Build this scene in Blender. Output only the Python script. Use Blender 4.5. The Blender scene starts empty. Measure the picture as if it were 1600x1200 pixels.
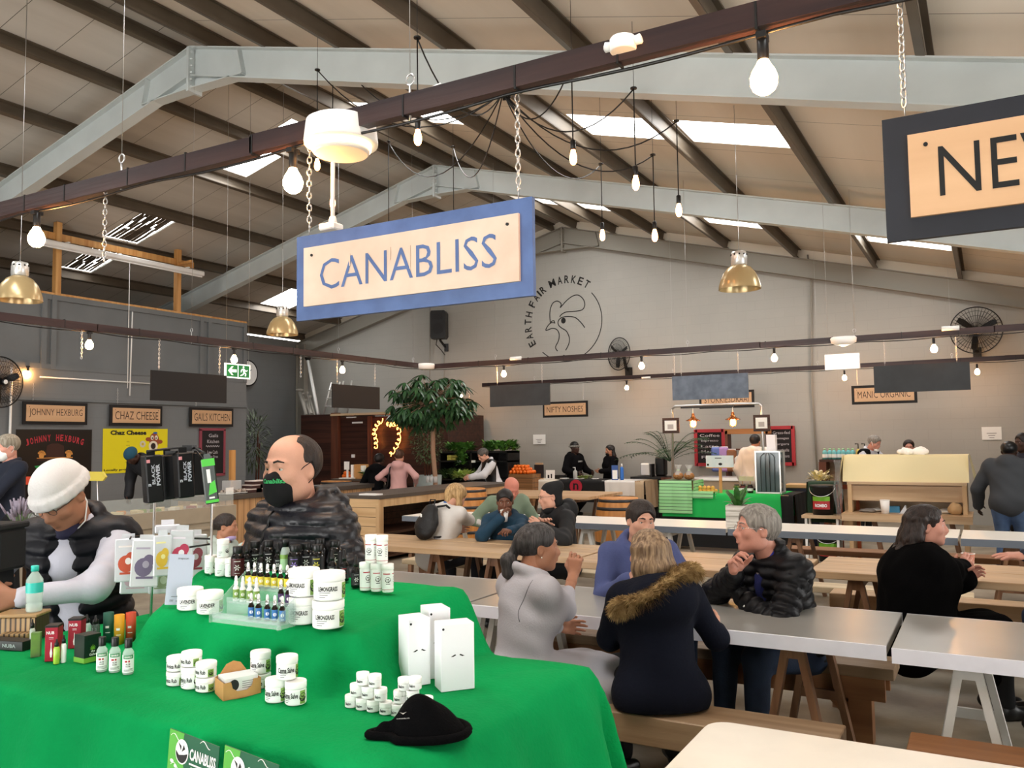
import bpy, math, random
import numpy as np
from mathutils import Vector, Matrix
from mathutils.bvhtree import BVHTree
PI = math.pi
SC = bpy.context.scene
COL = SC.collection
rnd = random.Random(7)
# ---------------------------------------------------------------- camera
F, YAW, PIT, ROL, EYE = 1312.4, math.radians(29.436), math.radians(3.83), math.radians(-.767), np.array([0, 0, 1.7])
fw_ = np.array([-math.sin(YAW)*math.cos(PIT), math.cos(YAW)*math.cos(PIT), math.sin(PIT)])
r0_ = np.array([math.cos(YAW), math.sin(YAW), 0.])
u0_ = np.cross(r0_, fw_)
rt_ = r0_*math.cos(ROL)+u0_*math.sin(ROL)
up_ = np.cross(rt_, fw_)
cam = bpy.data.cameras.new('camera')
cam.sensor_width = 36
cam.lens = F*36/1600
cam.clip_start = .05
camo = bpy.data.objects.new('camera', cam)
COL.objects.link(camo)
camo.matrix_world = Matrix([[rt_[i], up_[i], -fw_[i], EYE[i]] for i in range(3)]+[[0, 0, 0, 1]])
SC.camera = camo
# ---------------------------------------------------------------- daylight, exposure
w = bpy.data.worlds.new('sky')
SC.world = w
w.use_nodes = True
w.node_tree.nodes['Background'].inputs[0].default_value = (1.0, .985, .96, 1)
w.node_tree.nodes['Background'].inputs[1].default_value = 9.0
SC.view_settings.view_transform = 'Standard'
SC.view_settings.look = 'None'
SC.view_settings.gamma = 1
SC.view_settings.exposure = 0.55
SC.cycles.use_denoising = True
SC.cycles.max_bounces = 7
SC.cycles.diffuse_bounces = 4
SC.cycles.glossy_bounces = 3
SC.cycles.transmission_bounces = 5
SC.cycles.transparent_max_bounces = 6
SC.cycles.sample_clamp_indirect = 6
SC.cycles.caustics_reflective = False
SC.cycles.caustics_refractive = False
def portal(c, sx, sy, d):
 """daylight opening: a light portal facing direction d"""
 l = bpy.data.lights.new('daylight_portal', 'AREA')
 l.shape = 'RECTANGLE'; l.size = sx; l.size_y = sy
 l.cycles.is_portal = True
 o = bpy.data.objects.new('daylight_portal', l)
 o.location = c
 o.rotation_euler = Vector(d).to_track_quat('-Z', 'Y').to_euler()
 COL.objects.link(o)
 return o
# ---------------------------------------------------------------- pixel -> place helpers (survey of the hall)
def ray(x, y): return fw_+rt_*(x-800)/F+up_*(600-y)/F
def onX(x, y, X): d = ray(x, y); return EYE+d*(X/d[0])
def onY(x, y, Y): d = ray(x, y); return EYE+d*(Y/d[1])
def onZ(x, y, Z): d = ray(x, y); return EYE+d*((Z-1.7)/d[2])
def onD(x, y, D): return EYE+ray(x, y)*D
# ---------------------------------------------------------------- materials
def lin(c):
 if isinstance(c, str):
  c = [int(c[i:i+2], 16)/255 for i in (0, 2, 4)]
 return tuple((v/12.92 if v <= .04045 else ((v+.055)/1.055)**2.4) for v in c)
MATS = {}
def mat(name, c, rough=.55, metal=0, bump=0, bs=40, var=0, vs=6, emit=0, trans=0, alpha=1, c2=None, stretch=(1, 1, 1), spec=.5, sheen=0, det=4, coat=0, ior=1.45):
 if name in MATS: return MATS[name]
 m = bpy.data.materials.new(name); m.use_nodes = True
 nt = m.node_tree; N = nt.nodes; L = nt.links
 b = N['Principled BSDF']
 c = lin(c)
 b.inputs['Base Color'].default_value = (*c, 1)
 b.inputs['Roughness'].default_value = rough
 b.inputs['Metallic'].default_value = metal
 b.inputs['Specular IOR Level'].default_value = spec
 b.inputs['IOR'].default_value = ior
 if sheen: b.inputs['Sheen Weight'].default_value = sheen
 if coat: b.inputs['Coat Weight'].default_value = coat
 if trans: b.inputs['Transmission Weight'].default_value = trans
 if alpha < 1: b.inputs['Alpha'].default_value = alpha
 if emit:
  b.inputs['Emission Color'].default_value = (*c, 1)
  b.inputs['Emission Strength'].default_value = emit
 if var or bump or c2:
  tc = N.new('ShaderNodeTexCoord'); mp = N.new('ShaderNodeMapping')
  mp.inputs['Scale'].default_value = stretch
  L.new(tc.outputs['Object'], mp.inputs['Vector'])
 if var or c2:
  n = N.new('ShaderNodeTexNoise'); n.inputs['Scale'].default_value = vs; n.inputs['Detail'].default_value = det
  L.new(mp.outputs[0], n.inputs['Vector'])
  cr = N.new('ShaderNodeValToRGB')
  k = lin(c2) if c2 else tuple(max(0, v*(1-var)) for v in c)
  k1 = c if c2 else tuple(min(1, v*(1+var)) for v in c)
  cr.color_ramp.elements[0].position = .34; cr.color_ramp.elements[1].position = .66
  cr.color_ramp.elements[0].color = (*k, 1); cr.color_ramp.elements[1].color = (*k1, 1)
  L.new(n.outputs['Fac'], cr.inputs[0]); L.new(cr.outputs[0], b.inputs['Base Color'])
 if bump:
  n2 = N.new('ShaderNodeTexNoise'); n2.inputs['Scale'].default_value = bs; n2.inputs['Detail'].default_value = 3
  L.new(mp.outputs[0], n2.inputs['Vector'])
  bp = N.new('ShaderNodeBump'); bp.inputs['Strength'].default_value = bump; bp.inputs['Distance'].default_value = .01
  L.new(n2.outputs['Fac'], bp.inputs['Height']); L.new(bp.outputs[0], b.inputs['Normal'])
 MATS[name] = m
 return m
def wood(name, c, c2, ax='x', sc=1, rough=.5, bump=.15, plank=0, pax=None):
 """wood with grain along ax; plank>0 adds board joints every plank metres across pax"""
 if name in MATS: return MATS[name]
 st = {'x': (.06, 1, 1), 'y': (1, .06, 1), 'z': (1, 1, .06)}[ax]
 m = mat(name, c, rough=rough, bump=bump, bs=60*sc, c2=c2, vs=14*sc, stretch=st, det=6)
 if plank:
  nt = m.node_tree; N = nt.nodes; L = nt.links; b = N['Principled BSDF']
  src = b.inputs['Base Color'].links[0].from_socket
  tc = N.new('ShaderNodeTexCoord'); sx = N.new('ShaderNodeSeparateXYZ'); L.new(tc.outputs['Object'], sx.inputs[0])
  mod = N.new('ShaderNodeMath'); mod.operation = 'PINGPONG'; mod.inputs[1].default_value = plank/2
  L.new(sx.outputs['xyz'.index(pax)], mod.inputs[0])
  gt = N.new('ShaderNodeMath'); gt.operation = 'GREATER_THAN'; gt.inputs[1].default_value = .004
  L.new(mod.outputs[0], gt.inputs[0])
  mx = N.new('ShaderNodeMixRGB'); mx.inputs[1].default_value = tuple(v*.15 for v in lin(c2))+(1,)
  L.new(gt.outputs[0], mx.inputs[0]); L.new(src, mx.inputs[2]); L.new(mx.outputs[0], b.inputs['Base Color'])
 return m
# ---------------------------------------------------------------- mesh collector
class G:
 def __init__(s, sm=False): s.v = []; s.f = []; s.m = []; s.s = []; s.sm = sm
 def add(s, vs, fs, mi=0, sm=None, M=None):
  o = len(s.v)
  if M is not None: vs = [M @ Vector(v) for v in vs]
  s.v.extend([tuple(v) for v in vs]); s.f.extend([tuple(i+o for i in f) for f in fs])
  s.m.extend([mi]*len(fs)); s.s.extend([s.sm if sm is None else sm]*len(fs))
  return s
 def box(s, c, d, R=None, mi=0, bev=0):
  x, y, z = d[0]/2, d[1]/2, d[2]/2
  if bev:
   b = min(bev, x*.9, y*.9, z*.9); vs = []; idx = {}
   for sx in (-1, 1):
    for sy in (-1, 1):
     for sz in (-1, 1):
      for a in range(3):
       q = [sx*(x-b), sy*(y-b), sz*(z-b)]; q[a] = (sx*x, sy*y, sz*z)[a]
       idx[(sx, sy, sz, a)] = len(vs); vs.append(q)
   fs = []
   def orient(f, n):
    p = [Vector(vs[i]) for i in f]
    return f if (p[1]-p[0]).cross(p[2]-p[1]).dot(Vector(n)) > 0 else f[::-1]
   for a in range(3):
    b1, c1 = [(1, 2), (0, 2), (0, 1)][a]
    for sg in (-1, 1):
     f = []
     for (p, q) in ((-1, -1), (1, -1), (1, 1), (-1, 1)):
      k = [0, 0, 0]; k[a] = sg; k[b1] = p; k[c1] = q; f.append(idx[(*k, a)])
     n = [0, 0, 0]; n[a] = sg; fs.append(orient(f, n))
   for a in range(3):
    b1, c1 = [(1, 2), (0, 2), (0, 1)][a]
    for p in (-1, 1):
     for q in (-1, 1):
      k1 = [0, 0, 0]; k1[b1] = p; k1[c1] = q; k2 = list(k1); k1[a] = -1; k2[a] = 1
      n = [0, 0, 0]; n[b1] = p; n[c1] = q
      fs.append(orient([idx[(*k1, b1)], idx[(*k2, b1)], idx[(*k2, c1)], idx[(*k1, c1)]], n))
   for sx in (-1, 1):
    for sy in (-1, 1):
     for sz in (-1, 1):
      fs.append(orient([idx[(sx, sy, sz, a)] for a in range(3)], (sx, sy, sz)))
  else:
   vs = [(i, j, k) for i in (-x, x) for j in (-y, y) for k in (-z, z)]
   fs = [(0, 1, 3, 2), (4, 6, 7, 5), (0, 4, 5, 1), (2, 3, 7, 6), (0, 2, 6, 4), (1, 5, 7, 3)]
  M = Matrix.Translation(Vector([float(t) for t in c]))
  if R is not None: M = M @ (R.to_4x4() if len(R) == 3 else R)
  return s.add(vs, fs, mi, False, M)
 def bar(s, a, b, w, h, mi=0, up=(0, 0, 1)):
  """box beam between a and b, width w (sideways) and height h (along up)"""
  a = Vector([float(t) for t in a]); b = Vector([float(t) for t in b]); d = (b-a); L = d.length; d.normalize()
  u = Vector(up)
  if abs(d.dot(u)) > .98: u = Vector((0, 1, 0))
  sd = d.cross(u).normalized(); u = sd.cross(d)
  R = Matrix((sd, d, u)).transposed()
  return s.box((a+b)/2, (w, L, h), R, mi)
 def tube(s, path, r, n=8, mi=0, cap=True, sm=True, closed=False):
  P = [Vector([float(t) for t in p]) for p in path]; m = len(P); vs = []; fs = []
  rr = r if isinstance(r, (list, tuple)) else [r]*m
  u = None
  for i in range(m):
   if closed: t = P[(i+1) % m]-P[i-1]
   else: t = P[min(i+1, m-1)]-P[max(i-1, 0)]
   if t.length < 1e-9: t = Vector((0, 0, 1))
   t.normalize()
   if u is None:
    u = t.orthogonal().normalized()
   else:
    u = (u-t*u.dot(t))
    if u.length < 1e-6: u = t.orthogonal()
    u.normalize()
   v = t.cross(u)
   for k in range(n):
    a = 2*PI*k/n
    vs.append(P[i]+(u*math.cos(a)+v*math.sin(a))*rr[i])
  for i in range(m if closed else m-1):
   for k in range(n):
    j = (i+1) % m
    fs.append((i*n+k, i*n+(k+1) % n, j*n+(k+1) % n, j*n+k))
  s.add(vs, fs, mi, sm)
  if cap and not closed:
   o = len(s.v)-len(vs)
   s.f.append(tuple(o+k for k in range(n))[::-1]); s.m.append(mi); s.s.append(False)
   s.f.append(tuple(o+(m-1)*n+k for k in range(n))); s.m.append(mi); s.s.append(False)
  return s
 def lathe(s, prof, n=20, c=(0, 0, 0), mi=0, sm=True, M=None, cap=True, mf=None, oval=1):
  """prof: [(r,z)...] bottom to top; mf(i)-> material of band i"""
  vs = []
  for (r, z) in prof:
   for k in range(n):
    a = 2*PI*k/n
    vs.append((float(c[0])+r*math.cos(a), float(c[1])+r*math.sin(a)*oval, float(c[2])+z))
  o = len(s.v)
  vs = [M @ Vector(v) for v in vs] if M is not None else vs
  s.v.extend([tuple(v) for v in vs])
  for i in range(len(prof)-1):
   for k in range(n):
    s.f.append((o+i*n+k, o+i*n+(k+1) % n, o+(i+1)*n+(k+1) % n, o+(i+1)*n+k)); s.m.append(mf(i) if mf else mi); s.s.append(sm)
  if cap:
   s.f.append(tuple(o+k for k in range(n))[::-1]); s.m.append(mf(0) if mf else mi); s.s.append(False)
   s.f.append(tuple(o+(len(prof)-1)*n+k for k in range(n))); s.m.append(mf(len(prof)-2) if mf else mi); s.s.append(False)
  return s
 def sph(s, c, r, n=12, mi=0, R=None):
  rx = r if isinstance(r, (list, tuple)) else (r, r, r)
  M = Matrix.Translation(Vector([float(t) for t in c]))
  if R is not None: M = M @ R.to_4x4()
  M = M @ Matrix.Diagonal((*rx, 1))
  m = max(4, n*2//3)
  pr = [(max(1e-4, math.sin(PI*i/m)), -math.cos(PI*i/m)) for i in range(m+1)]
  return s.lathe(pr, n, mi=mi, M=M, cap=False)
 def prism(s, pts, d, o=(0, 0, 0), mi=0, M=None):
  """polygon pts (x,z) extruded along +y by d"""
  n = len(pts); vs = [(p[0]+o[0], o[1], p[1]+o[2]) for p in pts]+[(p[0]+o[0], o[1]+d, p[1]+o[2]) for p in pts]
  fs = [tuple(range(n)), tuple(range(2*n-1, n-1, -1))]+[(i, i+n, (i+1) % n+n, (i+1) % n) for i in range(n)]
  return s.add(vs, fs, mi, False, M)
 def grid(s, fn, nu, nv, mi=0, sm=True, wrap=False):
  vs = [fn(i/nu, j/nv) for i in range(nu+1) for j in range(nv+1)]
  fs = [(i*(nv+1)+j, (i+1)*(nv+1)+j, (i+1)*(nv+1)+j+1, i*(nv+1)+j+1) for i in range(nu) for j in range(nv)]
  return s.add(vs, fs, mi, sm)
def obj(name, g, mats, parent=None, loc=None, kind=None, label=None):
 me = bpy.data.meshes.new(name)
 me.from_pydata([tuple(float(t) for t in v) for v in g.v], [], g.f)
 if not isinstance(mats, (list, tuple)): mats = [mats]
 for m in mats: me.materials.append(m)
 if g.f:
  me.polygons.foreach_set('material_index', g.m)
  me.polygons.foreach_set('use_smooth', g.s)
 me.update()
 o = bpy.data.objects.new(name, me); COL.objects.link(o)
 if parent is not None: o.parent = parent
 if loc is not None: o.location = [float(t) for t in loc]
 if kind: o['kind'] = kind
 if label: o['label'] = label
 return o
def tag(o, label, cat, group=None, kind=None):
 o['label'] = label; o['category'] = cat
 if group: o['group'] = group
 if kind: o['kind'] = kind
 return o
def thing(name, label, cat, loc=(0, 0, 0), rz=0, group=None, rot=None):
 o = bpy.data.objects.new(name, None); COL.objects.link(o)
 o.empty_display_size = .05
 o.location = [float(t) for t in loc]; o.rotation_euler = rot if rot is not None else (0, 0, rz)
 return tag(o, label, cat, group)
KIDS = {}
def kids(o):
 return [c for c in bpy.data.objects if c.parent == o]
def proto_tree(o):
 return (o, [proto_tree(c) for c in kids(o)])
def dup(tree, loc=None, rz=None, label=None, group=None, rot=None, scale=None, parent=None):
 o, ch = tree
 c = o.copy(); COL.objects.link(c)
 if parent is not None: c.parent = parent
 if loc is not None: c.location = [float(t) for t in loc]
 if rz is not None: c.rotation_euler = (0, 0, rz)
 if rot is not None: c.rotation_euler = rot
 if scale is not None: c.scale = (scale,)*3 if not isinstance(scale, (tuple, list)) else scale
 if label: c['label'] = label
 if group: c['group'] = group
 for k in ch: dup(k, parent=c)
 return c
class Multi:
 """first call places the prototype, later calls copy it with its parts"""
 def __init__(s, o): s.t = proto_tree(o); s.n = 0
 def put(s, loc, rz=0, label=None, group=None, rot=None, scale=None):
  s.n += 1
  if s.n == 1:
   o = s.t[0]; o.location = [float(t) for t in loc]; o.rotation_euler = rot if rot is not None else (0, 0, rz)
   if label: o['label'] = label
   if group: o['group'] = group
   if scale is not None: o.scale = (scale,)*3 if not isinstance(scale, (tuple, list)) else scale
   return o
  return dup(s.t, loc, rz, label, group, rot, scale)
# ---------------------------------------------------------------- lettering
_TX = {}
def text_geo(s, size=1., bold=0., ax='CENTER', extr=0, res=2):
 """(verts, faces) of a flat word in the xz plane, facing -y, centred"""
 key = (s, round(bold, 4), extr, res)
 if key not in _TX:
  cu = bpy.data.curves.new('t', 'FONT'); cu.body = s; cu.size = 1; cu.offset = bold; cu.extrude = extr
  cu.resolution_u = res
  cu.align_x = 'LEFT'
  o = bpy.data.objects.new('t', cu); COL.objects.link(o)
  dg = bpy.context.evaluated_depsgraph_get(); dg.update()
  me = bpy.data.meshes.new_from_object(o.evaluated_get(dg))
  vs = [tuple(v.co) for v in me.vertices]; fs = [tuple(p.vertices) for p in me.polygons]
  bpy.data.objects.remove(o); bpy.data.curves.remove(cu); bpy.data.meshes.remove(me)
  _TX[key] = (vs, fs)
 vs, fs = _TX[key]
 xs = [v[0] for v in vs]; ys = [v[1] for v in vs]
 cx = (min(xs)+max(xs))/2 if ax == 'CENTER' else min(xs); cy = (min(ys)+max(ys))/2
 return [((v[0]-cx)*size, -v[2]*size, (v[1]-cy)*size) for v in vs], fs, (max(xs)-min(xs))*size, (max(ys)-min(ys))*size
def text_fit(s, w, h=None, **k):
 vs, fs, tw, th = text_geo(s, 1., **k)
 fx = w/tw; fz = (h/th) if h else fx
 return [(v[0]*fx, v[1]*fx, v[2]*fz) for v in vs], fs
def text_on_cyl(g, s, w, h, R, z, ang, mi=1, bold=.02):
 """word wrapped on a vertical cylinder of radius R centred on angle ang (0 = -y side)"""
 vs, fs = text_fit(s, w, h, bold=bold)
 out = []
 for x, y, zz in vs:
  a = ang+x/R
  out.append((R*math.sin(a), -R*math.cos(a), z+zz))
 g.add(out, fs, mi, False)
# ================================================================= THE HALL
XR, HR, SL = -8.65, 6.78, .2586          # ridge x, rafter top at ridge, slope
X0, X1, Y0, Y1 = -17.2, 4.0, -6.0, 18.05
def zr(x, off=0): return HR+off-SL*abs(x-XR)
AS = math.atan(SL)
def blockmat(name, c, axes, s=1.0, warm=None):
 m = bpy.data.materials.new(name); m.use_nodes = True; nt = m.node_tree; N = nt.nodes; L = nt.links; b = N['Principled BSDF']
 c = lin(c); b.inputs['Roughness'].default_value = .6
 tc = N.new('ShaderNodeTexCoord'); sx = N.new('ShaderNodeSeparateXYZ'); cb = N.new('ShaderNodeCombineXYZ')
 L.new(tc.outputs['Object'], sx.inputs[0]); L.new(sx.outputs[axes[0]], cb.inputs[0]); L.new(sx.outputs[axes[1]], cb.inputs[1])
 br = N.new('ShaderNodeTexBrick'); L.new(cb.outputs[0], br.inputs['Vector'])
 br.inputs['Scale'].default_value = 1; br.inputs['Brick Width'].default_value = .4; br.inputs['Row Height'].default_value = .2
 br.inputs['Mortar Size'].default_value = .006; br.inputs['Mortar Smooth'].default_value = .4
 br.inputs['Color1'].default_value = (*c, 1); br.inputs['Color2'].default_value = (*[v*.98 for v in c], 1)
 br.inputs['Mortar'].default_value = (*[v*.93 for v in c], 1)
 nz = N.new('ShaderNodeTexNoise'); nz.inputs['Scale'].default_value = 1.3; nz.inputs['Detail'].default_value = 5; L.new(tc.outputs['Object'], nz.inputs['Vector'])
 cr = N.new('ShaderNodeValToRGB'); cr.color_ramp.elements[0].color = (.88, .88, .88, 1); cr.color_ramp.elements[1].color = (1.05, 1.05, 1.04, 1)
 L.new(nz.outputs['Fac'], cr.inputs[0])
 mx = N.new('ShaderNodeMixRGB'); mx.blend_type = 'MULTIPLY'; mx.inputs[0].default_value = 1
 L.new(br.outputs['Color'], mx.inputs[1]); L.new(cr.outputs[0], mx.inputs[2]); L.new(mx.outputs[0], b.inputs['Base Color'])
 n3 = N.new('ShaderNodeTexNoise'); n3.inputs['Scale'].default_value = 25; L.new(tc.outputs['Object'], n3.inputs['Vector'])
 ad = N.new('ShaderNodeMath'); ad.operation = 'MULTIPLY_ADD'; ad.inputs[1].default_value = -1.2; L.new(br.outputs['Fac'], ad.inputs[0]); L.new(n3.outputs['Fac'], ad.inputs[2])
 bp = N.new('ShaderNodeBump'); bp.inputs['Strength'].default_value = .1; bp.inputs['Distance'].default_value = .01
 L.new(ad.outputs[0], bp.inputs['Height']); L.new(bp.outputs[0], b.inputs['Normal'])
 return m
M_back = blockmat('grey_block_wall_paint', 'abaaa4', (0, 2))
M_left = blockmat('dark_grey_block_wall_paint', '777a7c', (1, 2))
M_panel = mat('grey_panel_paint', '707476', rough=.6, bump=.05, bs=8, var=.06, vs=2)
M_floor = mat('worn_concrete_floor', '9d9484', rough=.5, bump=.15, bs=30, c2='7d7566', vs=3, det=10)
M_frame = mat('pale_grey_green_steel_paint', 'cbd3d3', rough=.5, var=.05, vs=2, bump=.03, bs=10)
M_purl = mat('galvanised_brown_purlin', '61574a', rough=.45, metal=.2, var=.1, vs=3)
M_roof = wood('foil_insulation_roof_sheet', 'ccc8c0', 'b1aca3', 'y', .12, rough=.5, bump=.35, plank=.68, pax='y')
M_roof_r = wood('white_insulation_board', 'e4dccf', 'd8cfc1', 'y', .12, rough=.6, bump=.1, plank=1.36, pax='y')
M_cream = mat('cream_infill_panel', 'ece4d4', rough=.6)
M_dwood = wood('dark_stained_wood', '3f2a28', '24171a', 'x', 1, rough=.35)
M_dwoody = wood('dark_stained_wood_lengthwise', '3f2a28', '24171a', 'y', 1, rough=.35)
M_black = mat('black_plastic', '101011', rough=.4)
M_steel = mat('bright_steel', 'c8c8c8', rough=.3, metal=.9)
M_white = mat('white_plastic', 'f2f2f0', rough=.35)
M_pine = wood('raw_pine_timber', 'd9a868', 'bd8548', 'z', 1)
def struct(name, g, m): return obj(name, g, m, kind='structure')
# floor
struct('floor', G().box(((X0+X1)/2, (Y0+Y1)/2, -.05), (X1-X0+.4, Y1-Y0+.4, .1)), M_floor)
# back wall (gable)
g = G()
def gable(y, th):
 g.prism([(X0, 0), (X1, 0), (X1, zr(X1, .02)), (XR, HR+.02), (X0, zr(X0, .02))], th, o=(0, y, 0))
gable(Y1, .2)
struct('wall_back', g, M_back)
# cream strip between wall top and roof sheets
g = G()
g.prism([(X0, zr(X0, .02)), (XR, HR+.02), (X1, zr(X1, .02)), (X1, zr(X1, .26)), (XR, HR+.26), (X0, zr(X0, .26))], .1, o=(0, Y1-.02, 0))
struct('trim_1', g, M_cream)
# far left side wall, right wall, front wall with wide doorway
struct('wall_left', G().box((X0-.1, (Y0+Y1)/2, zr(X0)/2), (.2, Y1-Y0, zr(X0)+.1)), M_left)
g = G()                                   # right wall with a row of window openings
zt = zr(X1, .2)
segs = [(-6, -3.6), (-.6, 5.6), (8.6, 18.05)]
for a, b in segs: g.box((X1+.1, (a+b)/2, zt/2), (.2, b-a, zt))
for a, b in zip([s[1] for s in segs[:-1]], [s[0] for s in segs[1:]]):
 g.box((X1+.1, (a+b)/2, .45), (.2, b-a, .9)); g.box((X1+.1, (a+b)/2, (2.9+zt)/2), (.2, b-a, zt-2.9))
 portal((X1+.05, (a+b)/2, 1.9), 2.0, b-a, (-1, 0, 0)).data.size = b-a
struct('wall_right', g, M_back)
for k, (a, b) in enumerate(zip([s[1] for s in segs[:-1]], [s[0] for s in segs[1:]])):
 wg = G()
 for yy in (a+.03, b-.03, (a+b)/2): wg.box((X1+.1, yy, 1.9), (.06, .06, 2.0))
 for zz in (.93, 2.87): wg.box((X1+.1, (a+b)/2, zz), (.06, b-a, .06))
 struct('window_%d' % (k+1), wg, M_frame)
g = G()
DX0, DX1, DZ = -9.5, -1.5, 2.7
g.prism([(X0, 0), (DX0, 0), (DX0, DZ), (DX1, DZ), (DX1, 0), (X1, 0), (X1, zr(X1, .1)), (XR, HR+.1), (X0, zr(X0, .1))], .2, o=(0, Y0-.2, 0))
struct('wall_front', g, M_back)
portal(((DX0+DX1)/2, Y0, DZ/2), DX1-DX0, DZ, (0, 1, 0))
g = G()
for x in (DX0+.06, DX1-.06): g.box((x, Y0-.1, DZ/2), (.12, .26, DZ))
g.box(((DX0+DX1)/2, Y0-.1, DZ-.06), (DX1-DX0, .26, .12))
struct('door_1', g, M_frame)
# roof sheets with rooflight openings; unseen ones near and behind camera added for light
SKY = [(-4.62, -3.28, 9.72, 10.58), (-3.18, -1.85, 9.72, 10.58), (-8.3, -6.3, 9.72, 10.5), (-11.1, -9.35, 9.6, 10.3), (-15.9, -14.3, 15.0, 16.0),
  (-13.0, -11.3, 3.6, 4.6), (-6.2, -4.7, 1.4, 3.2), (-3.25, -1.9, 1.2, 3.2), (-8.3, -6.3, 1.4, 3.2),  (-6.2, -4.7, -3.5, -2.3), (-12.7, -11.3, -3.5, -2.3), (-8.4, -6.3, 14.6, 16.2), (-4.6, -3.4, 14.6, 16.2), (.0, 1.3, 9.72, 10.58), (-.2, 1.1, 1.2, 2.4),  (-1.7, -.4, 14.6, 16.2)]
HOLE = [(-14.15, -13.0, 9.65, 10.4), (-15.65, -14.55, 9.8, 10.45)]
OPEN = SKY+HOLE
def roofside(xa, xb, name, m):
 xs = sorted({xa, xb, *[v for o in OPEN for v in o[:2] if xa < v < xb]})
 ys = sorted({Y0-.2, Y1+.2, *[v for o in OPEN for v in o[2:]]})
 g = G(); OFF = .21
 for i in range(len(xs)-1):
  for j in range(len(ys)-1):
   cx, cy = (xs[i]+xs[i+1])/2, (ys[j]+ys[j+1])/2
   if any(o[0] < cx < o[1] and o[2] < cy < o[3] for o in OPEN): continue
   a, b, c, d = xs[i], xs[i+1], ys[j], ys[j+1]
   v = [(x, y, zr(x, OFF+t)) for t in (0, .03) for (x, y) in ((a, c), (b, c), (b, d), (a, d))]
   g.add(v, [(3, 2, 1, 0), (4, 5, 6, 7), (0, 1, 5, 4), (1, 2, 6, 5), (2, 3, 7, 6), (3, 0, 4, 7)])
 struct(name, g, m)
roofside(X0-.3, XR, 'ceiling', M_roof)
roofside(XR, X1+.3, 'ceiling.001', M_roof_r)
for (a, b, c, d) in SKY:
 cx = (a+b)/2
 n = Vector((-SL if cx < XR else SL, 0, 1)).normalized()
 o = portal((cx, (c+d)/2, zr(cx, .2)), (b-a), d-c, -n)
 o.rotation_euler = (0, -AS if cx < XR else AS, 0)
for (a, b, c, d) in HOLE:
 cx = (a+b)/2
 o = portal((cx, (c+d)/2, zr(cx, .2)), (b-a), d-c, (0, 0, -1)); o.rotation_euler = (0, -AS, 0)
# broken dark sheets across the two holes
M_brk = mat('weathered_dark_roofing', '4a4034', rough=.8, var=.4, vs=8)
for q, (a, b, c, d) in enumerate(HOLE):
 g = G(); r2 = random.Random(q+3); x = a-.02
 n = 9
 for k in range(n):
  yy = c+(d-c)*(k+.5)/n; wv = (d-c)/n*r2.uniform(.7, 1.02)
  t = a
  while t < b:
   e = min(b, t+r2.uniform(.25, .8))
   g.bar((t, yy+r2.uniform(-.01, .01), zr(t, .25)), (e, yy+r2.uniform(-.012, .012), zr(e, .25+r2.uniform(0, .03))), wv*r2.uniform(.8, 1), .01)
   t = e+r2.choice([0, 0, .02, .08])
 struct('trim_%d' % (40+q), g, M_brk)
# purlins
n = 2
PX = [-7.35, -6.2, -4.75, -3.3, -1.8, -.33, 1.15, 2.6, 3.85, -8.35]
PX += [2*XR-x for x in (-7.3, -6.05, -4.6, -3.1, -1.65, -.3)]+[-8.95]
for x in sorted(set(PX)):
 sg = -1 if x < XR else 1
 g = G(); R = Matrix.Rotation(-AS*-sg if False else sg*AS, 3, 'Y')
 zc = zr(x, .1)
 L = Y1-Y0
 g.box((x, (Y0+Y1)/2, zc), (.012, L, .2), R)
 off = Vector((.03*1, 0, 0))
 for s2 in (-1, 1):
  p = R @ Vector((.032, 0, s2*.095)); g.box((x+p.x, (Y0+Y1)/2, zc+p.z), (.065, L, .012), R)
 p = R @ Vector((.064, 0, -.08)); g.box((x+p.x, (Y0+Y1)/2, zc+p.z), (.008, L, .025), R)
 n += 1
 struct('trim_%d' % n, g, M_purl)
# portal frames
def frame(Y, nm, bolts=True):
 g = G(); D = .36
 for sg in (-1, 1):
  xe = X0+.02 if sg < 0 else X1
  A = Vector((XR, Y, HR-.008)); B = Vector((xe, Y, zr(xe)-.008))
  d = (B-A).normalized(); nrm = Vector((sg*SL, 0, 1)).normalized()
  g.bar(A, B, .17, .016, up=nrm)
  dn = -nrm*D
  # web as a plane-parallel prism
  a2 = Vector((XR, Y, HR-.01-D/nrm.z)); b2 = B+dn*1.0
  g.prism([(p.x, p.z) for p in (A, a2, b2, B)][:: 1], .014, o=(0, Y-.007, 0))
  g.bar(a2, b2, .17, .016, up=nrm)
  # stiffener and haunch
  sx = XR+sg*.85
  g.bar((sx, Y, zr(sx)-.02), (XR+sg*.93, Y, 6.22), .16, .014, up=(1, 0, 0))
  if bolts:
   g.bar((XR+sg*.93, Y, 6.21), (XR, Y, 6.23), .17, .014)
   g.prism([(XR+sg*.93, 6.21), (XR, 6.23), (XR, HR-.4)], .012, o=(0, Y-.006, 0))
 g.bar((XR, Y, HR-.02), (XR, Y, 6.18), .22, .04, up=(1, 0, 0))
 for k in range(6):
  for s2 in (-.09, .09):
   g.tube([(XR-.055, Y+s2*.8, 6.25+k*.09), (XR+.055, Y+s2*.8, 6.25+k*.09)], .014, 6)
 # columns
 for xc in (X0+.18, X1-.18):
  h = zr(xc)-.1
  g.box((xc, Y, h/2), (.3, .012, h))
  for q in (-.15, .15): g.box((xc+q, Y, h/2), (.014, .17, h))
 return struct(nm, g, M_frame)
frame(7.15, 'trim_20'); frame(12.6, 'trim_21'); frame(1.7, 'trim_22'); frame(-3.75, 'trim_23')
M_fback = mat('grey_painted_gable_rafter', '98958c', rough=.6)
f3 = frame(17.93, 'trim_24'); f3.data.materials[0] = M_fback
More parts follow.
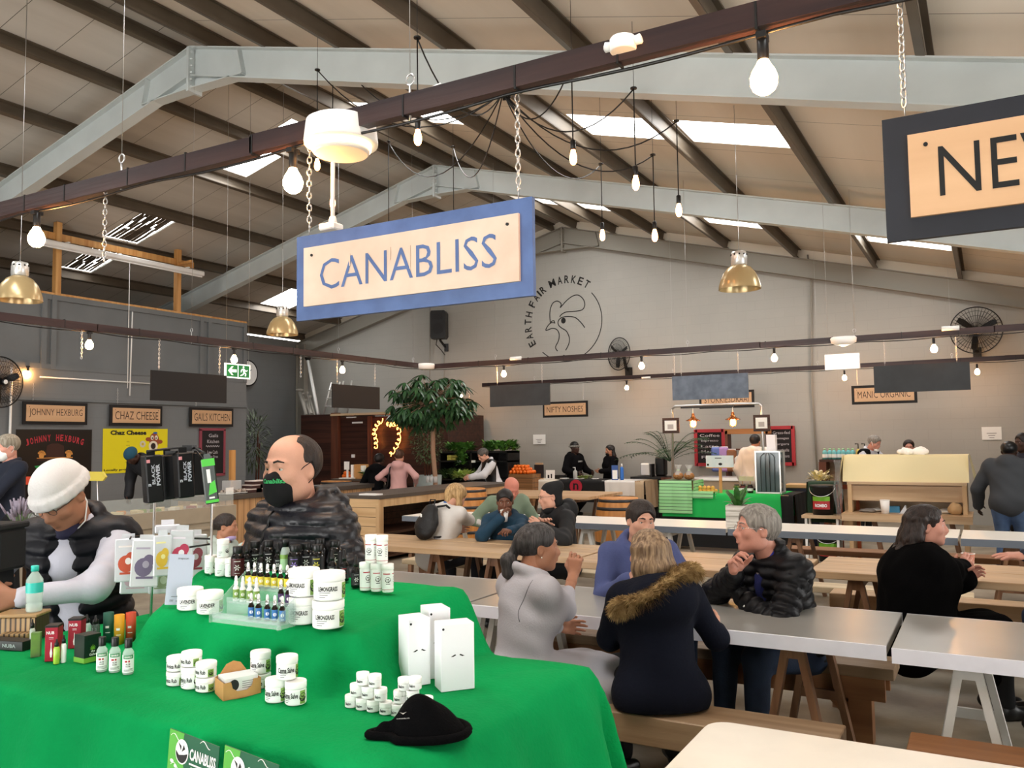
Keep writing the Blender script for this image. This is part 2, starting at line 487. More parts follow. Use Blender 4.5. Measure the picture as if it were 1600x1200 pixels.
# timber partition on the left: grey panels above a blockwork band
XP, YP = -13.9, 12.95
def yP(px, py, X=XP): return onX(px, py, X)
g = G().box((XP-.08, (Y0+YP)/2, 1.25), (.16, YP-Y0, 2.5))
g.box((XP-.08, (Y0+YP)/2, 2.75), (.16, YP-Y0, .56))
struct('wall_left.001', g, M_left)
g = G().box((XP+.015, (Y0+YP)/2, 2.5), (.05, YP-Y0, .05))
struct('trim_25', g, M_panel)
g = G().box((XP-.06, (Y0+YP)/2, 3.66), (.08, YP-Y0, 1.28))
ys = [YP-.05, 11.95, 11.75, 8.62, 8.45, 5.3, 5.1, 2, 1.8, -1.2, -1.4]
for y in ys: g.box((XP-.005, y, 3.66), (.05, .09, 1.28))
for z in (3.06, 4.26): g.box((XP-.008, (Y0+YP)/2, z), (.045, YP-Y0, .09))
struct('wall_left.002', g, M_panel)
g = G().box((XP-.08, (Y0+YP)/2, 4.32), (.16, YP-Y0, .05))
for y in (8.7, 11.2): g.box((XP-.07, y, 4.34+.62), (.1, .1, 1.28))
g.bar((XP-.1, 8.3, 5.35), (XP-.1, 11.6, 5.35), .05, .12)
g.bar((XP-.1, 11.2, 5.3), (XP+.35, 11.2, 5.32), .05, .05)
struct('trim_26', g, M_pine)
# thin pipes on the walls
g = G().tube([onY(1262, 398, 17.98), onY(1267, 440, 17.98), onY(1268, 600, 17.98), onY(1280, 780, 17.98)], .018)
struct('trim_27', g, M_fback)
g = G().tube([(XP+.05, onX(205, 450, XP)[1], 4.2), (XP+.05, onX(200, 620, XP)[1], 2.62)], .012)
g.tube([(XP+.05, onX(60, 583, XP)[1], 2.87), (XP+.05, onX(255, 596, XP)[1], 2.87)], .012)
g.tube([(XP+.05, onX(14, 630, XP)[1], 3.0), (XP+.05, onX(14, 630, XP)[1], .4)], .02)
struct('trim_28', g, M_white)
g = G()
for px in (672, 694): g.tube([onY(px, 480 if px < 680 else 545, 17.98), onY(px-1, 640, 17.98)], .014)
struct('trim_29', g, M_fback)
# ================================================================= RAILS, LAMPS, SIGNS OVERHEAD
M_bulb = mat('warm_glowing_bulb', 'ffb468', emit=150)
M_bulb2 = mat('warm_filament_glow', 'ffa868', emit=22)
M_glass = mat('clear_bulb_glass', 'ffe8d0', rough=.05, alpha=.25)
M_alu = mat('spun_aluminium', 'e4e4e0', rough=.3, metal=.6)
M_shade = mat('bronze_tinted_prismatic_shade', 'c9b182', rough=.25, metal=.35, alpha=.92)
RZ = 3.0
def chain(g, a, b, link=.034, r=.0028, mi=0, n=5):
 a = Vector([float(t) for t in a]); b = Vector([float(t) for t in b]); d = b-a; L = d.length; d.normalize()
 k = max(1, int(L/(link*.74))); st = L/k
 s1 = d.orthogonal().normalized(); s2 = d.cross(s1)
 for i in range(k):
  c = a+d*(st*(i+.5)); s = s1 if i % 2 else s2
  g.tube([c+d*(link/2*.95*math.sin(t))+s*(link*.26*math.cos(t)) for t in [2*PI*j/8 for j in range(8)]], r, n, mi, closed=True)
# --- rails
def rail(name, label, a, b, ties=0, hang=(), ax='x'):
 t = thing(name, label, 'beam', (0, 0, 0))
 a = Vector(a); b = Vector(b); d = (b-a).normalized(); L = (b-a).length
 g = G(); nseg = max(1, int(L/2.6)); r2 = random.Random(len(label))
 for k in range(nseg):
  p = a+d*(L*k/nseg); q = a+d*(L*(k+1)/nseg+.01)
  g.bar(p+Vector((0, 0, r2.uniform(-.006, .006))), q+Vector((0, 0, r2.uniform(-.006, .006))), .046, .082)
 obj('timber', g, M_dwood if ax == 'x' else M_dwoody, t)
 g = G(); k = 0; pts = []
 s = .0
 while s < L:
  pts.append(a+d*s+Vector((0, -.012 if ax == 'x' else 0, -.05-.018*abs(math.sin(s*3.1)))+(0 if ax == 'x' else .012,)[:0])); s += .16
 g.tube(pts, .006, 5)
 obj('cable', g, M_black, t)
 g = G()
 s = .17
 while s < L and ties:
  p = a+d*s
  R = d.to_track_quat('Y', 'Z').to_matrix()
  g.box(p, (.05, .008, .088), R)
  s += ties*r2.uniform(.8, 1.2)
 if ties: obj('cable_tie', g, M_black, t, kind='stuff')
 for h in hang:
  p = a+d*h
  e = G(); e.tube([p+Vector((0, 0, -.06)), p+Vector((0, 0, .085))], .005, 6)
  e.tube([p+Vector((.02*math.cos(q), 0, .108+.022*math.sin(q))) for q in [2*PI*j/12 for j in range(12)]], .0045, 5, closed=True)
  e.tube([p+Vector((0, 0, .13)), Vector((p.x, p.y, zr(p.x, .02)))], .0018, 4)
  obj('eye_bolt', e, M_steel, t)
 return t
rail('wooden_rail', 'dark stained timber rail crossing overhead nearest the camera, carrying the two large signs', (-8.5, 2.59, RZ), (3.0, 2.59, RZ), .42, (3.0, 4.85, 6.6, 9.6))
rail('wooden_rail', 'long dark timber rail running back along the left side under the roof', (-8.5, 2.63, RZ), (-8.5, 12.0, RZ), .8, (1.9, 4.4, 7.1, 9.0), 'y')
rail('wooden_rail', 'dark timber rail across the hall in front of the painted rooster, carrying blank-backed boards', (-8.5, 12.03, RZ), (3.0, 12.03, RZ), .8, (1.4, 4.7, 7.0, 9.3))
rail('wooden_rail', 'farthest dark timber rail across the hall, close to the back wall', (-10.4, 17.0, RZ+.02), (3.0, 17.0, RZ+.02), .9, (1.4, 4.7, 7.6, 9.9))
# --- bulbs on the rails
t = thing('festoon_bulb', 'x', 'bulb')
g = G(); g.lathe([(.016, -.045), (.018, -.04), (.018, .03), (.012, .036)], 12); g.box((0, 0, .03), (.03, .05, .02))
obj('lamp_socket', g, M_black, t)
g = G(); g.lathe([(.001, -.152), (.018, -.149), (.033, -.137), (.041, -.118), (.042, -.1), (.034, -.078), (.022, -.058), (.015, -.043)], 16, cap=False)
obj('glass', g, M_bulb, t)
BULB = Multi(t)
GB = 'warm bulbs along the timber rails'
RDESC = ['nearest rail', 'left rail', 'rooster rail', 'farthest rail']
for (px, py, rl, lb) in ((58, 330, 0, 'lit pear bulb on the nearest rail at its far left end'),
  (458, 222, 0, 'lit pear bulb on the nearest rail just left of the round white ceiling fitting'),
  (1190, 20, 0, 'large lit bulb on the nearest rail at the top of the photo'),
  (140, 518, 1, 'small lit bulb on the left rail below the grey wall panels'),
  (366, 540, 1, 'small lit bulb on the left rail above the green exit sign'),
  (535, 560, 1, 'small lit bulb on the left rail above the ladders'),
  (787, 560, 2, 'small lit bulb on the rail left of the painted rooster circle'),
  (1002, 548, 2, 'small lit bulb on the rail beside the left one of the wall fans'),
  (1209, 532, 2, 'small lit bulb on the rail right of the bronze shade lamp'),
  (1458, 516, 2, 'small lit bulb on the rail left of the larger wall fan'),
  (720, 596, 3, 'small lit bulb behind the tree crown on the farthest rail'),
  (979, 590, 3, 'small lit bulb on the farthest rail below the left wall fan'),
  (1319, 574, 3, 'small lit bulb half behind the white glowing exit box'),
  (1526, 562, 3, 'small lit bulb on the farthest rail below the larger wall fan')):
 p = onY(px, py, (2.575, 0, 12.02, 16.99)[rl]) if rl != 1 else onX(px, py, -8.49)
 BULB.put((p[0], p[1], RZ-.1), 0, lb, GB)
BULB.put((XP+.03, onX(42, 585, XP)[1], onX(42, 585, XP)[2]+.1), 0, 'lit bulb on the dark wall right of the leftmost fan', GB)
# --- spider pendant
hub = onY(786, 150, 7.0)
hub[2] = 5.12
t = thing('spider_pendant', 'black spider ceiling light with looping cables and hanging filament bulbs', 'light', (0, 0, 0))
g = G().lathe([(.05, 0), (.07, .02), (.07, .07), (.06, .08)], 16, hub)
for k in range(12): g.tube([hub+np.array([.05*math.cos(k), .05*math.sin(k), .02]), hub+np.array([.075*math.cos(k), .075*math.sin(k), -.05])], .012, 6)
obj('ceiling_rose', g, M_black, t)
PEND = [((652, 60), (650, 190), 5.4), ((893, 100), (895, 222), 6.4), ((990, 139), (996, 262), 6.9), ((1020, 243), (1026, 348), 8.4), ((939, 257), (941, 350), 9.0), ((1057, 190), (1059, 308), 8.0),
  ((496, 110), (490, 240), 6.8), ((520, 79), (530, 296), 7.2), ((607, 222), (610, 350), 9.4), ((708, 230), (710, 340), 9.8)]
gb = G().lathe([(.02, -.09), (.022, -.08), (.022, 0), (.008, .012)], 10)
for (hk, bb, Y) in PEND:
 H = onY(*hk, Y); B = onY(*bb, Y); B = np.array([H[0], Y, B[2]])
 g = G(); g.lathe([(.03, 0), (.03, .012), (.012, .02)], 10, H)
 ztop = zr(H[0], .21)
 if H[2] < ztop: g.tube([H, (H[0], H[1], ztop)], .0025, 4)
 mid = (H+hub)/2; sag = .25+.1*np.linalg.norm(H-hub)
 g.tube([hub*(1-s)+H*s-np.array([0, 0, sag*4*s*(1-s)]) for s in [i/14 for i in range(15)]], .007, 5)
 g.tube([H, (B[0], B[1], B[2]+.02)], .006, 5)
 s_ = obj('cable', g, M_black, t)
 g = G().lathe([(.02, -.07), (.023, -.065), (.023, .01), (.008, .022)], 10, B)
 obj('lamp_socket', g, M_black, s_)
 g = G().lathe([(.001, -.2), (.014, -.197), (.027, -.18), (.032, -.155), (.03, -.12), (.02, -.085), (.018, -.07)], 12, B, cap=False)
 obj('bulb', g, M_bulb2, s_)
# --- high bay lamps
t = thing('high_bay_lamp', 'x', 'lamp')
g = G().lathe([(.075, 0), (.085, .01), (.085, .12), (.075, .15), (.03, .16)], 20)
for k in range(10):
 a = 2*PI*k/10; g.sph((.084*math.cos(a), .084*math.sin(a), .115), .011, 6, 1)
obj('housing', g, [M_alu, M_black], t)
g = G().lathe([(.225, -.26), (.222, -.22), (.205, -.16), (.175, -.09), (.13, -.03), (.08, 0)], 28, cap=False)
g.lathe([(.219, -.26), (.216, -.22), (.2, -.16), (.17, -.09), (.125, -.035), (.08, -.005)], 28, cap=False)
obj('shade', g, M_shade, t)
g = G().lathe([(.001, -.17), (.03, -.16), (.045, -.12), (.03, -.05), (.02, 0)], 12, cap=False); obj('bulb', g, mat('milky_lamp_glass', 'f4eedd', rough=.3), t)
g = G(); g.tube([(0, 0, .16), (.004, 0, .5), (0, 0, 1.0)], .004, 5); obj('hanging_wire', g, M_steel, t)
HB = Multi(t)
for (px, py, D, l) in ((30, 470, 8.9, 'high bay lamp with whitish shade hanging at the far left'), (441, 523, 12.2, 'small amber high bay lamp hanging above the left rail'), (1156, 452, 9.1, 'bronze tinted high bay lamp hanging in front of the back wall')):
 p = onD(px, py, D)
 HB.put((p[0], p[1], p[2]+.26), 0, l, 'high bay lamps')
g = G()
# extend wires to the roof as their own thing parts
for o in [o for o in bpy.data.objects if o.name.startswith('high_bay_lamp')]:
 x, y, z = o.location; h = zr(x, .21)-z
 e = G().tube([(0, 0, 1.0), (0, 0, h)], .004, 5); obj('hanging_wire', e, M_steel, o)
# --- round fitting on the near rail, with conduit
c = onY(533, 212, 2.62)
t = thing('round_ceiling_fitting', 'large round white lamp fitting glowing inside, under the nearest timber rail', 'light', (c[0], 2.62, c[2]-.01))
g = G().lathe([(.15, -.03), (.152, -.02), (.142, .065), (.13, .072)], 32, cap=True); obj('rim', g, M_white, t)
g = G().lathe([(.108, -.07), (.116, -.062), (.118, -.03)], 32); obj('diffuser', g, mat('frosted_diffuser', 'f3ece0', rough=.4), t)
g = G().lathe([(.12, -.055), (.124, -.05), (.126, -.03)], 32, cap=False); obj('lit_ring', g, mat('warm_lit_ring', 'ffd9a8', emit=2.5), t)
g = G().tube([(.16, 0, .03), (.2, 0, .06), (.26, 0, .075), (.5, 0, .115)], .008, 6); obj('cable', g, M_white, t)
c2 = onY(520, 355, 2.75)
t = thing('conduit_drop', 'white conduit hanging down to a small junction box behind the blue sign', 'pipe', (c2[0], 2.75, 0))
g = G().tube([(0, 0, c2[2]+.04), (0, 0, 3.0)], .009, 8); obj('pipe', g, M_white, t)
g = G().box((-.01, 0, c2[2]), (.085, .07, .03), bev=.006); g.lathe([(.02, .015), (.014, .045)], 10, (0, 0, c2[2])); obj('junction_box', g, M_white, t)
c = onY(979, 74, 2.59)
t = thing('junction_box', 'round white junction box with two cable glands on the nearest rail', 'box', (c[0], 2.56, c[2]))
g = G().lathe([(.042, -.028), (.045, -.024), (.045, .014), (.04, .02)], 24); obj('body', g, M_white, t)
for s_ in (-1, 1):
 g = G().tube([(s_*.04, 0, .0), (s_*.062, 0, .002), (s_*.066, 0, .003)], [.016, .018, .012], 8); obj('cable_gland', g, M_white, t)
t = thing('ceiling_speaker', 'small white round fitting under the corner of the timber rails', 'light', onY(665, 573, 11.9))
g = G().lathe([(.12, -.05), (.15, -.04), (.16, .03), (.15, .05)], 20); obj('body', g, M_white, t)
for px, py, l in ((1318, 528, 'white bulkhead fitting under the rooster rail near the glowing exit box'),):
 t = thing('bulkhead_fitting', l, 'light', onY(px, py+4, 12.0))
 g = G().lathe([(.1, -.06), (.16, -.03), (.17, .03), (.15, .05)], 20, oval=.7); obj('body', g, M_white, t)
 g = G().lathe([(.03, -.08), (.07, -.06)], 12, oval=.7); obj('lit_lens', g, mat('warm_lit_ring', 'ffd9a8'), t)
for px, py, Y, l in ((1485, 513, 12.0, 'small white cable joint under the rooster rail beside the larger fan'), (1010, 590, 17.0, 'small white cable joint on the farthest rail'), (806, 560, 12, 'small white cable joint on the rooster rail by its left bulb')):
 q = onY(px, py, Y); g = G().tube([(-.1, 0, 0), (.1, 0, 0)], .03, 8); o = obj('cable_joint', g, M_white, loc=q); tag(o, l, 'cable joint')
# --- hanging signs
M_bluebd = mat('dusty_blue_board', '4d6596', rough=.45, var=.12, vs=9, bump=.15, bs=25)
M_navybd = mat('near_black_navy_board', '191b24', rough=.5, var=.1, vs=9)
M_blkbd = mat('black_sign_board', '120e0e', rough=.6)
M_backbd = mat('dark_grey_board_back', '2c2e30', rough=.55, var=.15, vs=5)
M_bluebk = mat('weathered_blue_grey_board_back', '6a7380', rough=.6, c2='535d69', vs=7)
M_ply = mat('pale_plywood', 'e0c8b4', rough=.5, c2='d3b8a2', vs=5, bump=.08, bs=30)
M_ply2 = wood('warm_plywood', 'd8ae86', 'cba078', 'x', .6, rough=.5, bump=.05)
def sign(label, text, c, rz=0, bd=None, face=None, w=1.12, h=.355, chains=(), top=RZ-.05, tw=.8, th=.125, lm=None, front=True, m=.085, mz=None, anch='C', cut=(), depth=.02, nm='hanging_sign', grp=None):
 t = thing(nm, label, 'sign', c, rz, grp); mz = m if mz is None else mz
 g = G().box((0, 0, 0), (w, depth, h)); obj('board', g, bd, t)
 if front:
  g = G().box((0, -depth/2-.006, 0), (w-2*m, .012, h-2*mz))
  obj('face_panel', g, face, t)
  if text:
   vs, fs = text_fit(text, tw, th, bold=-.005)
   if anch == 'L':
    mn = min(v[0] for v in vs); vs = [(v[0]-mn-w/2+m+.075, v[1], v[2]) for v in vs]
   g = G().add([(v[0], v[1]-depth/2-.0135, v[2]) for v in vs], fs)
   obj('lettering', g, lm or bd, t)
   if cut:
    g = G()
    for (x, z, a, b) in cut: g.box((x, -depth/2-.0145, z), (a, .001, b))
    obj('stencil_gap', g, face, t)
  g = G()
  for sx in (-1, 1): g.tube([(sx*(w/2-m-.045), -depth/2-.016, h/2-mz-.035), (sx*(w/2-m-.045), -depth/2-.01, h/2-mz-.035)], .006, 8)
  obj('screw', g, M_black, t)
 for x in chains:
  g = G(); g.tube([(x, 0, h/2), (x, 0, h/2+.03), (x+.008, 0, h/2+.04)], .002, 5)
  chain(g, (x, 0, h/2+.03), (x, 0, top-c[2])); obj('chain', g, M_steel, t)
 return t
c = onY(652, 400, 2.59)
c = (-1.93, 2.60, 2.385)
cuts = []
sign('blue framed plywood sign lettered CANABLISS hanging by chains from the nearest rail', 'CANABLISS', c, 0, M_bluebd, M_ply, chains=(-.5, .5), th=.125, tw=.84, m=.05, mz=.055,
  cut=((-.262, .045, .006, .05), (-.06, .045, .006, .05), (.035, .02, .006, .09)))
sign('near-black framed plywood sign beginning NEW at the right edge of the photo', 'NEW', (.335, 2.59, 2.425), 0, M_navybd, M_ply2, chains=(-.5, .5), tw=.36, th=.14, lm=M_black, anch='L', m=.065, mz=.06)
# spare chain on the near rail
q = onY(165, 292, 2.59); e = onY(164, 410, 2.59)
g = G(); chain(g, (q[0], 2.59, q[2]+.02), (q[0], 2.59, e[2])); o = obj('hanging_chain', g, M_steel); tag(o, 'spare steel chain dangling from the nearest rail at the left', 'chain')
# board backs (their lettering faces away)
for (y, l, bm) in ((7.02, 'dark board seen from behind hanging from the left rail above the kitchen signs', M_blkbd), (10.15, 'dark board seen from behind hanging from the left rail before the ladders', M_blkbd)):
 sign(l, '', (-8.5, y, 2.40), PI/2, bm, None, chains=(-.45, .45), front=False)
for (x, l, bm, rr) in ((-6.65, 'grey board seen from behind just right of the tree crown', M_backbd, 0), (-3.49, 'mottled blue-grey board seen from behind above the lit serving stall', M_bluebk, .0), (-.72, 'dark slate board seen from behind at the right, under the rooster rail', M_backbd, 0)):
 sign(l, '', (x, 12.03, 2.435), rr, bm, None, chains=(-.42, .42), front=False)
for px, Yb, l in ((128, 0, 'short loose chain on the left rail next to its first bulb'), (470, 0, 'loose chain on the left rail before the leaning poles'), (1003 + 50, 1, 'loose chain on the rooster rail right of the left fan')):
 if Yb == 0: p = onX(px, 520, -8.5); p = (-8.5, p[1], RZ)
 else: p = onY(px, 545, 12.03); p = (p[0], 12.03, RZ)
 g = G(); chain(g, (p[0], p[1], RZ-.04), (p[0], p[1], RZ-.36)); o = obj('hanging_chain', g, M_steel); tag(o, l, 'chain')
# front-facing stall signs far away
M_txt = mat('dark_brown_lettering', '3a2419', rough=.6)
for (text, px, py, l) in (('NIFTY NOSHES', 883, 639.5, 'black framed plywood sign lettered NIFTY NOSHES'), ('STOKKIESDRAAI', 1135, 624, 'black framed plywood sign lettered STOKKIESDRAAI above the serving stall'), ('MANIC ORGANIC', 1381, 616, 'black framed plywood sign lettered MANIC ORGANIC'), ('EAT FRESH', 709, 638, 'plywood sign half hidden behind the tree crown')):
 q = onY(px, py, 17.0); sign(l, text if text != 'EAT FRESH' else '', (q[0], 17.0, q[2]), 0, M_blkbd, M_ply2, chains=(-.45, .45), th=.13, tw=.9, lm=M_txt, m=.05)
q = onY(709, 638, 16.97)
g = G(); vs, fs = text_fit('E', .07, .11); g.add([(v[0]-.36, v[1]-.03, v[2]) for v in vs], fs); vs, fs = text_fit('THYME', .42, .11); g.add([(v[0]+.17, v[1]-.03, v[2]) for v in vs], fs)
for (text, x0, x1, y0, y1, l) in (('JOHNNY HEXBURG', 35, 136, 629, 663, 'dark framed plywood sign lettered JOHNNY HEXBURG'), ('CHAZ CHEESE', 171, 253, 634, 665, 'dark framed plywood sign lettered CHAZ CHEESE'), ('GAILS KITCHEN', 296, 364, 638, 666, 'dark framed plywood sign lettered GAILS KITCHEN')):
 a = onX(x0, (y0+y1)/2, XP+.06); b = onX(x1, (y0+y1)/2, XP+.06); W = b[1]-a[1]
 sign(l, text, (XP+.06, (a[1]+b[1])/2, (a[2]+b[2])/2), PI/2, M_blkbd, M_ply2, w=W, h=.385, chains=(-.4,), top=2.75, th=.15, tw=W-.2, lm=M_txt, m=.055)
# --- exit signs
M_green = mat('exit_green', '0c7a44', rough=.4, emit=.12)
M_exw = mat('exit_white_backlit', 'f6fff8', rough=.4, emit=.6)
c = onX(371, 580, -9.0)
t = thing('exit_sign', 'green and white running man exit sign with arrow hanging at the left', 'exit sign', c, PI/2)
obj('panel', G().box((0, 0, 0), (.45, .02, .2)), M_exw, t)
obj('green_field', G().box((-.105, -.012, 0), (.19, .004, .165)).box((.105, -.012, 0), (.19, .004, .165)), M_green, t)
g = G(); y = -.016
g.add([(v[0]-.105, y, v[1]) for v in ((-.075, 0), (-.01, .06), (.02, .06), (-.02, .02), (.075, .02), (.075, -.02), (-.02, -.02), (.02, -.06), (-.01, -.06))], [tuple(range(9))])
def stick(p, q, r): g.bar((p[0]+.105, y, p[1]), (q[0]+.105, y, q[1]), r, .002, up=(0, 1, 0))
g.sph((.095, y, .06), (.014, .002, .014), 10)
for p, q, r in (((-.01, .035), (.0, -.015), .03), ((-.01, .035), (-.05, .02), .014), ((-.05, .02), (-.055, -.015), .013), ((0, .03), (.035, .005), .013), ((.035, .005), (.06, .02), .012), ((0, -.015), (.035, -.035), .017), ((.035, -.035), (.02, -.065), .015), ((0, -.015), (-.02, -.045), .017), ((-.02, -.045), (-.065, -.06), .014)): stick(p, q, r)
obj('pictogram', g, M_exw, t)
for s_ in (-.2, .2): obj('hanging_wire', G().tube([(s_, 0, .1), (s_, 0, zr(-9,.21)-2.7)], .002, 4), M_steel, t)
c = onY(1316, 565, 12.45)
t = thing('exit_sign', 'blown-out white glowing box sign hanging under the rooster rail', 'exit sign', c, 0)
obj('panel', G().box((0, 0, 0), (.44, .03, .2)), mat('white_backlit_face', 'ffffff', emit=1.3), t)
obj('frame', G().box((0, .003, .105), (.46, .036, .012)).box((0, .003, -.105), (.46, .036, .012)).box((-.225, .003, 0), (.012, .036, .2)).box((.225, .003, 0), (.012, .036, .2)), M_white, t)
for s_ in (-.18, .18): obj('hanging_wire', G().tube([(s_, 0, .1), (s_, 0, zr(-1.9,.21)-2.7)], .002, 4), M_steel, t)
# --- wall fans
def fan(label, c, rz, R=.36, tilt=0):
 t = thing('wall_fan', label, 'fan', c, rz)
 g = G()
 for k in range(44):
  a = 2*PI*k/44
  g.tube([(.05*math.cos(a), -.1, .05*math.sin(a)), (R*.6*math.cos(a), -.105, R*.6*math.sin(a)), (R*math.cos(a), -.02, R*math.sin(a)), (R*.6*math.cos(a), .06, R*.6*math.sin(a)), (.08*math.cos(a), .07, .08*math.sin(a))], .0035, 3)
 for rr, yy, w_ in ((R, -.02, .011), (R*.6, -.105, .004), (R*.82, -.07, .004), (R*.3, -.103, .004)):
  g.tube([(rr*math.cos(2*PI*j/40), yy, rr*math.sin(2*PI*j/40)) for j in range(40)], w_, 5, closed=True)
 obj('guard', g, M_black, t)
 for k in range(3):
  a = 2*PI*k/3+.4; g = G()
  def bl(u, v, a=a):
   r = .05+u*(R*.85-.05); ww = .2*R*(.6+.8*math.sin(PI*u*.8))*(v-.5); tw = .6-.25*u
   x = ww*math.cos(tw); y_ = -.03+ww*math.sin(tw)
   return (r*math.cos(a)-x*math.sin(a), y_, r*math.sin(a)+x*math.cos(a))
  g.grid(bl, 8, 3); g.grid(lambda u, v: tuple(np.array(bl(u, v))+np.array([0, .004, 0])), 8, 3)
  obj('blade', g, M_black, t)
 g = G().lathe([(.05, -.105), (.055, -.09), (.05, -.04)], 16, M=Matrix.Rotation(0, 4, 'X')) if False else G()
 g.tube([(0, -.115, 0), (0, -.03, 0)], .045, 14); g.tube([(0, .0, 0), (0, .16, 0)], .075, 14)
 obj('motor', g, M_black, t)
 obj('badge', G().tube([(0, -.122, 0), (0, -.115, 0)], .035, 14), M_white, t)
 g = G().bar((0, .12, -.03), (0, .2, -.34), .05, .05); g.box((0, .27, -.4), (.14, .1, .2)); g.bar((0, .2, -.34), (0, .27, -.4), .05, .05)
 obj('wall_bracket', g, M_black, t)
 return t
fan('black wall fan left of centre, next to the painted rooster', onY(968, 553, 17.75), -.45, .37)
fan('larger black wall fan at the upper right of the back wall', onY(1525, 516, 17.72), .0, .43)
c = onX(0, 597, XP+.35); fan('black wall fan at the left edge of the photo', c, PI/2+.2, .40)
# --- loudspeaker
c = onY(687, 508, 17.7)
t = thing('wall_speaker', 'black loudspeaker mounted high on the back wall', 'speaker', c, .35)
g = G().prism([(-.19, -.36), (.15, -.36), (.19, -.3), (.19, .3), (.15, .36), (-.19, .36), (-.21, .3), (-.21, -.3)], .3, o=(0, -.15, 0)); obj('cabinet', g, M_black, t)
g = G().tube([(-.01, -.165, -.1), (-.01, -.15, -.1)], .14, 20); g.box((-.01, -.155, .2), (.26, .012, .14)); obj('grille', g, mat('dark_speaker_grille', '1c1c1e', rough=.7, bump=.5, bs=200), t)
g = G().bar((0, 0, -.38), (.08, .3, -.55), .04, .04); g.box((.1, .3, -.55), (.1, .06, .2)); g.tube([(-.08, .02, -.36), (-.1, 0, -.5), (0, .1, -.62), (.08, .2, -.75)], .012, 5); obj('wall_bracket', g, M_black, t)
# --- clock on the far side wall
c = onX(386, 583, X0+.08)
t = thing('wall_clock', 'round wall clock with black rim partly hidden behind the green exit sign', 'clock', c, PI/2)
g = G().tube([(0, .02, 0), (0, -.03, 0)], .36, 32); obj('rim', g, M_black, t)
g = G().tube([(0, 0, 0), (0, -.034, 0)], .32, 32); obj('dial', g, M_white, t)
g = G().bar((0, -.037, 0), (.12, -.037, .1), .02, .004, up=(0, 1, 0)).bar((0, -.037, 0), (-.05, -.037, -.22), .014, .004, up=(0, 1, 0)); obj('hands', g, M_black, t)
# --- rolled projector screen
a = onX(64, 382, XP+.12); b = onX(318, 424, XP+.12)
t = thing('projector_screen', 'long white rolled projector screen fixed across two pine posts above the grey panels', 'projector screen', (XP+.12, a[1], 0), 0)
L = b[1]-a[1]; za, zb = 5.02, 5.02
za = onX(64, 382, XP+.12)[2]; zb = onX(318, 424, XP+.12)[2]; zz = (za+zb)/2
obj('housing', G().box((0, L/2, zz), (.1, L, .1), bev=.02), M_white, t)
obj('screen_bar', G().box((.02, L/2-.02, zz-.07), (.03, L-.08, .025)), M_white, t)
for y in (.45, L-.42): obj('bracket', G().box((-.02, y, zz+.06), (.2, .04, .015)).box((-.06, y, zz+.02), (.02, .06, .1)), M_white, t)
py_ = onX(201, 415, XP+.12)[1]-a[1]
obj('pull_cord', G().tube([(.03, py_, zz-.07), (.03, py_, 2.75)], .008, 5), M_white, t)
# --- rooster emblem and lettering painted on the back wall
def wallp(px, py): return onY(px, py, Y1-.004)
cen = wallp(884, 503)
g = G()
def stroke(pts, wd=.012, closed=False):
 P = [np.array(p) for p in pts]
 # smooth by Catmull-Rom
 Q = []
 n = len(P)
 for i in range(n-1):
  p0, p1, p2, p3 = P[max(i-1, 0)], P[i], P[i+1], P[min(i+2, n-1)]
  for k in range(5):
   s = k/5; Q.append(.5*((2*p1)+(-p0+p2)*s+(2*p0-5*p1+4*p2-p3)*s*s+(-p0+3*p1-3*p2+p3)*s**3))
 Q.append(P[-1])
 W = [wallp(800+q[0]/4, 300+q[1]/4) for q in Q]
 vs = []
 for i, q in enumerate(W):
  t_ = W[min(i+1, len(W)-1)]-W[max(i-1, 0)]; nrm = np.array([-t_[2], 0, t_[0]]); nrm = nrm/(np.linalg.norm(nrm)+1e-9)*wd
  vs += [q+nrm, q-nrm]
 g.add(vs, [(2*i, 2*i+1, 2*i+3, 2*i+2) for i in range(len(W)-1)])
stroke([(268, 822), (262, 805), (248, 808), (240, 815), (236, 770), (240, 730), (255, 695), (280, 682), (300, 690), (308, 705), (302, 722), (340, 680), (380, 650), (415, 645), (445, 670), (455, 705), (440, 735), (400, 745), (340, 750), (310, 765), (298, 780)])
stroke([(268, 818), (245, 818), (225, 835), (212, 865), (250, 853), (280, 860), (295, 890), (290, 930), (272, 970), (285, 995)])
stroke([(455, 848), (430, 815), (395, 785), (350, 778), (310, 785), (290, 805), (290, 830), (310, 850), (340, 870), (358, 910), (355, 950), (335, 990)])
Rr = 1.02
vs = []; A = [math.radians(q) for q in range(-133, 47, 4)]
for a in A: vs += [(cen[0]+(Rr-.0)*.93*math.cos(a)+.0, Y1-.004, cen[2]+.93*Rr*math.sin(a)), (cen[0]+.908*Rr*math.cos(a), Y1-.004, cen[2]+.908*Rr*math.sin(a))]
g.add(vs, [(2*i, 2*i+1, 2*i+3, 2*i+2) for i in range(len(A)-1)])
e = wallp(880.3, 501); n = 20
g.add([(e[0]+.062*math.cos(2*PI*k/n), Y1-.004, e[2]+.072*math.sin(2*PI*k/n)) for k in range(n)], [tuple(range(n))])
M_paint = mat('black_wall_paint', '161616', rough=.7)
t = thing('wall_emblem', 'black line-drawn rooster head in a circle with EARTH FAIR MARKET painted on the back wall', 'emblem', (0, 0, 0))
obj('rooster_outline', g, M_paint, t)
g = G(); word = 'EARTH FAIR MARKET'
wd = {' ': .35, 'I': .35, 'M': 1.15}
tot = sum(wd.get(ch, .9) for ch in word); s_ = 0
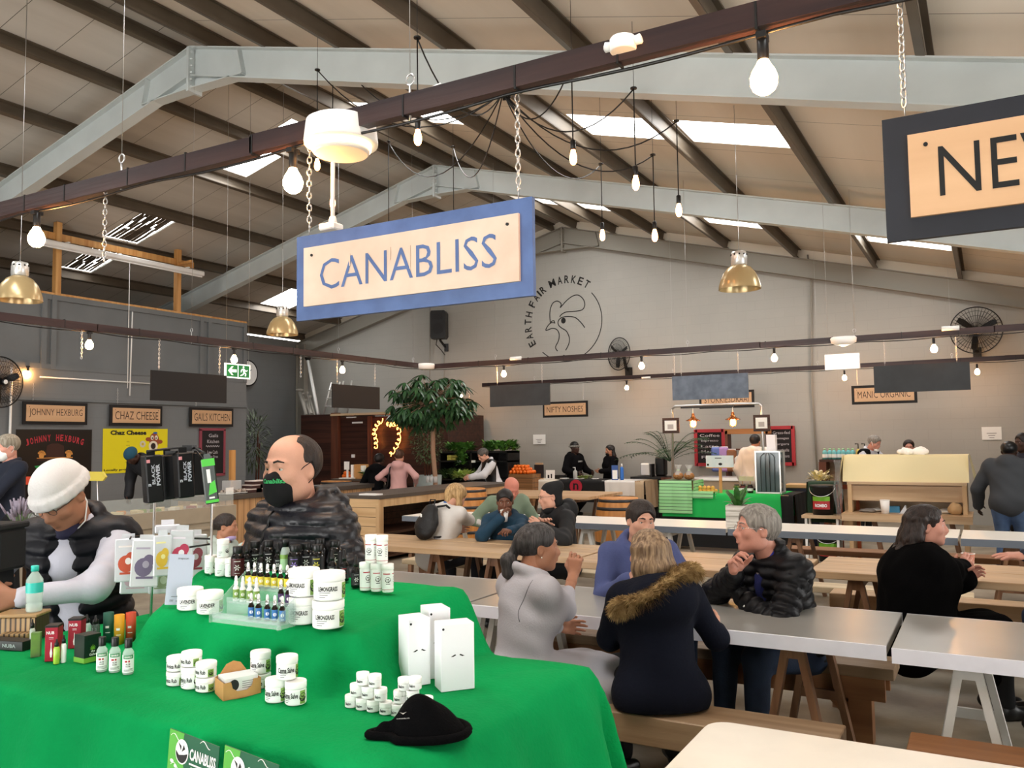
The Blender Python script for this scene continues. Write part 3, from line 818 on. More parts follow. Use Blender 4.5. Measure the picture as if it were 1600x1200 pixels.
for ch in word:
 wv = wd.get(ch, .9); f = (s_+wv/2)/tot; s_ += wv
 if ch == ' ': continue
 a = math.radians(212-f*161); Rt = 1.03
 vs, fs = text_fit(ch, {'I': .045, 'M': .17}.get(ch, .125), .19, bold=.02)
 rot = a-PI/2
 g.add([(cen[0]+Rt*math.cos(a)+v[0]*math.cos(rot)-v[2]*math.sin(rot), Y1-.004, cen[2]+Rt*math.sin(a)+v[0]*math.sin(rot)+v[2]*math.cos(rot)) for v in vs], fs)
obj('lettering', g, M_paint, t)
# ================================================================= TABLES AND BENCHES
M_tgrey = mat('grey_steel_tabletop', 'a3a19b', rough=.28, metal=.25, spec=.7, var=.08, vs=1.6)
M_tedge = mat('white_painted_table_edge', 'e6e8f2', rough=.45, var=.04, vs=8)
M_twhite = mat('glossy_white_tabletop', 'f4f0e8', rough=.3)
M_tslate = mat('slate_table_edge', '6b7480', rough=.5)
M_tpine = wood('worn_pine_tabletop', 'cdb08d', 'b0906c', 'x', .7, rough=.4, plank=.0)
M_tpine_y = wood('pine_boards', 'cfae84', 'b08d64', 'z', .7, rough=.5)
M_leg = wood('brown_timber_leg', '8a6548', '66452f', 'z', 1, rough=.5)
M_legw = mat('whitewashed_timber_leg', 'd2d0cb', rough=.6, var=.06)
M_bench = wood('weathered_bench_plank', 'a58c70', '84694e', 'x', .8, rough=.5)
M_beam = wood('orange_brown_bench_beam', '9c6d48', '7c5233', 'x', .8, rough=.45)
M_benchl = wood('pale_bench_plank', 'd8c7a8', 'c4b08f', 'x', .8, rough=.5)
M_cream2 = mat('cream_plastic_tabletop', 'e9e2d4', rough=.35, var=.03)
M_dark = mat('dark_interior', '1a1613', rough=.9)
def trestle(par, x, y0, y1, z, m, sp=.17, w=.035):
 a = (y0+y1)/2; hw = (y1-y0)/2-.09
 tr = obj('trestle', G().box((x, a, z-.04), (.07, 2*hw+.05, .075)), m, par)
 for sy in (-1, 1):
  for sx in (-1, 1):
   obj('leg', G().bar((x+sx*.03, a+sy*hw, z-.01), (x+sx*sp, a+sy*(hw+.02), .0), w*1.7, w, up=(1, 0, 0)), m, tr)
  obj('brace', G().bar((x-sp*.6, a+sy*hw, z*.42), (x+sp*.6, a+sy*hw, z*.42), .02, .05), m, tr)
def table(label, x0, x1, y0, y1, z, top, legm, xs, edge=None, th=.045, grp=None, legms=None, nm='trestle_table', planks=0):
 t = thing(nm, label, 'table', ((x0+x1)/2, (y0+y1)/2, 0), 0, grp)
 cx, cy = (x0+x1)/2, (y0+y1)/2; W, D = x1-x0, y1-y0
 if planks:
  g = G(); r2 = random.Random(int(x0*100))
  for k in range(planks):
   g.box((r2.uniform(-.01, .01), -D/2+D*(k+.5)/planks, z-th/2+r2.uniform(-.002, .002)), (W-.01, D/planks-.003, th), bev=.004)
 else: g = G().box((0, 0, z-th/2), (W-.004, D, th), bev=.003)
 obj('tabletop', g, top, t)
 if edge:
  obj('edge_strip', G().box((0, -D/2-.004, z-.034), (W-.004, .012, .066)).box((0, D/2+.004, z-.034), (W-.004, .012, .066)), edge, t)
 for i, x in enumerate(xs): trestle(t, x-cx, -D/2, D/2, z-th, (legms[i] if legms else legm))
 return t
GG = 'grey-topped trestle tables in the front row'
table('grey trestle table ending behind the green stall, left of the grey-haired woman', -5.1, -2.72, 4.2, 5.02, .75, M_tgrey, M_legw, (-4.6, -2.98), M_tedge, legms=[M_leg, M_legw])
table('grey trestle table with white edge at which the four friends sit', -2.70, -.44, 4.2, 5.0, .75, M_tgrey, M_leg, (-2.52, -.87), M_tedge, legms=[M_legw, M_leg])
table('grey trestle table on white trestle legs at the right front', -.42, 1.9, 4.17, 4.99, .75, M_tgrey, M_legw, (-.12, 1.5), M_tedge)
table('pine trestle table with a cup lid and white carton on it', -5.6, -2.93, 6.2, 7.0, .75, M_tpine, M_leg, (-4.35, -3.75), planks=3, th=.05)
table('pine trestle table behind the man in the blue hoodie', -2.9, -1.18, 6.0, 6.9, .75, M_tpine, M_leg, (-2.55, -1.6), planks=3, th=.05)
table('pine trestle table beside the long-haired woman in black', -1.15, 1.3, 6.28, 7.1, .75, M_tpine, M_leg, (-.85, .9), planks=2, th=.05)
table('white trestle table at the left of the far white row', -6.6, -4.55, 8.78, 9.6, .75, M_twhite, M_legw, (-6.2, -4.9), M_tslate)
table('white trestle table with slate edge in front of the barrel', -4.5, -2.42, 8.78, 9.6, .75, M_twhite, M_legw, (-4.05, -3.1), M_tslate)
table('white trestle table with slate edge behind the glasses man', -2.4, -.28, 8.78, 9.58, .75, M_twhite, M_leg, (-1.75, -.75), M_tslate)
table('white trestle table running out of the photo at the right', -.26, 2.0, 8.76, 9.56, .75, M_twhite, M_leg, (.15, 1.5), M_tslate)
table('small pine table before the red round cloth emblem', -7.9, -5.75, 12.7, 14.2, .75, M_tpine, M_leg, (-7.4, -6.2), planks=5, th=.05)
# cream plastic table nearest the camera
t = thing('plastic_table', 'cream plastic tabletop cut off by the bottom right corner of the photo', 'table', (.0, 2.3, 0), 0)
g = G(); X_, Y_, r_ = .86, .56, .07; pts = []
for cx, cy, a0 in ((X_-r_, Y_-r_, 0), (-X_+r_, Y_-r_, 90), (-X_+r_, -Y_+r_, 180), (X_-r_, -Y_+r_, 270)):
 for k in range(7):
  a = math.radians(a0+k*15); pts.append((cx+r_*math.cos(a), cy+r_*math.sin(a)))
n = len(pts)
for z0, z1, mi in ((.712, .75, 0),):
 vs = [(p[0], p[1], z0) for p in pts]+[(p[0], p[1], z1-.006) for p in pts]+[(p[0]*.992, p[1]*.988, z1) for p in pts]
 g.add(vs, [tuple(range(n))[::-1], tuple(range(2*n, 3*n))]+[(k*n+i, k*n+(i+1) % n, (k+1)*n+(i+1) % n, (k+1)*n+i) for k in (0, 1) for i in range(n)])
obj('tabletop', g, M_cream2, t)
for sx in (-1, 1):
 for sy in (-1, 1): obj('leg', G().tube([(sx*.72, sy*.42, .71), (sx*.76, sy*.46, 0)], [.035, .022], 10), M_cream2, t)
def bench(label, x0, x1, y0, y1, z, m, th=.05, legs=(), lm=None, heavy=False, grp=None, edgem=None):
 t = thing('bench', label, 'bench', ((x0+x1)/2, (y0+y1)/2, 0), 0, grp); cx = (x0+x1)/2; W = x1-x0; D = y1-y0
 obj('seat', G().box((0, 0, z-th/2), (W, D, th), bev=.005), m, t)
 if edgem: obj('apron', G().box((0, -D/2+.03, z-th-.06), (W-.1, .04, .12)).box((0, D/2-.03, z-th-.06), (W-.1, .04, .12)), edgem, t)
 for x in legs:
  if heavy:
   g = G().box((x-cx, 0, (z-th)/2), (.12, .12, z-th))
   obj('leg', g, lm, t)
   sg = -1 if x > cx else 1
   obj('brace', G().bar((x-cx+sg*.05, 0, .15), (x-cx+sg*.26, 0, z-th-.01), .07, .07), lm, t)
  else:
   for sy in (-1, 1): obj('leg', G().bar((x-cx, sy*D*.3, z-th), (x-cx, sy*D*.42, 0), .05, .05, up=(0, 1, 0)), lm, t)
 return t
bench('weathered plank bench on which the grey-coat and parka women sit', -3.3, -.59, 3.66, 3.95, .45, M_bench, .13, (-3.0, -.95), M_beam, edgem=None)
bench('reddish brown bench at the bottom right, before the white trestle legs', -.34, 1.6, 3.74, 3.99, .45, M_beam, .05, (-.1, 1.4), M_beam)
bench('heavy beam bench with braced post leg on the far side of the friends\' table', -2.75, -.49, 4.97, 5.27, .45, M_bench, .06, (-2.4, -.68), M_beam, heavy=True, edgem=M_beam)
bench('pale plank bench between the grey and pine tables, under the woman in black', -1.1, 1.5, 5.68, 5.95, .45, M_benchl, .05, (-.9, 1.3), M_leg)
bench('pale plank bench behind the right pine table, left stretch', -2.2, -.15, 7.42, 7.66, .45, M_benchl, .05, (-2.0, -.4), M_leg)
bench('pine beam bench behind the pine tables with square end grain', -1.16, 1.5, 7.16, 7.4, .45, M_tpine, .11, (-.9, 1.3), M_leg)
bench('speckled white plank bench under the pine table by the teal hoodie woman', -5.5, -2.6, 7.3, 7.62, .45, M_benchl, .05, (-5.2, -2.9), M_leg)
bench('pine bench near side of the left pine table', -5.4, -2.5, 5.55, 5.82, .45, M_bench, .05, (-5.1, -2.8), M_leg)
bench('pine bench before the far white tables, behind the teal hoodie woman', -6.3, -3.2, 8.1, 8.4, .45, M_bench, .05, (-6.0, -3.5), M_leg)
bench('orange pine bench just beyond the far white tables', -2.35, .9, 9.8, 10.1, .45, M_beam, .06, (-2.1, .7), M_leg)
bench('pine bench in front of the small far pine table', -7.6, -5.2, 11.6, 11.9, .45, M_bench, .06, (-7.3, -5.5), M_leg)
# small things on these tables
M_paper = mat('white_paper_card', 'f4f2ee', rough=.6)
t = thing('cup_lid', 'flat white cup lid lying on the left pine table', 'lid', onZ(706, 838, .752)); obj('rim', G().lathe([(.045, 0), (.047, .008), (.04, .012), (.038, .018)], 20), M_paper, t)
c = onZ(822, 838, .752)
t = thing('takeaway_carton', 'open white takeaway carton before the woman in the teal hoodie', 'carton', c, .2)
obj('body', G().add([(-.06, -.05, 0), (.06, -.05, 0), (.06, .05, 0), (-.06, .05, 0), (-.09, -.075, .06), (.09, -.075, .06), (.09, .075, .06), (-.09, .075, .06)], [(3, 2, 1, 0), (0, 1, 5, 4), (1, 2, 6, 5), (2, 3, 7, 6), (3, 0, 4, 7)]), M_paper, t)
obj('lid_flap', G().add([(-.09, .075, .06), (.09, .075, .06), (.075, .12, .12), (-.075, .12, .12), (-.06, .03, .1), (.06, .03, .1)], [(0, 1, 2, 3), (0, 1, 5, 4)]), M_paper, t)
# planter on the white table
c = onZ(1153, 824, .752); c[1] = 9.0; c[0] = onY(1153, 800, 9.0)[0]
M_wwood = wood('whitewashed_planter_board', 'e6e3dc', 'bcb6aa', 'x', 1.5, rough=.6)
M_leaf = mat('glossy_dark_green_leaf', '2f5a2c', rough=.4, var=.3, vs=20, c2='4a8038')
M_leafd = mat('deep_green_leaf', '24402a', rough=.35, c2='375c35', vs=10)
M_soil = mat('potting_soil', '2c2119', rough=.9, bump=.6, bs=90)
def leafblade(g, base, tip, w, droop=0, n=6, mi=0, up=(0, 0, 1)):
 a = Vector([float(q) for q in base]); b = Vector([float(q) for q in tip]); d = b-a; s = d.cross(Vector(up))
 if s.length < 1e-5: s = Vector((1, 0, 0))
 s.normalize(); L = d.length; vs = []; nn = s.cross(d).normalized()
 for i in range(n+1):
  q = i/n; ww = w*math.sin(PI*min(1, q*.93+.05))**.8
  c_ = a+d*q+Vector((0, 0, droop*4*q*(1-q)))
  vs += [c_-s*ww+nn*ww*.25, c_, c_+s*ww+nn*ww*.25]
 g.add(vs, [(3*i, 3*i+1, 3*i+4, 3*i+3) for i in range(n)]+[(3*i+1, 3*i+2, 3*i+5, 3*i+4) for i in range(n)], mi, True)
t = thing('potted_plant', 'whitewashed board planter with a broad-leaved plant on the far white table', 'plant', (c[0], c[1], .752), .1)
g = G();
for k in range(4): g.box((0, -.1, .03+k*.058), (.22, .014, .054)); g.box((0, .1, .03+k*.058), (.22, .014, .054)); g.box((-.105, 0, .03+k*.058), (.014, .2, .054)); g.box((.105, 0, .03+k*.058), (.014, .2, .054))
g.box((0, 0, .01), (.2, .2, .02))
obj('planter', g, M_wwood, t); obj('soil', G().box((0, 0, .2), (.19, .19, .02)), M_soil, t)
g = G(); r2 = random.Random(4)
for k in range(16):
 a = k*2.4; e = r2.uniform(.25, 1.2); L = r2.uniform(.12, .3)
 p0 = Vector((.03*math.cos(a), .03*math.sin(a), .2)); p1 = p0+Vector((math.cos(a)*math.cos(e), math.sin(a)*math.cos(e), math.sin(e)))*L
 leafblade(g, p0, p1, r2.uniform(.02, .035), .03)
obj('leaves', g, M_leaf, t)
# barrels
M_oak = wood('oak_barrel_stave', 'c98a48', 'a96e35', 'z', 1, rough=.4, plank=0)
M_hoop = mat('dark_barrel_hoop', '3b3c3e', rough=.4, metal=.6)
def barrel(label, c, h=.9, R=.3):
 t = thing('wine_barrel', label, 'barrel', c)
 prof = [(R*(.8+.2*math.sin(PI*i/12)), h*i/12) for i in range(13)]
 obj('staves', G().lathe(prof, 32), M_oak, t)
 for q in (.04, .16, .3, .7, .84, .96):
  r = R*(.8+.2*math.sin(PI*q))+.004
  obj('hoop', G().lathe([(r-.006, h*q-.024), (r, h*q-.022), (r, h*q+.022), (r-.006, h*q+.024)], 32, cap=False), M_hoop, t)
 obj('head', G().lathe([(R*.78, h*.985), (.001, h*.986)], 32, cap=False), M_dark, t)
 return t
p = onY(966, 770, 11.0); barrel('whole oak wine barrel standing beyond the far white table', (p[0], 11.0, 0), .88, .34)
p = onY(730, 770, 11.3); barrel('oak wine barrel behind the blonde woman in the white sweater', (p[0], 11.3, 0), .95, .36)
p = onY(545, 757, 12.8); barrel('oak wine barrel under the fruit display left of the tree', (p[0]-.3, 12.8, 0), .95, .38)
# ================================================================= THE GREEN STALL
ZL, ZU = 1.075, 1.213
TX0, TX1, TY0, TY1 = -2.78, -1.01, 1.32, 2.2
UX0, UX1, UY0, UY1 = -2.43, -1.42, 1.68, 2.28
M_green_cloth = mat('emerald_green_felt_cloth', '0a9650', rough=.9, bump=.3, bs=90, c2='078043', vs=2.6, spec=.08)
def sstep(a, b, x):
 t = min(1, max(0, (x-a)/(b-a))); return t*t*(3-2*t)
def wrk(x, y):
 return .5*math.sin(9*x+4*y+1.2*math.sin(5*y))+.3*math.sin(17*x-13*y+2)+.3*math.sin(6*x+23*y+math.sin(11*x))
def zu(y): return ZU+.05*sstep(UY0, UY1, y)*1.0
def hcl(x, y):
 xe = -2.12-.31*(y-1.6)/.42
 s = sstep(xe-.15, xe+.02, x)*(1-sstep(UX1-.015, UX1+.11+.02*math.sin(20*y), x))*sstep(UY0-.055, UY0+.02, y)
 z = ZL+(zu(max(y, UY0))-ZL)*s
 edge = 4*s*(1-s)
 crs = abs(math.sin(7.3*x+11*y+1.5*math.sin(3*x)))**.35+.8*abs(math.sin(13*x-6*y+2*math.sin(4*y)))**.4
 return z+wrk(x, y)*(.0022+.008*edge)+.008*(crs-1.6)*(1+1.5*edge)
def cloth_pt(u, v):
 ex, ey = min(max(u, TX0), TX1), min(max(v, TY0), TY1)
 dx, dy = u-ex, v-ey; d = math.hypot(dx, dy)
 z = hcl(ex, ey)
 if d < 1e-6: return (u, v, z-.012*max(0, 1-min(u-TX0, TX1-u, v-TY0, TY1-v)/.06)**2)
 nx, ny = dx/d, dy/d
 s = ex*1.0+ey*1.0+math.atan2(ny, nx)*.5
 out = (.075 if nx > .3 else .035)*(1-math.exp(-d/.12))+.05*d
 out += (.03*math.sin(14*s+1.3*math.sin(5*s)+d*1.5)+.014*math.sin(31*s-d*3))*min(1, d/.28)
 drop = max(0, d-.012)
 return (ex+nx*out, ey+ny*out, z-.012-drop)
t = thing('draped_table', 'two-tier market stall draped to the floor in bright green cloth', 'table', (0, 0, 0))
g = G(); nu, nv = 230, 170
ua, ub, va, vb = TX0-.98, TX1+.98, TY0-.98, TY1+.9
g.grid(lambda a, b: cloth_pt(ua+(ub-ua)*a, va+(vb-va)*b), nu, nv)
obj('green_cloth', g, M_green_cloth, t)
obj('tabletop', G().box(((TX0+TX1)/2, (TY0+TY1)/2, ZL-.035), (TX1-TX0-.03, TY1-TY0-.03, .03)), M_tpine, t)
for x in (TX0+.1, TX1-.1):
 for y in (TY0+.1, TY1-.1): obj('leg', G().box((x, y, (ZL-.05)/2), (.05, .05, ZL-.05)), M_leg, t)
def put(px, py, z=None):
 """place on the cloth under a pixel of the survey photo"""
 z0 = ZL if z is None else z
 p = onZ(px, py, z0)
 if z is None: return (p[0], p[1], hcl(min(max(p[0], TX0), TX1), p[1])+.001)
 return (p[0], p[1], p[2])
def putu(px, py):
 z = ZU+.01
 for _ in range(4):
  p = onZ(px, py, z); z = zu(p[1])+.003
 return (p[0], p[1], z)
M_jar = mat('white_glossy_jar_plastic', 'f6f6f3', rough=.25, spec=.5)
M_lid = mat('white_ribbed_lid_plastic', 'fbfbf8', rough=.35)
M_label = mat('white_paper_label', 'f2f4f2', rough=.55)
M_ink = mat('black_label_ink', '171717', rough=.6)
M_lgreen = mat('leaf_green_label', '6f9a3c', rough=.5, c2='8fb25a', vs=60)
M_red = mat('red_label_band', 'b31f2e', rough=.5)
M_tgreen = mat('pale_green_label', 'a8cfa0', rough=.5)
def arc_patch(g, R, z0, z1, a0, a1, mi, n=14):
 vs = []
 for k in range(n+1):
  a = a0+(a1-a0)*k/n; vs += [(R*math.sin(a), -R*math.cos(a), z0), (R*math.sin(a), -R*math.cos(a), z1)]
 g.add(vs, [(2*k, 2*k+2, 2*k+3, 2*k+1) for k in range(n)], mi, True)
def emblem_cyl(g, R, z, a, r, mi_w, mi_b):
 """round hand-and-leaf emblem on a cylinder"""
 n = 18
 def P(x, y): return ((R)*math.sin(a+x/R), -(R)*math.cos(a+x/R), z+y)
 out = [P(r*math.cos(2*PI*k/n), r*math.sin(2*PI*k/n)) for k in range(n)]; inn = [P(.86*r*math.cos(2*PI*k/n), .86*r*math.sin(2*PI*k/n)) for k in range(n)]
 g.add(out+inn, [(k, (k+1) % n, n+(k+1) % n, n+k) for k in range(n)], mi_b, False)
 lo = [P(.86*r*math.cos(t_), .86*r*math.sin(t_)) for t_ in [PI+PI*k/9 for k in range(10)]]+[P(.45*r, -.05*r), P(0, -.45*r), P(-.45*r, -.25*r)]
 g.add(lo, [tuple(range(len(lo)))], mi_b, False)
 g.add([P(0, -.3*r), P(.4*r, .1*r), P(.3*r, .55*r), P(.02*r, .2*r)], [(0, 1, 2, 3)], mi_b, False)
 g.add([P(-.1*r, -.1*r), P(-.1*r, .25*r), P(-.5*r, .5*r), P(-.45*r, .1*r)], [(0, 1, 2, 3)], mi_b, False)
def jar(nm, d, h, word, lidh=.34, ww=.8, green=True, wh=None, sub=3, labmat=None, emb=0.5, bodymat=None, dz=0, wang=0.):
 t = thing(nm, 'x', 'jar'); R = d/2; lh = h*lidh; bh = h-lh
 pr = [(R*.86, 0), (R*.95, .002), (R*.97, .005), (R*.97, bh*.93), (R*.9, bh)]
 obj('jar_body', G().lathe(pr, 28), bodymat or M_jar, t)
 obj('lid', G().lathe([(R*.985, bh*.985), (R, bh+.001), (R, h-.003), (R*.96, h-.0006), (R*.8, h-.0012), (R*.78, h-.0025)], 28, mi=0), M_lid, t)
 g = G(); RL = R*.978
 arc_patch(g, RL, bh*.1, bh*.9, -1.5, 1.9, 0, 20)
 RL2 = RL+.0004
 if word: text_on_cyl(g, word, ww*d, wh or bh*.26, RL2, bh*.62, -.25+wang, 1, bold=.03)
 for k in range(sub):
  arc_patch(g, RL2, bh*(.42-.11*k), bh*(.42-.11*k)+bh*.025, -.8+wang, -.1-.15*k+wang, 1, 6)
 if green: arc_patch(g, RL2, bh*.1, bh*.9, .75, 1.35, 2, 8)
 if emb: emblem_cyl(g, RL2+.0003, bh*.5, 1.05 if green else .75, bh*.26*emb*2, 0, 1)
 obj('label', g, [labmat or M_label, M_ink, M_lgreen], t)
 return Multi(t)
RZJ = math.atan2(-1.9, 1.72)  # towards camera from the stall, used to turn labels
def face(p, extra=0): return math.atan2(p[1], p[0])+PI/2+PI+extra   # -y side towards the camera
def facing(p, extra=0):
 a = math.atan2(-p[1], -p[0]); return a+PI/2+extra
def above(p, dz): return (p[0], p[1], p[2]+dz)
JL = jar('cosmetic_jar', .084, .072, 'LEMONGRASS', .3, .62, True, .012)
p = putu(475, 972); q = putu(513, 979)
GL = 'large jars lettered LEMONGRASS'
JL.put(p, facing(p, -.15), 'large lemongrass jar at the lower left of the four', GL); JL.put(above(p, .0725), facing(p, -.35), 'large lemongrass jar stacked at the upper left of the four', GL)
JL.put(q, facing(q, .0), 'large lemongrass jar at the lower right of the four', GL); JL.put(above((q[0]+.003, q[1], q[2]), .0725), facing(q, .15), 'large lemongrass jar stacked at the upper right of the four', GL)
JV = jar('cosmetic_jar', .074, .062, 'LAVENDER', .33, .62, True, .011)
p = putu(297, 951); q = putu(328, 957)
JV.put(p, facing(p, .0), 'white lavender jar standing in front of the grey payment card', 'lavender jars left of the acrylic stand'); JV.put(q, facing(q, .0), 'white lavender jar half behind the acrylic stand', 'lavender jars left of the acrylic stand')
JT = jar('salve_jar', .052, .055, 'Canna Salve', .3, .8, True, .0125)
JS = jar('salve_jar', .052, .036, 'Canna Salve', .36, .8, True, .011, sub=1)
GS = 'Canna Salve jars right of the kraft card box'
a = put(407, 1072); b = put(431, 1096); c = put(462, 1100)
JS.put(a, facing(a, -.4), 'short Canna Salve jar at the lower left of the pile, nearest the card box', GS)
JT.put(above(a, .0365), facing(a, -.2), 'tall Canna Salve jar standing on the short one', GS)
JT.put(b, facing(b, -.3), 'tall Canna Salve jar in the middle of the bottom row', GS); JT.put(c, facing(c, -.35), 'tall Canna Salve jar at the right end of the bottom row', GS)
m_ = ((b[0]+c[0])/2, (b[1]+c[1])/2+.004, b[2]+.0555); JT.put(m_, facing(m_, .15), 'tall Canna Salve jar crowning the bottom two', GS)
JR = jar('rub_jar', .052, .055, 'Arnica Rub', .3, .75, True, .0115); JRs = jar('rub_jar', .052, .036, 'Arnica Rub', .36, .75, True, .0105, sub=0)
GR = 'Arnica Rub jars left of the kraft card box'
a = put(276, 1069); b = put(299, 1075); c = put(322, 1079)
JRs.put(a, facing(a, -.5), 'short Arnica Rub jar at the bottom left of the pile', GR); JRs.put(above(a, .0365), facing(a, -.2), 'short Arnica Rub jar with green band, second on the left stack', GR)
JR.put(b, facing(b, -.45), 'tall Arnica Rub jar at the bottom centre of the pile', GR); JRs.put(above(b, .0555), facing(b, -.6), 'short Arnica Rub jar topping the centre stack', GR)
JRs.put(c, facing(c, -.55), 'short Arnica Rub jar at the bottom right beside the card box', GR); JRs.put(above(c, .0365), facing(c, -.6), 'short Arnica Rub jar on top beside the card box', GR)
# small balm jars
JB = jar('balm_jar', .0305, .028, 'Balm', .42, .5, False, .006, sub=1, emb=0)
def bput(px, py, lv, l):
 p = put(px, py); JB.put(above(p, .0283*lv), facing(p, -.3), l, 'tiny white balm jars')
for i, (x, y) in enumerate(((549, 1106), (566, 1109), (583, 1111), (603, 1113))): bput(x, y, 0, ('tiny balm jar at the left end of the pyramid base', 'tiny balm jar second from left in the pyramid base', 'tiny balm jar third from left in the pyramid base', 'tiny balm jar at the right end of the pyramid base')[i])
for i, (x, y) in enumerate(((557, 1107.5), (575, 1110), (595, 1112))): bput(x, y, 1, ('tiny balm jar left in the pyramid middle row', 'tiny balm jar in the centre of the pyramid', 'tiny balm jar right in the pyramid middle row')[i])
for i, (x, y) in enumerate(((567, 1109), (586, 1111))): bput(x, y, 2, ('tiny balm jar top left of the pyramid', 'tiny balm jar top right of the pyramid')[i])
for i, (x, y) in enumerate(((620, 1112), (637, 1115))): bput(x, y, 0, ('tiny balm jar at the base just left of the black cap', 'tiny balm jar at the base half behind the black cap')[i])
for i, (x, y) in enumerate(((625, 1111.5), (645, 1113))): bput(x, y, 1, ('tiny balm jar second up, left stack by the black cap', 'tiny balm jar second up, right stack by the black cap')[i])
for i, (x, y) in enumerate(((632, 1112), (649, 1113))): bput(x, y, 2, ('tiny balm jar on top of the left stack by the black cap', 'tiny balm jar on top of the right stack by the black cap')[i])
bput(667, 1106, 0, 'lone tiny balm jar behind the black cap')
bput(647, 1113.5, 0, 'tiny balm jar hidden low behind the black cap')
# pill bottles
def pillb(d=.036, h=.084, bandm=None, side=1):
 t = thing('pill_bottle', 'x', 'bottle'); R = d/2
 obj('bottle_body', G().lathe([(R*.9, 0), (R*.96, .003), (R*.96, h*.8), (R*.88, h*.82)], 24), M_jar, t)
 obj('cap', G().lathe([(R, h*.8), (R*1.02, h*.805), (R*1.02, h*.985), (R*.97, h)], 24), M_lid, t)
 g = G(); arc_patch(g, R*.968, h*.1, h*.76, -2.2, 2.2, 0, 24)
 arc_patch(g, R*.975, h*.64, h*.675, -1.0, .3, 2); arc_patch(g, R*.975, h*.64, h*.675, .75, 1.6, 2); arc_patch(g, R*.975, h*.1, h*.115, -2.2, 2.2, 2, 20)
 emblem_cyl(g, R*.976, h*.45, -.1, .0085, 0, 1); arc_patch(g, R*.976, h*.29, h*.315, -.45, .3, 1)
 for k in range(6): arc_patch(g, R*.975, h*(.25+.06*k), h*(.25+.06*k)+.0008, .9, 1.4, 1)
 obj('label', g, [M_label, M_ink, M_red], t)
 return Multi(t)
PB = pillb()
G1 = 'tall white capsule bottles with red bands'
a, b, c = putu(575, 917), putu(590, 919), putu(606, 922)
a = putu(571, 919); b = putu(588.5, 920.5); c = putu(606, 922)
PB.put(a, facing(a, .6), 'white capsule bottle at the lower left of the pile of five', G1); PB.put(b, facing(b, .35), 'white capsule bottle at the lower middle of the pile of five', G1); PB.put(c, facing(c, .1), 'white capsule bottle at the lower right of the pile of five', G1)
d_ = tuple((np.array(a)+np.array(b))/2+np.array([0, 0, .0845])); e_ = tuple((np.array(b)+np.array(c))/2+np.array([0, 0, .0845]))
PB.put(d_, facing(d_, -.3), 'white capsule bottle stacked on the left of the pile of five', G1); PB.put(e_, facing(e_, -.35), 'white capsule bottle stacked on the right of the pile of five', G1)
PG = jar('pill_tub', .041, .062, '', .27, .5, False, emb=.3, labmat=mat('mint_white_label', 'e3eee8', rough=.5))
a, b, c = putu(329, 893), putu(345, 897), putu(357, 897.5)
PG.put(a, facing(a), 'white tub at the left of the small pile behind the acrylic stand', 'white tubs left of the black bottles'); PG.put(b, facing(b, .2), 'white tub in the middle of the small pile', 'white tubs left of the black bottles'); PG.put((c[0]+.012, c[1], c[2]), facing(c, .5), 'white tub at the right of the small pile, beside the black bottles', 'white tubs left of the black bottles')
d_ = (b[0]+.004, b[1]+.005, b[2]+.0625); PG.put(d_, facing(d_), 'white tub standing on top of the small pile', 'white tubs left of the black bottles')
# droppers
M_amber = mat('dark_amber_glass', '1a0f08', rough=.08, spec=.6)
M_rub = mat('white_rubber_teat', 'f4f4f2', rough=.4)
M_chrome = mat('chrome_collar', 'd8d8da', rough=.15, metal=1)
def dropper(lab, body=None, col=None, h=.07, d=.0165, blk=False):
 t = thing('dropper_bottle', 'x', 'bottle'); R = d/2; k = h/.07
 obj('bottle_body', G().lathe([(R*.9, 0), (R, .002), (R, .036*k), (R*.55, .043*k), (R*.5, .045*k)], 14), body or M_amber, t)
 obj('collar', G().lathe([(R*.62, .044*k), (R*.64, .045*k), (R*.62, .055*k)], 12), col or M_chrome, t)
 obj('dropper_teat', G().lathe([(R*.5, .055*k), (R*.5, .062*k), (R*.38, .068*k), (R*.15, .07*k)], 12), M_black if blk else M_rub, t)
 g = G(); arc_patch(g, R*1.02, .006*k, .033*k, -2.6, 2.6, 0, 14)
 n = 10; rr = R*.55; g.add([(R*1.05*math.sin(rr*math.cos(2*PI*q/n)/R), -R*1.05*math.cos(rr*math.cos(2*PI*q/n)/R), .021*k+rr*math.sin(2*PI*q/n)) for q in range(n)], [tuple(range(n))], 1)
 arc_patch(g, R*1.05, .009*k, .0105*k, -.5, .5, 1, 4)
 obj('label', g, [lab, M_label if not blk else M_label], t)
 return Multi(t)
DY = dropper(mat('yellow_label', 'e3cf3a', rough=.5)); DG = dropper(mat('olive_green_label', '7fa04a', rough=.5), M_white, M_rub); DB = dropper(mat('blue_label', '2f6fb0', rough=.5)); DP = dropper(mat('purple_label', '4a2f63', rough=.5))
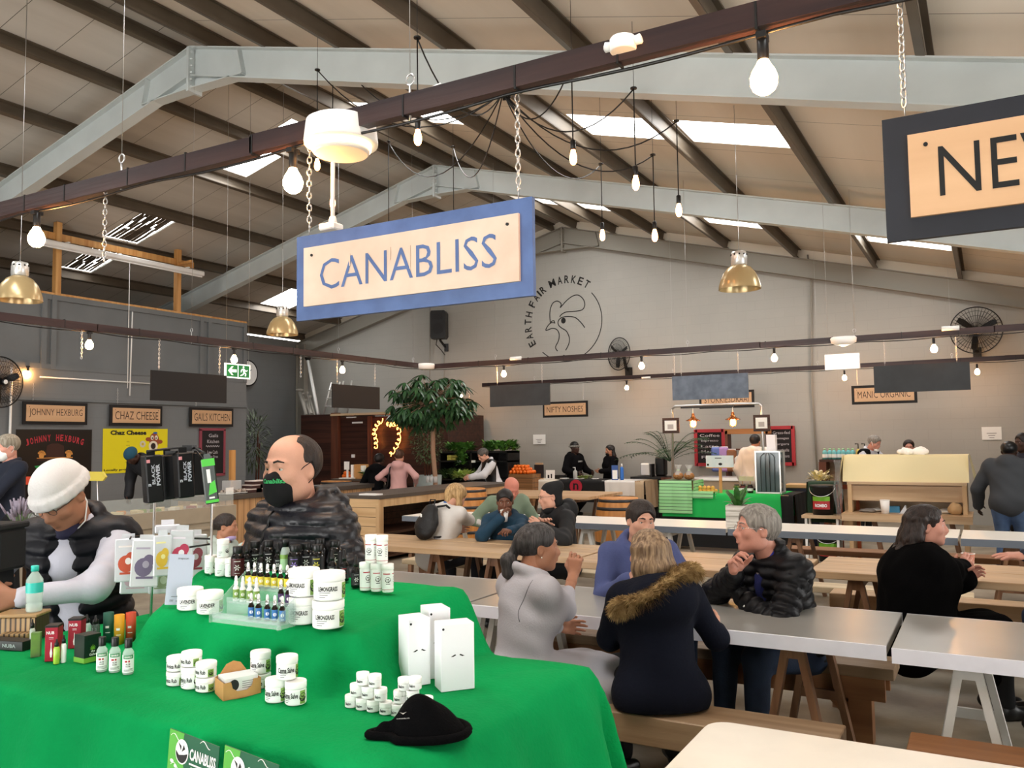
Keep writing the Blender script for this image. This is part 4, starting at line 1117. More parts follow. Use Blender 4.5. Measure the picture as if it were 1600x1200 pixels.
# acrylic stand
M_acr = mat('frosted_clear_acrylic', 'cfe6df', rough=.3, alpha=.24, spec=.5)
A0 = np.array(putu(332, 972)); A1 = np.array(putu(438, 985))
dirx = (A1-A0)/np.linalg.norm(A1-A0); ang = math.atan2(dirx[1], dirx[0]); W_ = np.linalg.norm(A1-A0)
t = thing('acrylic_stand', 'clear stepped acrylic stand holding little dropper bottles', 'stand', tuple(A0), ang)
g = G()
STEP = [(0.0, .012), (.05, .044), (.098, .075)]
for k, (yy, zz) in enumerate(STEP):
 g.box((W_/2, yy+.026, zz), (W_, .05, .003));
 g.box((W_/2, yy+.0015, zz-.015 if k else .008), (W_, .003, .032 if k else .016))
 if k < 3: g.box((W_/2, yy, zz+.008), (W_, .0025, .014))
obj('shelves', g, M_acr, t)
for x in (0, W_):
 obj('side_plate', G().prism([(-.008, 0), (.16, 0), (.16, .12), (.13, .125), (-.008, .03)], .003, M=Matrix.Translation((x-.0015, 0, 0)) @ Matrix.Rotation(PI/2, 4, 'Z')), M_acr, t)
def stp(fx, k):
 v = A0+dirx*(W_*fx); n = np.array([-dirx[1], dirx[0], 0]); return tuple(v+n*(STEP[k][0]+.02)+np.array([0, 0, STEP[k][1]+.0018]))
for i in range(5):
 p = stp(.5+.108*i+(.0 if i < 2 else .02), 0); DB.put(p, facing(p, .0), 'dropper bottle with blue label on the lowest step of the acrylic stand', 'blue-labelled droppers')
for i in range(4):
 p = stp(.06+.105*i, 1); DG.put(p, facing(p, 0), 'green-labelled dropper bottle with all-white top on the middle step', 'green-labelled droppers')
for i in range(3):
 p = stp(.74+.105*i, 1); DP.put(p, facing(p, 0), 'purple-labelled dropper bottle at the right of the middle step', 'purple-labelled droppers')
for i in range(10):
 p = stp(.05+.1*i, 2); DY.put(p, facing(p, 0), 'dropper bottle with yellow label on the top step of the acrylic stand', 'yellow-labelled droppers')
# dark bottles behind
M_darkb = mat('black_glass', '0c0b0c', rough=.12, spec=.6)
M_darkl = mat('black_label', '141216', rough=.5)
def darkb(h, d, lab, ink, wide=True):
 t = thing('dark_bottle', 'x', 'bottle'); R = d/2
 if wide:
  obj('bottle_body', G().lathe([(R*.92, 0), (R, .003), (R, h*.66), (R*.8, h*.76), (R*.66, h*.79)], 20), M_darkb, t)
  obj('cap', G().lathe([(R*.72, h*.78), (R*.74, h*.79), (R*.74, h*.985), (R*.7, h)], 20), M_black, t)
 else:
  obj('bottle_body', G().lathe([(R*.92, 0), (R, .003), (R, h*.5), (R*.55, h*.6), (R*.45, h*.64)], 18), M_darkb, t)
  obj('cap', G().lathe([(R*.5, h*.63), (R*.52, h*.75), (R*.38, h*.77), (R*.34, h*.93), (R*.15, h)], 14), M_black, t)
 g = G(); H = .62 if wide else .46
 arc_patch(g, R*1.01, h*.08, h*H, -2.3, 2.3, 0, 16)
 R2 = R*1.02
 for q in range(6):
  a = PI*q/3
  g.add([(R2*math.sin((r_*math.cos(b_))/R2), -R2*math.cos((r_*math.cos(b_))/R2), h*H*.55+r_*math.sin(b_)) for r_, b_ in ((R*.12, a-.4), (R*.42, a-.2), (R*.5, a), (R*.42, a+.2), (R*.12, a+.4))], [(0, 1, 2, 3, 4)], 1)
 arc_patch(g, R2, h*H*.85, h*H*.88, -.5, .5, 1, 4); arc_patch(g, R2, h*H*.25, h*H*.27, -.4, .4, 1, 4)
 obj('label', g, [lab, ink], t)
 return Multi(t)
M_maroon = mat('maroon_label', '4a1218', rough=.5); M_purp = mat('violet_ink', '8b6fc0'); M_yel = mat('yellow_ink', 'd8c840'); M_offw = mat('white_ink', 'e8e8e8'); M_redi = mat('red_ink', 'c23a48')
WB = darkb(.098, .046, M_darkl, M_offw); WM = darkb(.105, .044, M_maroon, M_offw); WP = darkb(.1, .048, M_darkl, M_purp); WY = darkb(.1, .046, M_darkl, M_yel); NB = darkb(.1, .03, M_darkl, M_offw, False); NR = darkb(.1, .03, M_darkl, M_redi, False)
GD = 'dark bottles in front of the masked man'
for (mk, x, y, l) in ((WM, 371, 900, 'dark bottle with maroon label at the left end of the dark bottles'), (NB, 386, 892, 'narrow dark dropper bottle right behind the maroon-labelled one'), (WB, 398, 889, 'wide-capped dark bottle in the back row, left part'),
  (NB, 408, 897, 'narrow dark dropper bottle over the left yellow droppers'), (WB, 419, 888, 'tallest-standing wide-capped dark bottle in the back row'), (NB, 434, 893, 'narrow dark dropper bottle left of the clear sanitiser'),
  (WP, 461, 897, 'wide dark bottle with violet star label'), (WB, 478, 893, 'wide-capped dark bottle behind the lemongrass jars'), (WY, 496, 897, 'wide dark bottle with yellow lettering'), (WB, 500, 885, 'wide-capped dark bottle at the back, right of centre'),
  (NB, 519, 905, 'dark dropper bottle with white star right of the lemongrass jars'), (WB, 524, 889, 'wide-capped dark bottle at the back near the right end'), (NR, 538, 906, 'dark dropper bottle with red mark near the right end'), (NB, 556, 915, 'dark dropper bottle standing alone left of the capsule bottles')):
 p = putu(x, y); mk.put(p, facing(p, rnd.uniform(-.2, .2)), l, GD)
M_clear = mat('clear_liquid_plastic', 'dbeee6', rough=.08, alpha=.45)
t = thing('sanitiser_bottle', 'clear sanitiser bottle with black cap among the dark bottles', 'bottle', putu(446, 893), facing(putu(446, 893)))
obj('bottle_body', G().lathe([(.016, 0), (.018, .003), (.018, .065), (.012, .082), (.009, .085)], 18), M_clear, t); obj('cap', G().lathe([(.011, .085), (.012, .11), (.011, .112)], 16), M_black, t)
g = G(); arc_patch(g, .0183, .01, .06, -2, 2, 0); arc_patch(g, .0186, .046, .06, -2, 2, 1); obj('label', g, [M_tgreen, M_lgreen], t)
# sanitiser trio
t = thing('clear_bottle', 'x', 'bottle'); R = .0145; h = .094
obj('bottle_body', G().lathe([(R*.92, 0), (R, .003), (R, .058), (R*.6, .068), (R*.5, .071)], 20), M_clear, t)
obj('cap', G().lathe([(R*.66, .07), (R*.68, .072), (R*.68, h-.001), (R*.64, h)], 18), M_black, t)
g = G(); arc_patch(g, R*1.01, .006, .052, -2.4, 2.4, 0, 18); arc_patch(g, R*1.02, .042, .052, -1.0, .9, 1, 10)
text_on_cyl(g, 'CANABLISS', .02, .005, R*1.03, .047, -.05, 0, bold=.03)
arc_patch(g, R*1.02, .033, .038, -.7, -.2, 3, 4); arc_patch(g, R*1.02, .033, .038, -.05, .25, 3, 4)
text_on_cyl(g, 'ALOE', .012, .0045, R*1.03, .028, -.1, 2, bold=.03); text_on_cyl(g, 'WATER', .013, .0035, R*1.03, .022, -.1, 2, bold=.03)
for k in range(3): arc_patch(g, R*1.02, .009+.003*k, .01+.003*k, -.9, .9, 2, 6)
obj('label', g, [M_label, mat('mid_green_label', '3f8a5a'), M_ink, M_red], t)
CB = Multi(t)
for (x, y, l) in ((159, 1047, 'left'), (179, 1050, 'middle'), (200, 1054, 'right')):
 p = put(x, y); CB.put(p, facing(p, .05), 'clear black-capped bottle, %s of the row of three on the green cloth' % l, 'three clear bottles with green and white labels')
# white device boxes
M_wbox = mat('satin_white_carton', 'f2f2f6', rough=.4)
for (x, y, dx, dy, h, l, e) in ((634, 1074, .06, .075, .168, 'tall white carton at the left of the three', .35), (668, 1061, .06, .075, .18, 'tall white carton at the back of the three', .3), (700, 1079, .088, .06, .165, 'wide white carton at the right of the three', .28)):
 p = put(x, y); t = thing('product_carton', l, 'carton', (p[0], p[1]+dy/2, p[2]), facing(p, e))
 obj('carton', G().box((0, 0, h/2), (dx, dy, h), bev=.0012), M_wbox, t)
 g = G()
 for s_ in (-1, 1): g.add([(s_*.004, -dy/2-.0006, h*.53), (s_*.012, -dy/2-.0006, h*.508), (s_*.018, -dy/2-.0006, h*.512), (s_*.007, -dy/2-.0006, h*.545)], [(0, 1, 2, 3)] if s_ > 0 else [(3, 2, 1, 0)])
 g.tube([(-dx/2+.007, -dy/2-.0008, h*.93), (-dx/2+.007, -dy/2, h*.93)], .003, 12)
 g.box((dx/2+.0004, .01, h*.9), (.001, .004, .012)); g.box((dx/2+.0004, .0, h*.9), (.001, .003, .008))
 obj('print', g, M_ink, t)
 obj('red_seal', G().tube([(dx/2, dy/2-.004, h*.62), (dx/2+.0012, dy/2-.004, h*.62)], .011, 18), M_red, t)
# kraft card box
p = put(362, 1085); t = thing('card_box', 'open kraft cardboard box of business cards between the jars', 'box', (p[0], p[1]+.02, p[2]), facing(p, .3))
M_kraft = mat('kraft_cardboard', 'c28f56', rough=.7, var=.06, vs=20, bump=.1, bs=80)
w2, d2, h2 = .046, .036, .042
cut = [(-w2, 0), (w2, 0), (w2, h2), (.028, h2), (.024, h2*.62), (.012, h2*.42), (-.012, h2*.42), (-.024, h2*.62), (-.028, h2), (-w2, h2)]
g = G().prism(cut, .0015, o=(0, -d2, 0))
g.box((-w2, 0, h2/2), (.0015, 2*d2, h2)); g.box((w2, 0, h2/2), (.0015, 2*d2, h2)); g.box((0, 0, .001), (2*w2, 2*d2, .002))
g.prism([(-w2, 0), (w2, 0), (w2, h2), (.034, h2+.006), (.018, h2+.028), (0, h2+.034), (-.018, h2+.028), (-.034, h2+.006), (-w2, h2)], .0015, o=(0, d2, 0))
obj('box', g, M_kraft, t)
tc = thing('business_card_stack', 'stack of white business cards standing in the kraft box', 'cards', (p[0], p[1]+.02, p[2]+.003), facing(p, .3))
g = G()
for k in range(20): g.box((0, -d2+.009+.003*k, .024), (.082, .0012, .046), Matrix.Rotation(.1, 3, 'X'))
obj('cards', g, M_label, tc, kind='stuff')
g = G(); vs = [(-.02+.012*math.cos(2*PI*k/16), -d2+.002, .03+.014*math.sin(2*PI*k/16)) for k in range(16)]; g.add(vs, [tuple(range(16))])
for k in range(4): g.box((.015, -d2+.002, .036-.005*k), (.03, .0004, .001))
obj('card_print', g, M_ink, tc)
# black beanie cap lying on the cloth
M_fleece = mat('black_fleece', '040405', rough=.98, bump=.3, bs=200, spec=.1)
p = put(645, 1150)
t = thing('knit_cap', 'black fleece cap lying crumpled at the front right of the green cloth', 'hat', (p[0], p[1], p[2]), facing(p, 0))
def cap(u, v):
 a = 2*PI*u; rr = v
 x = math.cos(a)*rr; y = math.sin(a)*rr
 # outline: brim lobe on the left, crown on the right
 ox = .104*x*(1+.12*math.cos(a)); oy = .068*y*(1+.35*math.cos(a-.5))
 if x < -.35: oy *= .62+.2*math.cos(a)
 zc = .05*(1-rr**2.6)*(1+.55*math.exp(-((x-.25)**2+(y-.2)**2)*3))-.02*math.exp(-((x+.5)**2)*30)*(1-rr**4)+.004*math.sin(9*x+5*y)*(1-rr**3)
 return (ox, oy-.005, zc+.004)
g = G(); g.grid(cap, 60, 18); g.grid(lambda u, v: (lambda q: (q[0]*.97, q[1]*.97, .001))(cap(u, v)), 60, 2)
obj('crown', g, M_fleece, t)
g = G(); n = 40
pts = [(.106*math.cos(a)*(1+.12*math.cos(a)), .068*math.sin(a)*(1+.35*math.cos(a-.5))*(1 if math.cos(a) > -.35 else .62+.2*math.cos(a))-.005, .008) for a in [2*PI*k/n for k in range(n)]]
g.tube(pts, .009, 8, closed=True); obj('brim', g, M_fleece, t)
vs, fs = text_fit('CANABLISS', .03, .004, bold=.02); g = G()
def oncap(x, y):
 for k in range(1): pass
 return cap
g.add([(v[0]*.9-.02-.0, -.038+v[2]*.7, .0475+v[2]*.3) for v in vs], fs);
g.add([(-.02, -.03, .053), (-.012, -.022, .056), (-.02, -.026, .0545)], [(0, 1, 2)]); g.add([(-.02, -.03, .053), (-.028, -.022, .056), (-.02, -.026, .0545)], [(0, 2, 1)])
obj('embroidery', g, mat('grey_embroidery', '9a9a96'), t)
# banner cards pinned on the front of the cloth
def banner(px, py, l, rot):
 c = onY(px, py, TY0-.085); t = thing('banner_card', l, 'card', c, 0, rot=(0.0, rot, 0))
 W, H = .15, .085
 g = G().box((0, 0, 0), (W, .002, H)); obj('card', g, mat('dark_green_print', '0f5a3c', rough=.4), t)
 g = G().add([(-W/2, -.0016, -H/2), (-.02, -.0016, -H/2), (-.035, -.0016, .0), (-.03, -.0016, H/2), (-W/2, -.0016, H/2)], [(0, 1, 2, 3, 4)]); obj('light_green_panel', g, mat('lime_green_print', '58b040', rough=.4), t)
 g = G(); n = 24; cx = -.033
 g.add([(cx+.02*math.cos(2*PI*k/n), -.0022, .004+.026*math.sin(2*PI*k/n)) for k in range(n)], [tuple(range(n))])
 vs, fs = text_fit('CANABLISS', .078, .024, bold=.03); g.add([(v[0]+.03, -.0022, v[2]+.006) for v in vs], fs)
 for k in range(3): g.box((.028, -.0022, -.014-.008*k), (.074-.012*k, .0004, .0035))
 for s_, (a, b) in (((1, (-.07, .03)), (1, (-.065, -.03)), (1, (.02, .036)))): g.tube([(a+.03*q, -.0022, b+.006*math.sin(q*5)) for q in [i/8 for i in range(9)]], .0008, 4)
 g.sph((-.062, -.002, -.022), (.006, .0005, .004), 8); g.sph((-.05, -.002, -.03), (.005, .0005, .004), 8)
 obj('white_print', g, M_label, t)
 g = G(); g.add([(cx+.018*math.cos(t_), -.0028, .004+.023*math.sin(t_)) for t_ in [PI+PI*k/9 for k in range(10)]]+[(cx+.008, -.0028, .0), (cx-.008, -.0028, -.004)], [tuple(range(12))])
 g.add([(cx, -.0028, .004), (cx+.01, -.0028, .012), (cx+.005, -.0028, .02)], [(0, 1, 2)]); g.add([(cx-.002, -.0028, .006), (cx-.002, -.0028, .016), (cx-.012, -.0028, .022)], [(0, 1, 2)])
 obj('black_print', g, M_ink, t)
banner(302, 1184, 'green CANABLISS banner card pinned on the cloth front, left of two', .1)
banner(391, 1213, 'green CANABLISS banner card pinned on the cloth front, right of two', .1)
# grey payment card
p = putu(277, 945); t = thing('payment_card', 'tall pale blue-grey payment card leaning behind the lavender jars', 'card', p, facing(p, .1), rot=(-.16, .1, facing(p, .1)))
obj('card', G().box((0, 0, .075), (.072, .003, .15)), mat('pale_blue_grey_card', 'b9c3d6', rough=.5), t)
g = G(); vs, fs = text_fit('snapscan', .03, .006); g.add([(v[0]+.005, -.002, .136+v[2]) for v in vs], fs); g.box((-.005, -.002, .024), (.03, .0004, .0012)); vs, fs = text_fit('EW', .01, .007); g.add([(v[0]-.018, -.002, .012+v[2]) for v in vs], fs); g.box((.004, -.002, .011), (.02, .0004, .0018))
obj('print', g, M_ink, t)
# left group of vape goods
def boxitem(nm, l, x, y, dx, dy, h, m, e=0, parts=()):
 p = put(x, y); t = thing(nm, l, 'box', (p[0], p[1]+dy/2, p[2]), facing(p, e)); obj('carton', G().box((0, 0, h/2), (dx, dy, h), bev=.001), m, t)
 for (n_, g_, m_) in parts(dx, dy, h) if parts else (): obj(n_, g_, m_, t)
 return t
M_nub = mat('crimson_carton', 'a01830', rough=.35); M_wink = mat('white_print_ink', 'f2f2f2', rough=.5)
def nubp(dx, dy, h):
 g = G(); vs, fs = text_fit('NUB', dx*.62, .009, bold=.02); g.add([(v[0]-dx*.08, -dy/2-.0008, h*.84+v[2]) for v in vs], fs)
 g.add([(v[0]*.001, -dy/2-.0008, 0) for v in ()], [])
 g.box((0, -dy/2-.0008, h*.7), (.012, .0003, .001)); g.box((0, -dy/2-.0008, h*.66), (.012, .0003, .001))
 g.add([(-.002, -dy/2-.0008, h*.12), (.002, -dy/2-.0008, h*.12), (.0035, -dy/2-.0008, h*.25), (.001, -dy/2-.0008, h*.4), (.001, -dy/2-.0008, h*.56), (-.001, -dy/2-.0008, h*.56), (-.001, -dy/2-.0008, h*.4), (-.0035, -dy/2-.0008, h*.25)], [tuple(range(8))])
 return (('white_print', g, M_wink), ('black_lid', G().box((0, 0, h+.002), (dx+.001, dy+.001, .006)), M_black))
boxitem('vape_carton', 'crimson carton lettered NUB standing at the left end of the green cloth', 73, 1032, .035, .042, .098, M_nub, -.35, nubp)
boxitem('vape_carton', 'second crimson carton lettered NUB further back', 110, 1014, .038, .042, .085, M_nub, -.35, nubp)
def leafp(dx, dy, h):
 g = G()
 for k in range(7):
  a = PI/2+(k-3)*.45; L = .016*(1-.13*abs(k-3));
  g.add([(0, -dy/2-.0007, h*.45), (L*.5*math.cos(a+.15), -dy/2-.0007, h*.45+L*.5*math.sin(a+.15)), (L*math.cos(a), -dy/2-.0007, h*.45+L*math.sin(a)), (L*.5*math.cos(a-.15), -dy/2-.0007, h*.45+L*.5*math.sin(a-.15))], [(3, 2, 1, 0)])
 g2 = G()
 vs, fs = text_fit('the', .012, .006, bold=.02); g2.add([(v[0], -dy/2-.0012, h*.4+v[2]) for v in vs], fs)
 vs, fs = text_fit('Gallery', .026, .009, bold=.02); g2.add([(v[0]+.002, -dy/2-.0012, h*.27+v[2]) for v in vs], fs)
 vs, fs = text_fit('the', .01, .005, bold=.02); g2.add([(dx/2+.0008, -v[0]*-1, h*.58+v[2]) for v in vs], fs); vs, fs = text_fit('Gallery', .024, .009, bold=.02); g2.add([(dx/2+.0008, v[0], h*.47+v[2]) for v in vs], fs)
 return (('leaf_print', g, mat('bright_leaf_green', '86c83a')), ('white_print', g2, M_wink), ('green_base_band', G().box((0, 0, h*.09), (dx+.0012, dy+.0012, h*.18)), mat('lime_base_band', '74b03c')))
boxitem('leaf_carton', 'black and green carton with a leaf print in the left group', 124, 1036, .052, .05, .078, mat('black_green_carton', '10201a', rough=.4), .55, leafp)
boxitem('vape_carton', 'slim olive carton at the very left of the upright goods', 51, 1026, .026, .02, .072, mat('olive_carton', '4e5a44', rough=.4, c2='6d9a3a', vs=12), -.2)
for (x, y, R, h, m, cm, l) in ((88, 1037, .0085, .07, mat('lime_bottle', 'a9cf4a', rough=.2), M_black, 'slim lime green bottle beside the NUB carton'), (99, 1035, .0075, .078, M_rub, M_black, 'slim white bottle beside the lime one'),
  (50, 1012, .008, .09, M_clear, M_black, 'clear dropper with black top at the far left behind the olive carton'), (135, 1003, .013, .085, M_clear, M_black, 'clear bottle with black top behind the leaf carton'), (149, 1004, .013, .085, mat('smoky_bottle', '55585a', rough=.1, alpha=.7), M_black, 'smoky bottle with black top left of the green tube'),
  (148, 1022, .012, .07, mat('green_bottle', '2a7a58', rough=.15), M_black, 'green bottle with black cap right of the leaf carton')):
 p = put(x, y); t = thing('liquid_bottle', l, 'bottle', p); obj('bottle_body', G().lathe([(R*.9, 0), (R, .002), (R, h*.62), (R*.6, h*.72)], 16), m, t); obj('cap', G().lathe([(R*.7, h*.7), (R*.7, h*.84), (R*.35, h*.88), (R*.25, h)], 12), cm, t)
for (x, y, c, l) in ((169, 1004, '1f5a48', 'dark green cardboard tube behind the clear bottles'), (186, 1006, 'e0a020', 'yellow cardboard tube between the green and orange ones'), (204, 1004, 'c8492a', 'orange cardboard tube at the foot of the upper tier')):
 p = put(x, y-3); p = (p[0], p[1], hcl(p[0], p[1])+.001); t = thing('cardboard_tube', l, 'tube', p, facing(p)); R = .0155
 obj('tube', G().lathe([(R, 0), (R, .092), (R*.9, .092), (R*.9, .08)], 20), mat('tube_'+c, c, rough=.5), t)
 g = G(); arc_patch(g, R*1.01, .045, .052, -.6, .1, 0, 4); arc_patch(g, R*1.01, .03, .032, -.6, .3, 0, 4); obj('print', g, M_wink, t)
p = put(18, 1014); t = thing('flat_carton', 'long flat black carton lying at the left edge of the cloth', 'box', (p[0]-.02, p[1], p[2]), .25); obj('carton', G().box((0, 0, .015), (.16, .05, .028), bev=.001), M_black, t)
g = G(); vs, fs = text_fit('NUBA', .05, .011, bold=.03); g.add([(v[0]+.03, -.0256, .015+v[2]) for v in vs], fs); obj('white_print', g, mat('grey_print', '8f9a98'), t)
# ================================================================= BODY SURFACES (smooth blended volumes -> one continuous mesh)
def A_(v): return np.array([float(q) for q in v])
class Vol:
 def __init__(s): s.p = []; s.disp = None
 def ell(s, c, r, R=None, k=.02, m=0, cut=False):
  c = A_(c); r = A_(r if hasattr(r, '__len__') else (r, r, r)); ext = max(r)
  e = np.array([ext]*3) if R is not None else r
  Rt = None if R is None else np.array(R).T
  def f(P):
   q = P-c
   if Rt is not None: q = q @ Rt.T
   k0 = np.linalg.norm(q/r, axis=-1); k1 = np.linalg.norm(q/(r*r), axis=-1)
   return k0*(k0-1)/np.maximum(k1, 1e-6)
  s.p.append((f, c-e, c+e, k, m, cut)); return s
 def cap(s, a, b, ra, rb=None, k=.02, m=0, cut=False, sq=None):
  """tapered capsule; sq=(axis, factor) flattens it along axis"""
  a = A_(a); b = A_(b); rb = ra if rb is None else rb; ab = b-a; L2 = max(1e-9, ab@ab); R = max(ra, rb)
  def f(P):
   q = P-a
   if sq is not None:
    n = A_(sq[0]); n = n/np.linalg.norm(n); ff = sq[1]
    h0 = np.clip((q@ab)/L2, 0, 1)
    off = q-h0[..., None]*ab
    q = q+n*((off@n)*(ff-1))[..., None]
   h = np.clip((q@ab)/L2, 0, 1)
   return (np.linalg.norm(q-h[..., None]*ab, axis=-1)-(ra+(rb-ra)*h))*(1 if sq is None else .8)
  s.p.append((f, np.minimum(a, b)-R, np.maximum(a, b)+R, k, m, cut)); return s
 def path(s, pts, rs, **kw):
  for i in range(len(pts)-1): s.cap(pts[i], pts[i+1], rs[i], rs[i+1], **kw)
  return s
 def fn(s, f, lo, hi, k=.01, m=0, cut=False): s.p.append((f, A_(lo), A_(hi), k, m, cut)); return s
 def mesh(s, res, lo=None, hi=None, smooth=1):
  pos = [q for q in s.p if not q[5]]
  L = np.min([q[1] for q in pos], axis=0)-res*3-.02; H = np.max([q[2] for q in pos], axis=0)+res*3+.02
  if lo is not None: L = np.maximum(L, A_(lo))
  if hi is not None: H = np.minimum(H, A_(hi))
  n = np.maximum(4, np.ceil((H-L)/res).astype(int)+1)
  ax = [L[i]+res*np.arange(n[i]) for i in range(3)]
  D = np.full(n, .3, np.float32); M = np.zeros(n, np.int8)
  for f, a, b, k, m, cut in s.p:
   pad = k+res*3+.012
   i0 = np.clip(((a-pad-L)/res).astype(int), 0, n-1); i1 = np.clip(((b+pad-L)/res).astype(int)+2, 0, n)
   if (i1 <= i0).any(): continue
   sl = tuple(slice(i0[j], i1[j]) for j in range(3))
   P = np.stack(np.meshgrid(ax[0][sl[0]], ax[1][sl[1]], ax[2][sl[2]], indexing='ij'), -1)
   d = f(P); o = D[sl]
   if cut:
    e = -d; h = np.maximum(k-np.abs(o-e), 0)/max(k, 1e-6); D[sl] = np.maximum(o, e)+h*h*k*.25
    if m >= 0: M[sl] = np.where(e > o, m, M[sl])
   else:
    h = np.maximum(k-np.abs(o-d), 0)/max(k, 1e-6); D[sl] = np.minimum(o, d)-h*h*k*.25
    M[sl] = np.where(d < o, m, M[sl])
  if s.disp is not None:
   near = np.abs(D) < .06
   P = np.stack(np.meshgrid(*ax, indexing='ij'), -1)[near]
   D[near] += s.disp(P)
  # surface nets
  ins = D < 0
  c8 = [(i, j, k) for i in (0, 1) for j in (0, 1) for k in (0, 1)]
  sh = tuple(n-1)
  cnt = np.zeros(sh, np.int8)
  for (i, j, k) in c8: cnt += ins[i:i+sh[0], j:j+sh[1], k:k+sh[2]]
  act = (cnt > 0) & (cnt < 8)
  idx = np.argwhere(act)
  if len(idx) == 0: return [], [], []
  vid = np.full(sh, -1, np.int32); vid[act] = np.arange(len(idx))
  vals = {c: D[idx[:, 0]+c[0], idx[:, 1]+c[1], idx[:, 2]+c[2]] for c in c8}
  acc = np.zeros((len(idx), 3)); w_ = np.zeros(len(idx))
  for a in c8:
   for ax_ in range(3):
    if a[ax_]: continue
    b = list(a); b[ax_] = 1; b = tuple(b)
    va, vb = vals[a], vals[b]; cr = (va < 0) != (vb < 0)
    t = np.where(cr, va/np.where(np.abs(va-vb) < 1e-9, 1, va-vb), 0)
    p = np.tile(np.array(a, float), (len(idx), 1)); p[:, ax_] = t
    acc += p*cr[:, None]; w_ += cr
  V = L+res*(idx+acc/np.maximum(w_, 1)[:, None])
  F = []
  for ax_ in range(3):
   o1, o2 = (ax_+1) % 3, (ax_+2) % 3
   a = [slice(None)]*3; b = [slice(None)]*3; a[ax_] = slice(0, -1); b[ax_] = slice(1, None)
   x = ins[tuple(a)] != ins[tuple(b)]
   e = np.argwhere(x)
   e = e[(e[:, o1] > 0) & (e[:, o2] > 0) & (e[:, o1] < n[o1]-1) & (e[:, o2] < n[o2]-1)]
   if not len(e): continue
   fl = ins[e[:, 0], e[:, 1], e[:, 2]]
   def g_(d1, d2):
    q = e.copy(); q[:, o1] -= d1; q[:, o2] -= d2; return vid[q[:, 0], q[:, 1], q[:, 2]]
   q = np.stack([g_(1, 1), g_(0, 1), g_(0, 0), g_(1, 0)], 1)
   q[~fl] = q[~fl][:, ::-1]
   F.append(q)
  F = np.concatenate(F)
  for _ in range(smooth):
   S = np.zeros_like(V); C_ = np.zeros(len(V))
   for i in range(4):
    np.add.at(S, F[:, i], V[F[:, (i+1) % 4]]+V[F[:, (i+3) % 4]]); np.add.at(C_, F[:, i], 2)
   V = V*.5+.5*S/np.maximum(C_, 1)[:, None]
  mi = M[np.clip(idx[:, 0], 0, n[0]-1), idx[:, 1], idx[:, 2]]
  fm = mi[F[:, 0]]
  return V.tolist(), F.tolist(), fm.tolist()
def vmesh(g, vol, res, M=None, **kw):
 v, f, m = vol.mesh(res, **kw)
 o = len(g.v)
 if M is not None: v = [tuple(M @ Vector(q)) for q in v]
 g.v.extend([tuple(q) for q in v]); g.f.extend([tuple(i+o for i in q) for q in f]); g.m.extend(m); g.s.extend([True]*len(f))
 return g
def Rxyz(x=0, y=0, z=0):
 return np.array((Matrix.Rotation(z, 3, 'Z') @ Matrix.Rotation(x, 3, 'X') @ Matrix.Rotation(y, 3, 'Y')))
SK = {}
def skin(c, nm):
 return mat('skin_'+nm, c, rough=.5, bump=.08, bs=120, var=.05, vs=12, spec=.4)
M_lip = mat('lip_tone', 'a8625a', rough=.45); M_eyew = mat('eye_white', 'c9c0b8', rough=.3); M_iris = mat('dark_iris', '2c2320', rough=.15)
M_lipd = mat('deep_lip_tone', '6d4038', rough=.45)
def head_prims(v, H, R, s=1, jaw=1., nose=1., ear=True, fem=False, mouth=True, open_=0):
 """H head centre between the ears; R 3x3 rotation; +y is the face"""
 def T(p): return H+R@(A_(p)*s)
 e = lambda c, r, k=.02, m=0, cut=False: v.ell(T(c), A_(r)*s, R, k*s, m, cut)
 c_ = lambda a, b, ra, rb, k=.01, m=0: v.cap(T(a), T(b), ra*s, rb*s, k*s, m)
 e((0, -.016, .034), (.074, .094, .083)); e((0, .012, .045), (.066, .072, .066), .03)
 e((0, .03, -.03), (.06*jaw, .06, .075), .04)
 e((0, .046, -.078), (.042*jaw, .04, .034), .03)
 v.ell(T((0, .071, -.098)), A_((.018*jaw, .014, .014))*s, R, .025*s)
 for sx in (-1, 1):
  e((sx*.04, .06, -.022), (.026, .024, .022), .025)
  e((sx*.051*jaw, .012, -.062), (.018, .035, .03), .03)
  c_((sx*.012, .092, .027), (sx*.043, .078, .026), .009, .008, .012)
  v.ell(T((sx*.031, .098, .006)), A_((.018, .014, .011))*s, R, .012*s, -1, True)
  c_((sx*.018, .0872, .0125), (sx*.031, .0885, .0142), .0050, .0055, .005); c_((sx*.031, .0885, .0142), (sx*.046, .077, .0095), .0055, .0045, .005); c_((sx*.019, .086, -.0035), (sx*.043, .079, -.0035), .0045, .0045, .006)
  c_((sx*.010, .096, -.032), (sx*.012, .093, -.034), .008, .007, .008)
  if ear:
   v.ell(T((sx*.0765, -.004, -.004)), A_((.009, .019, .031))*s, R@Rxyz(-.18, 0, sx*.35), .006*s); v.ell(T((sx*.083, .0, -.001)), A_((.006, .010, .017))*s, R, .006*s, -1, True)
 c_((0, .088, .018), (0, .106*nose, -.026), .0085, .0115, .012); e((0, .106*nose, -.03), (.013, .012, .0105), .008)
 c_((0, .086, -.042), (0, .086, -.05), .018, .018, .02)
 if mouth:
  for sx in (-1, 1): c_((0, .0985, -.0585), (sx*.02, .088, -.0605), .0052, .0025, .004, 1); c_((0, .0985, -.067), (sx*.017, .088, -.0655), .0062, .003, .004, 1)
  v.cap(T((-.022, .1, -.0625)), T((.022, .1, -.0625)), .0022*s+open_*.006, k=.002, m=-1, cut=True)
 return T
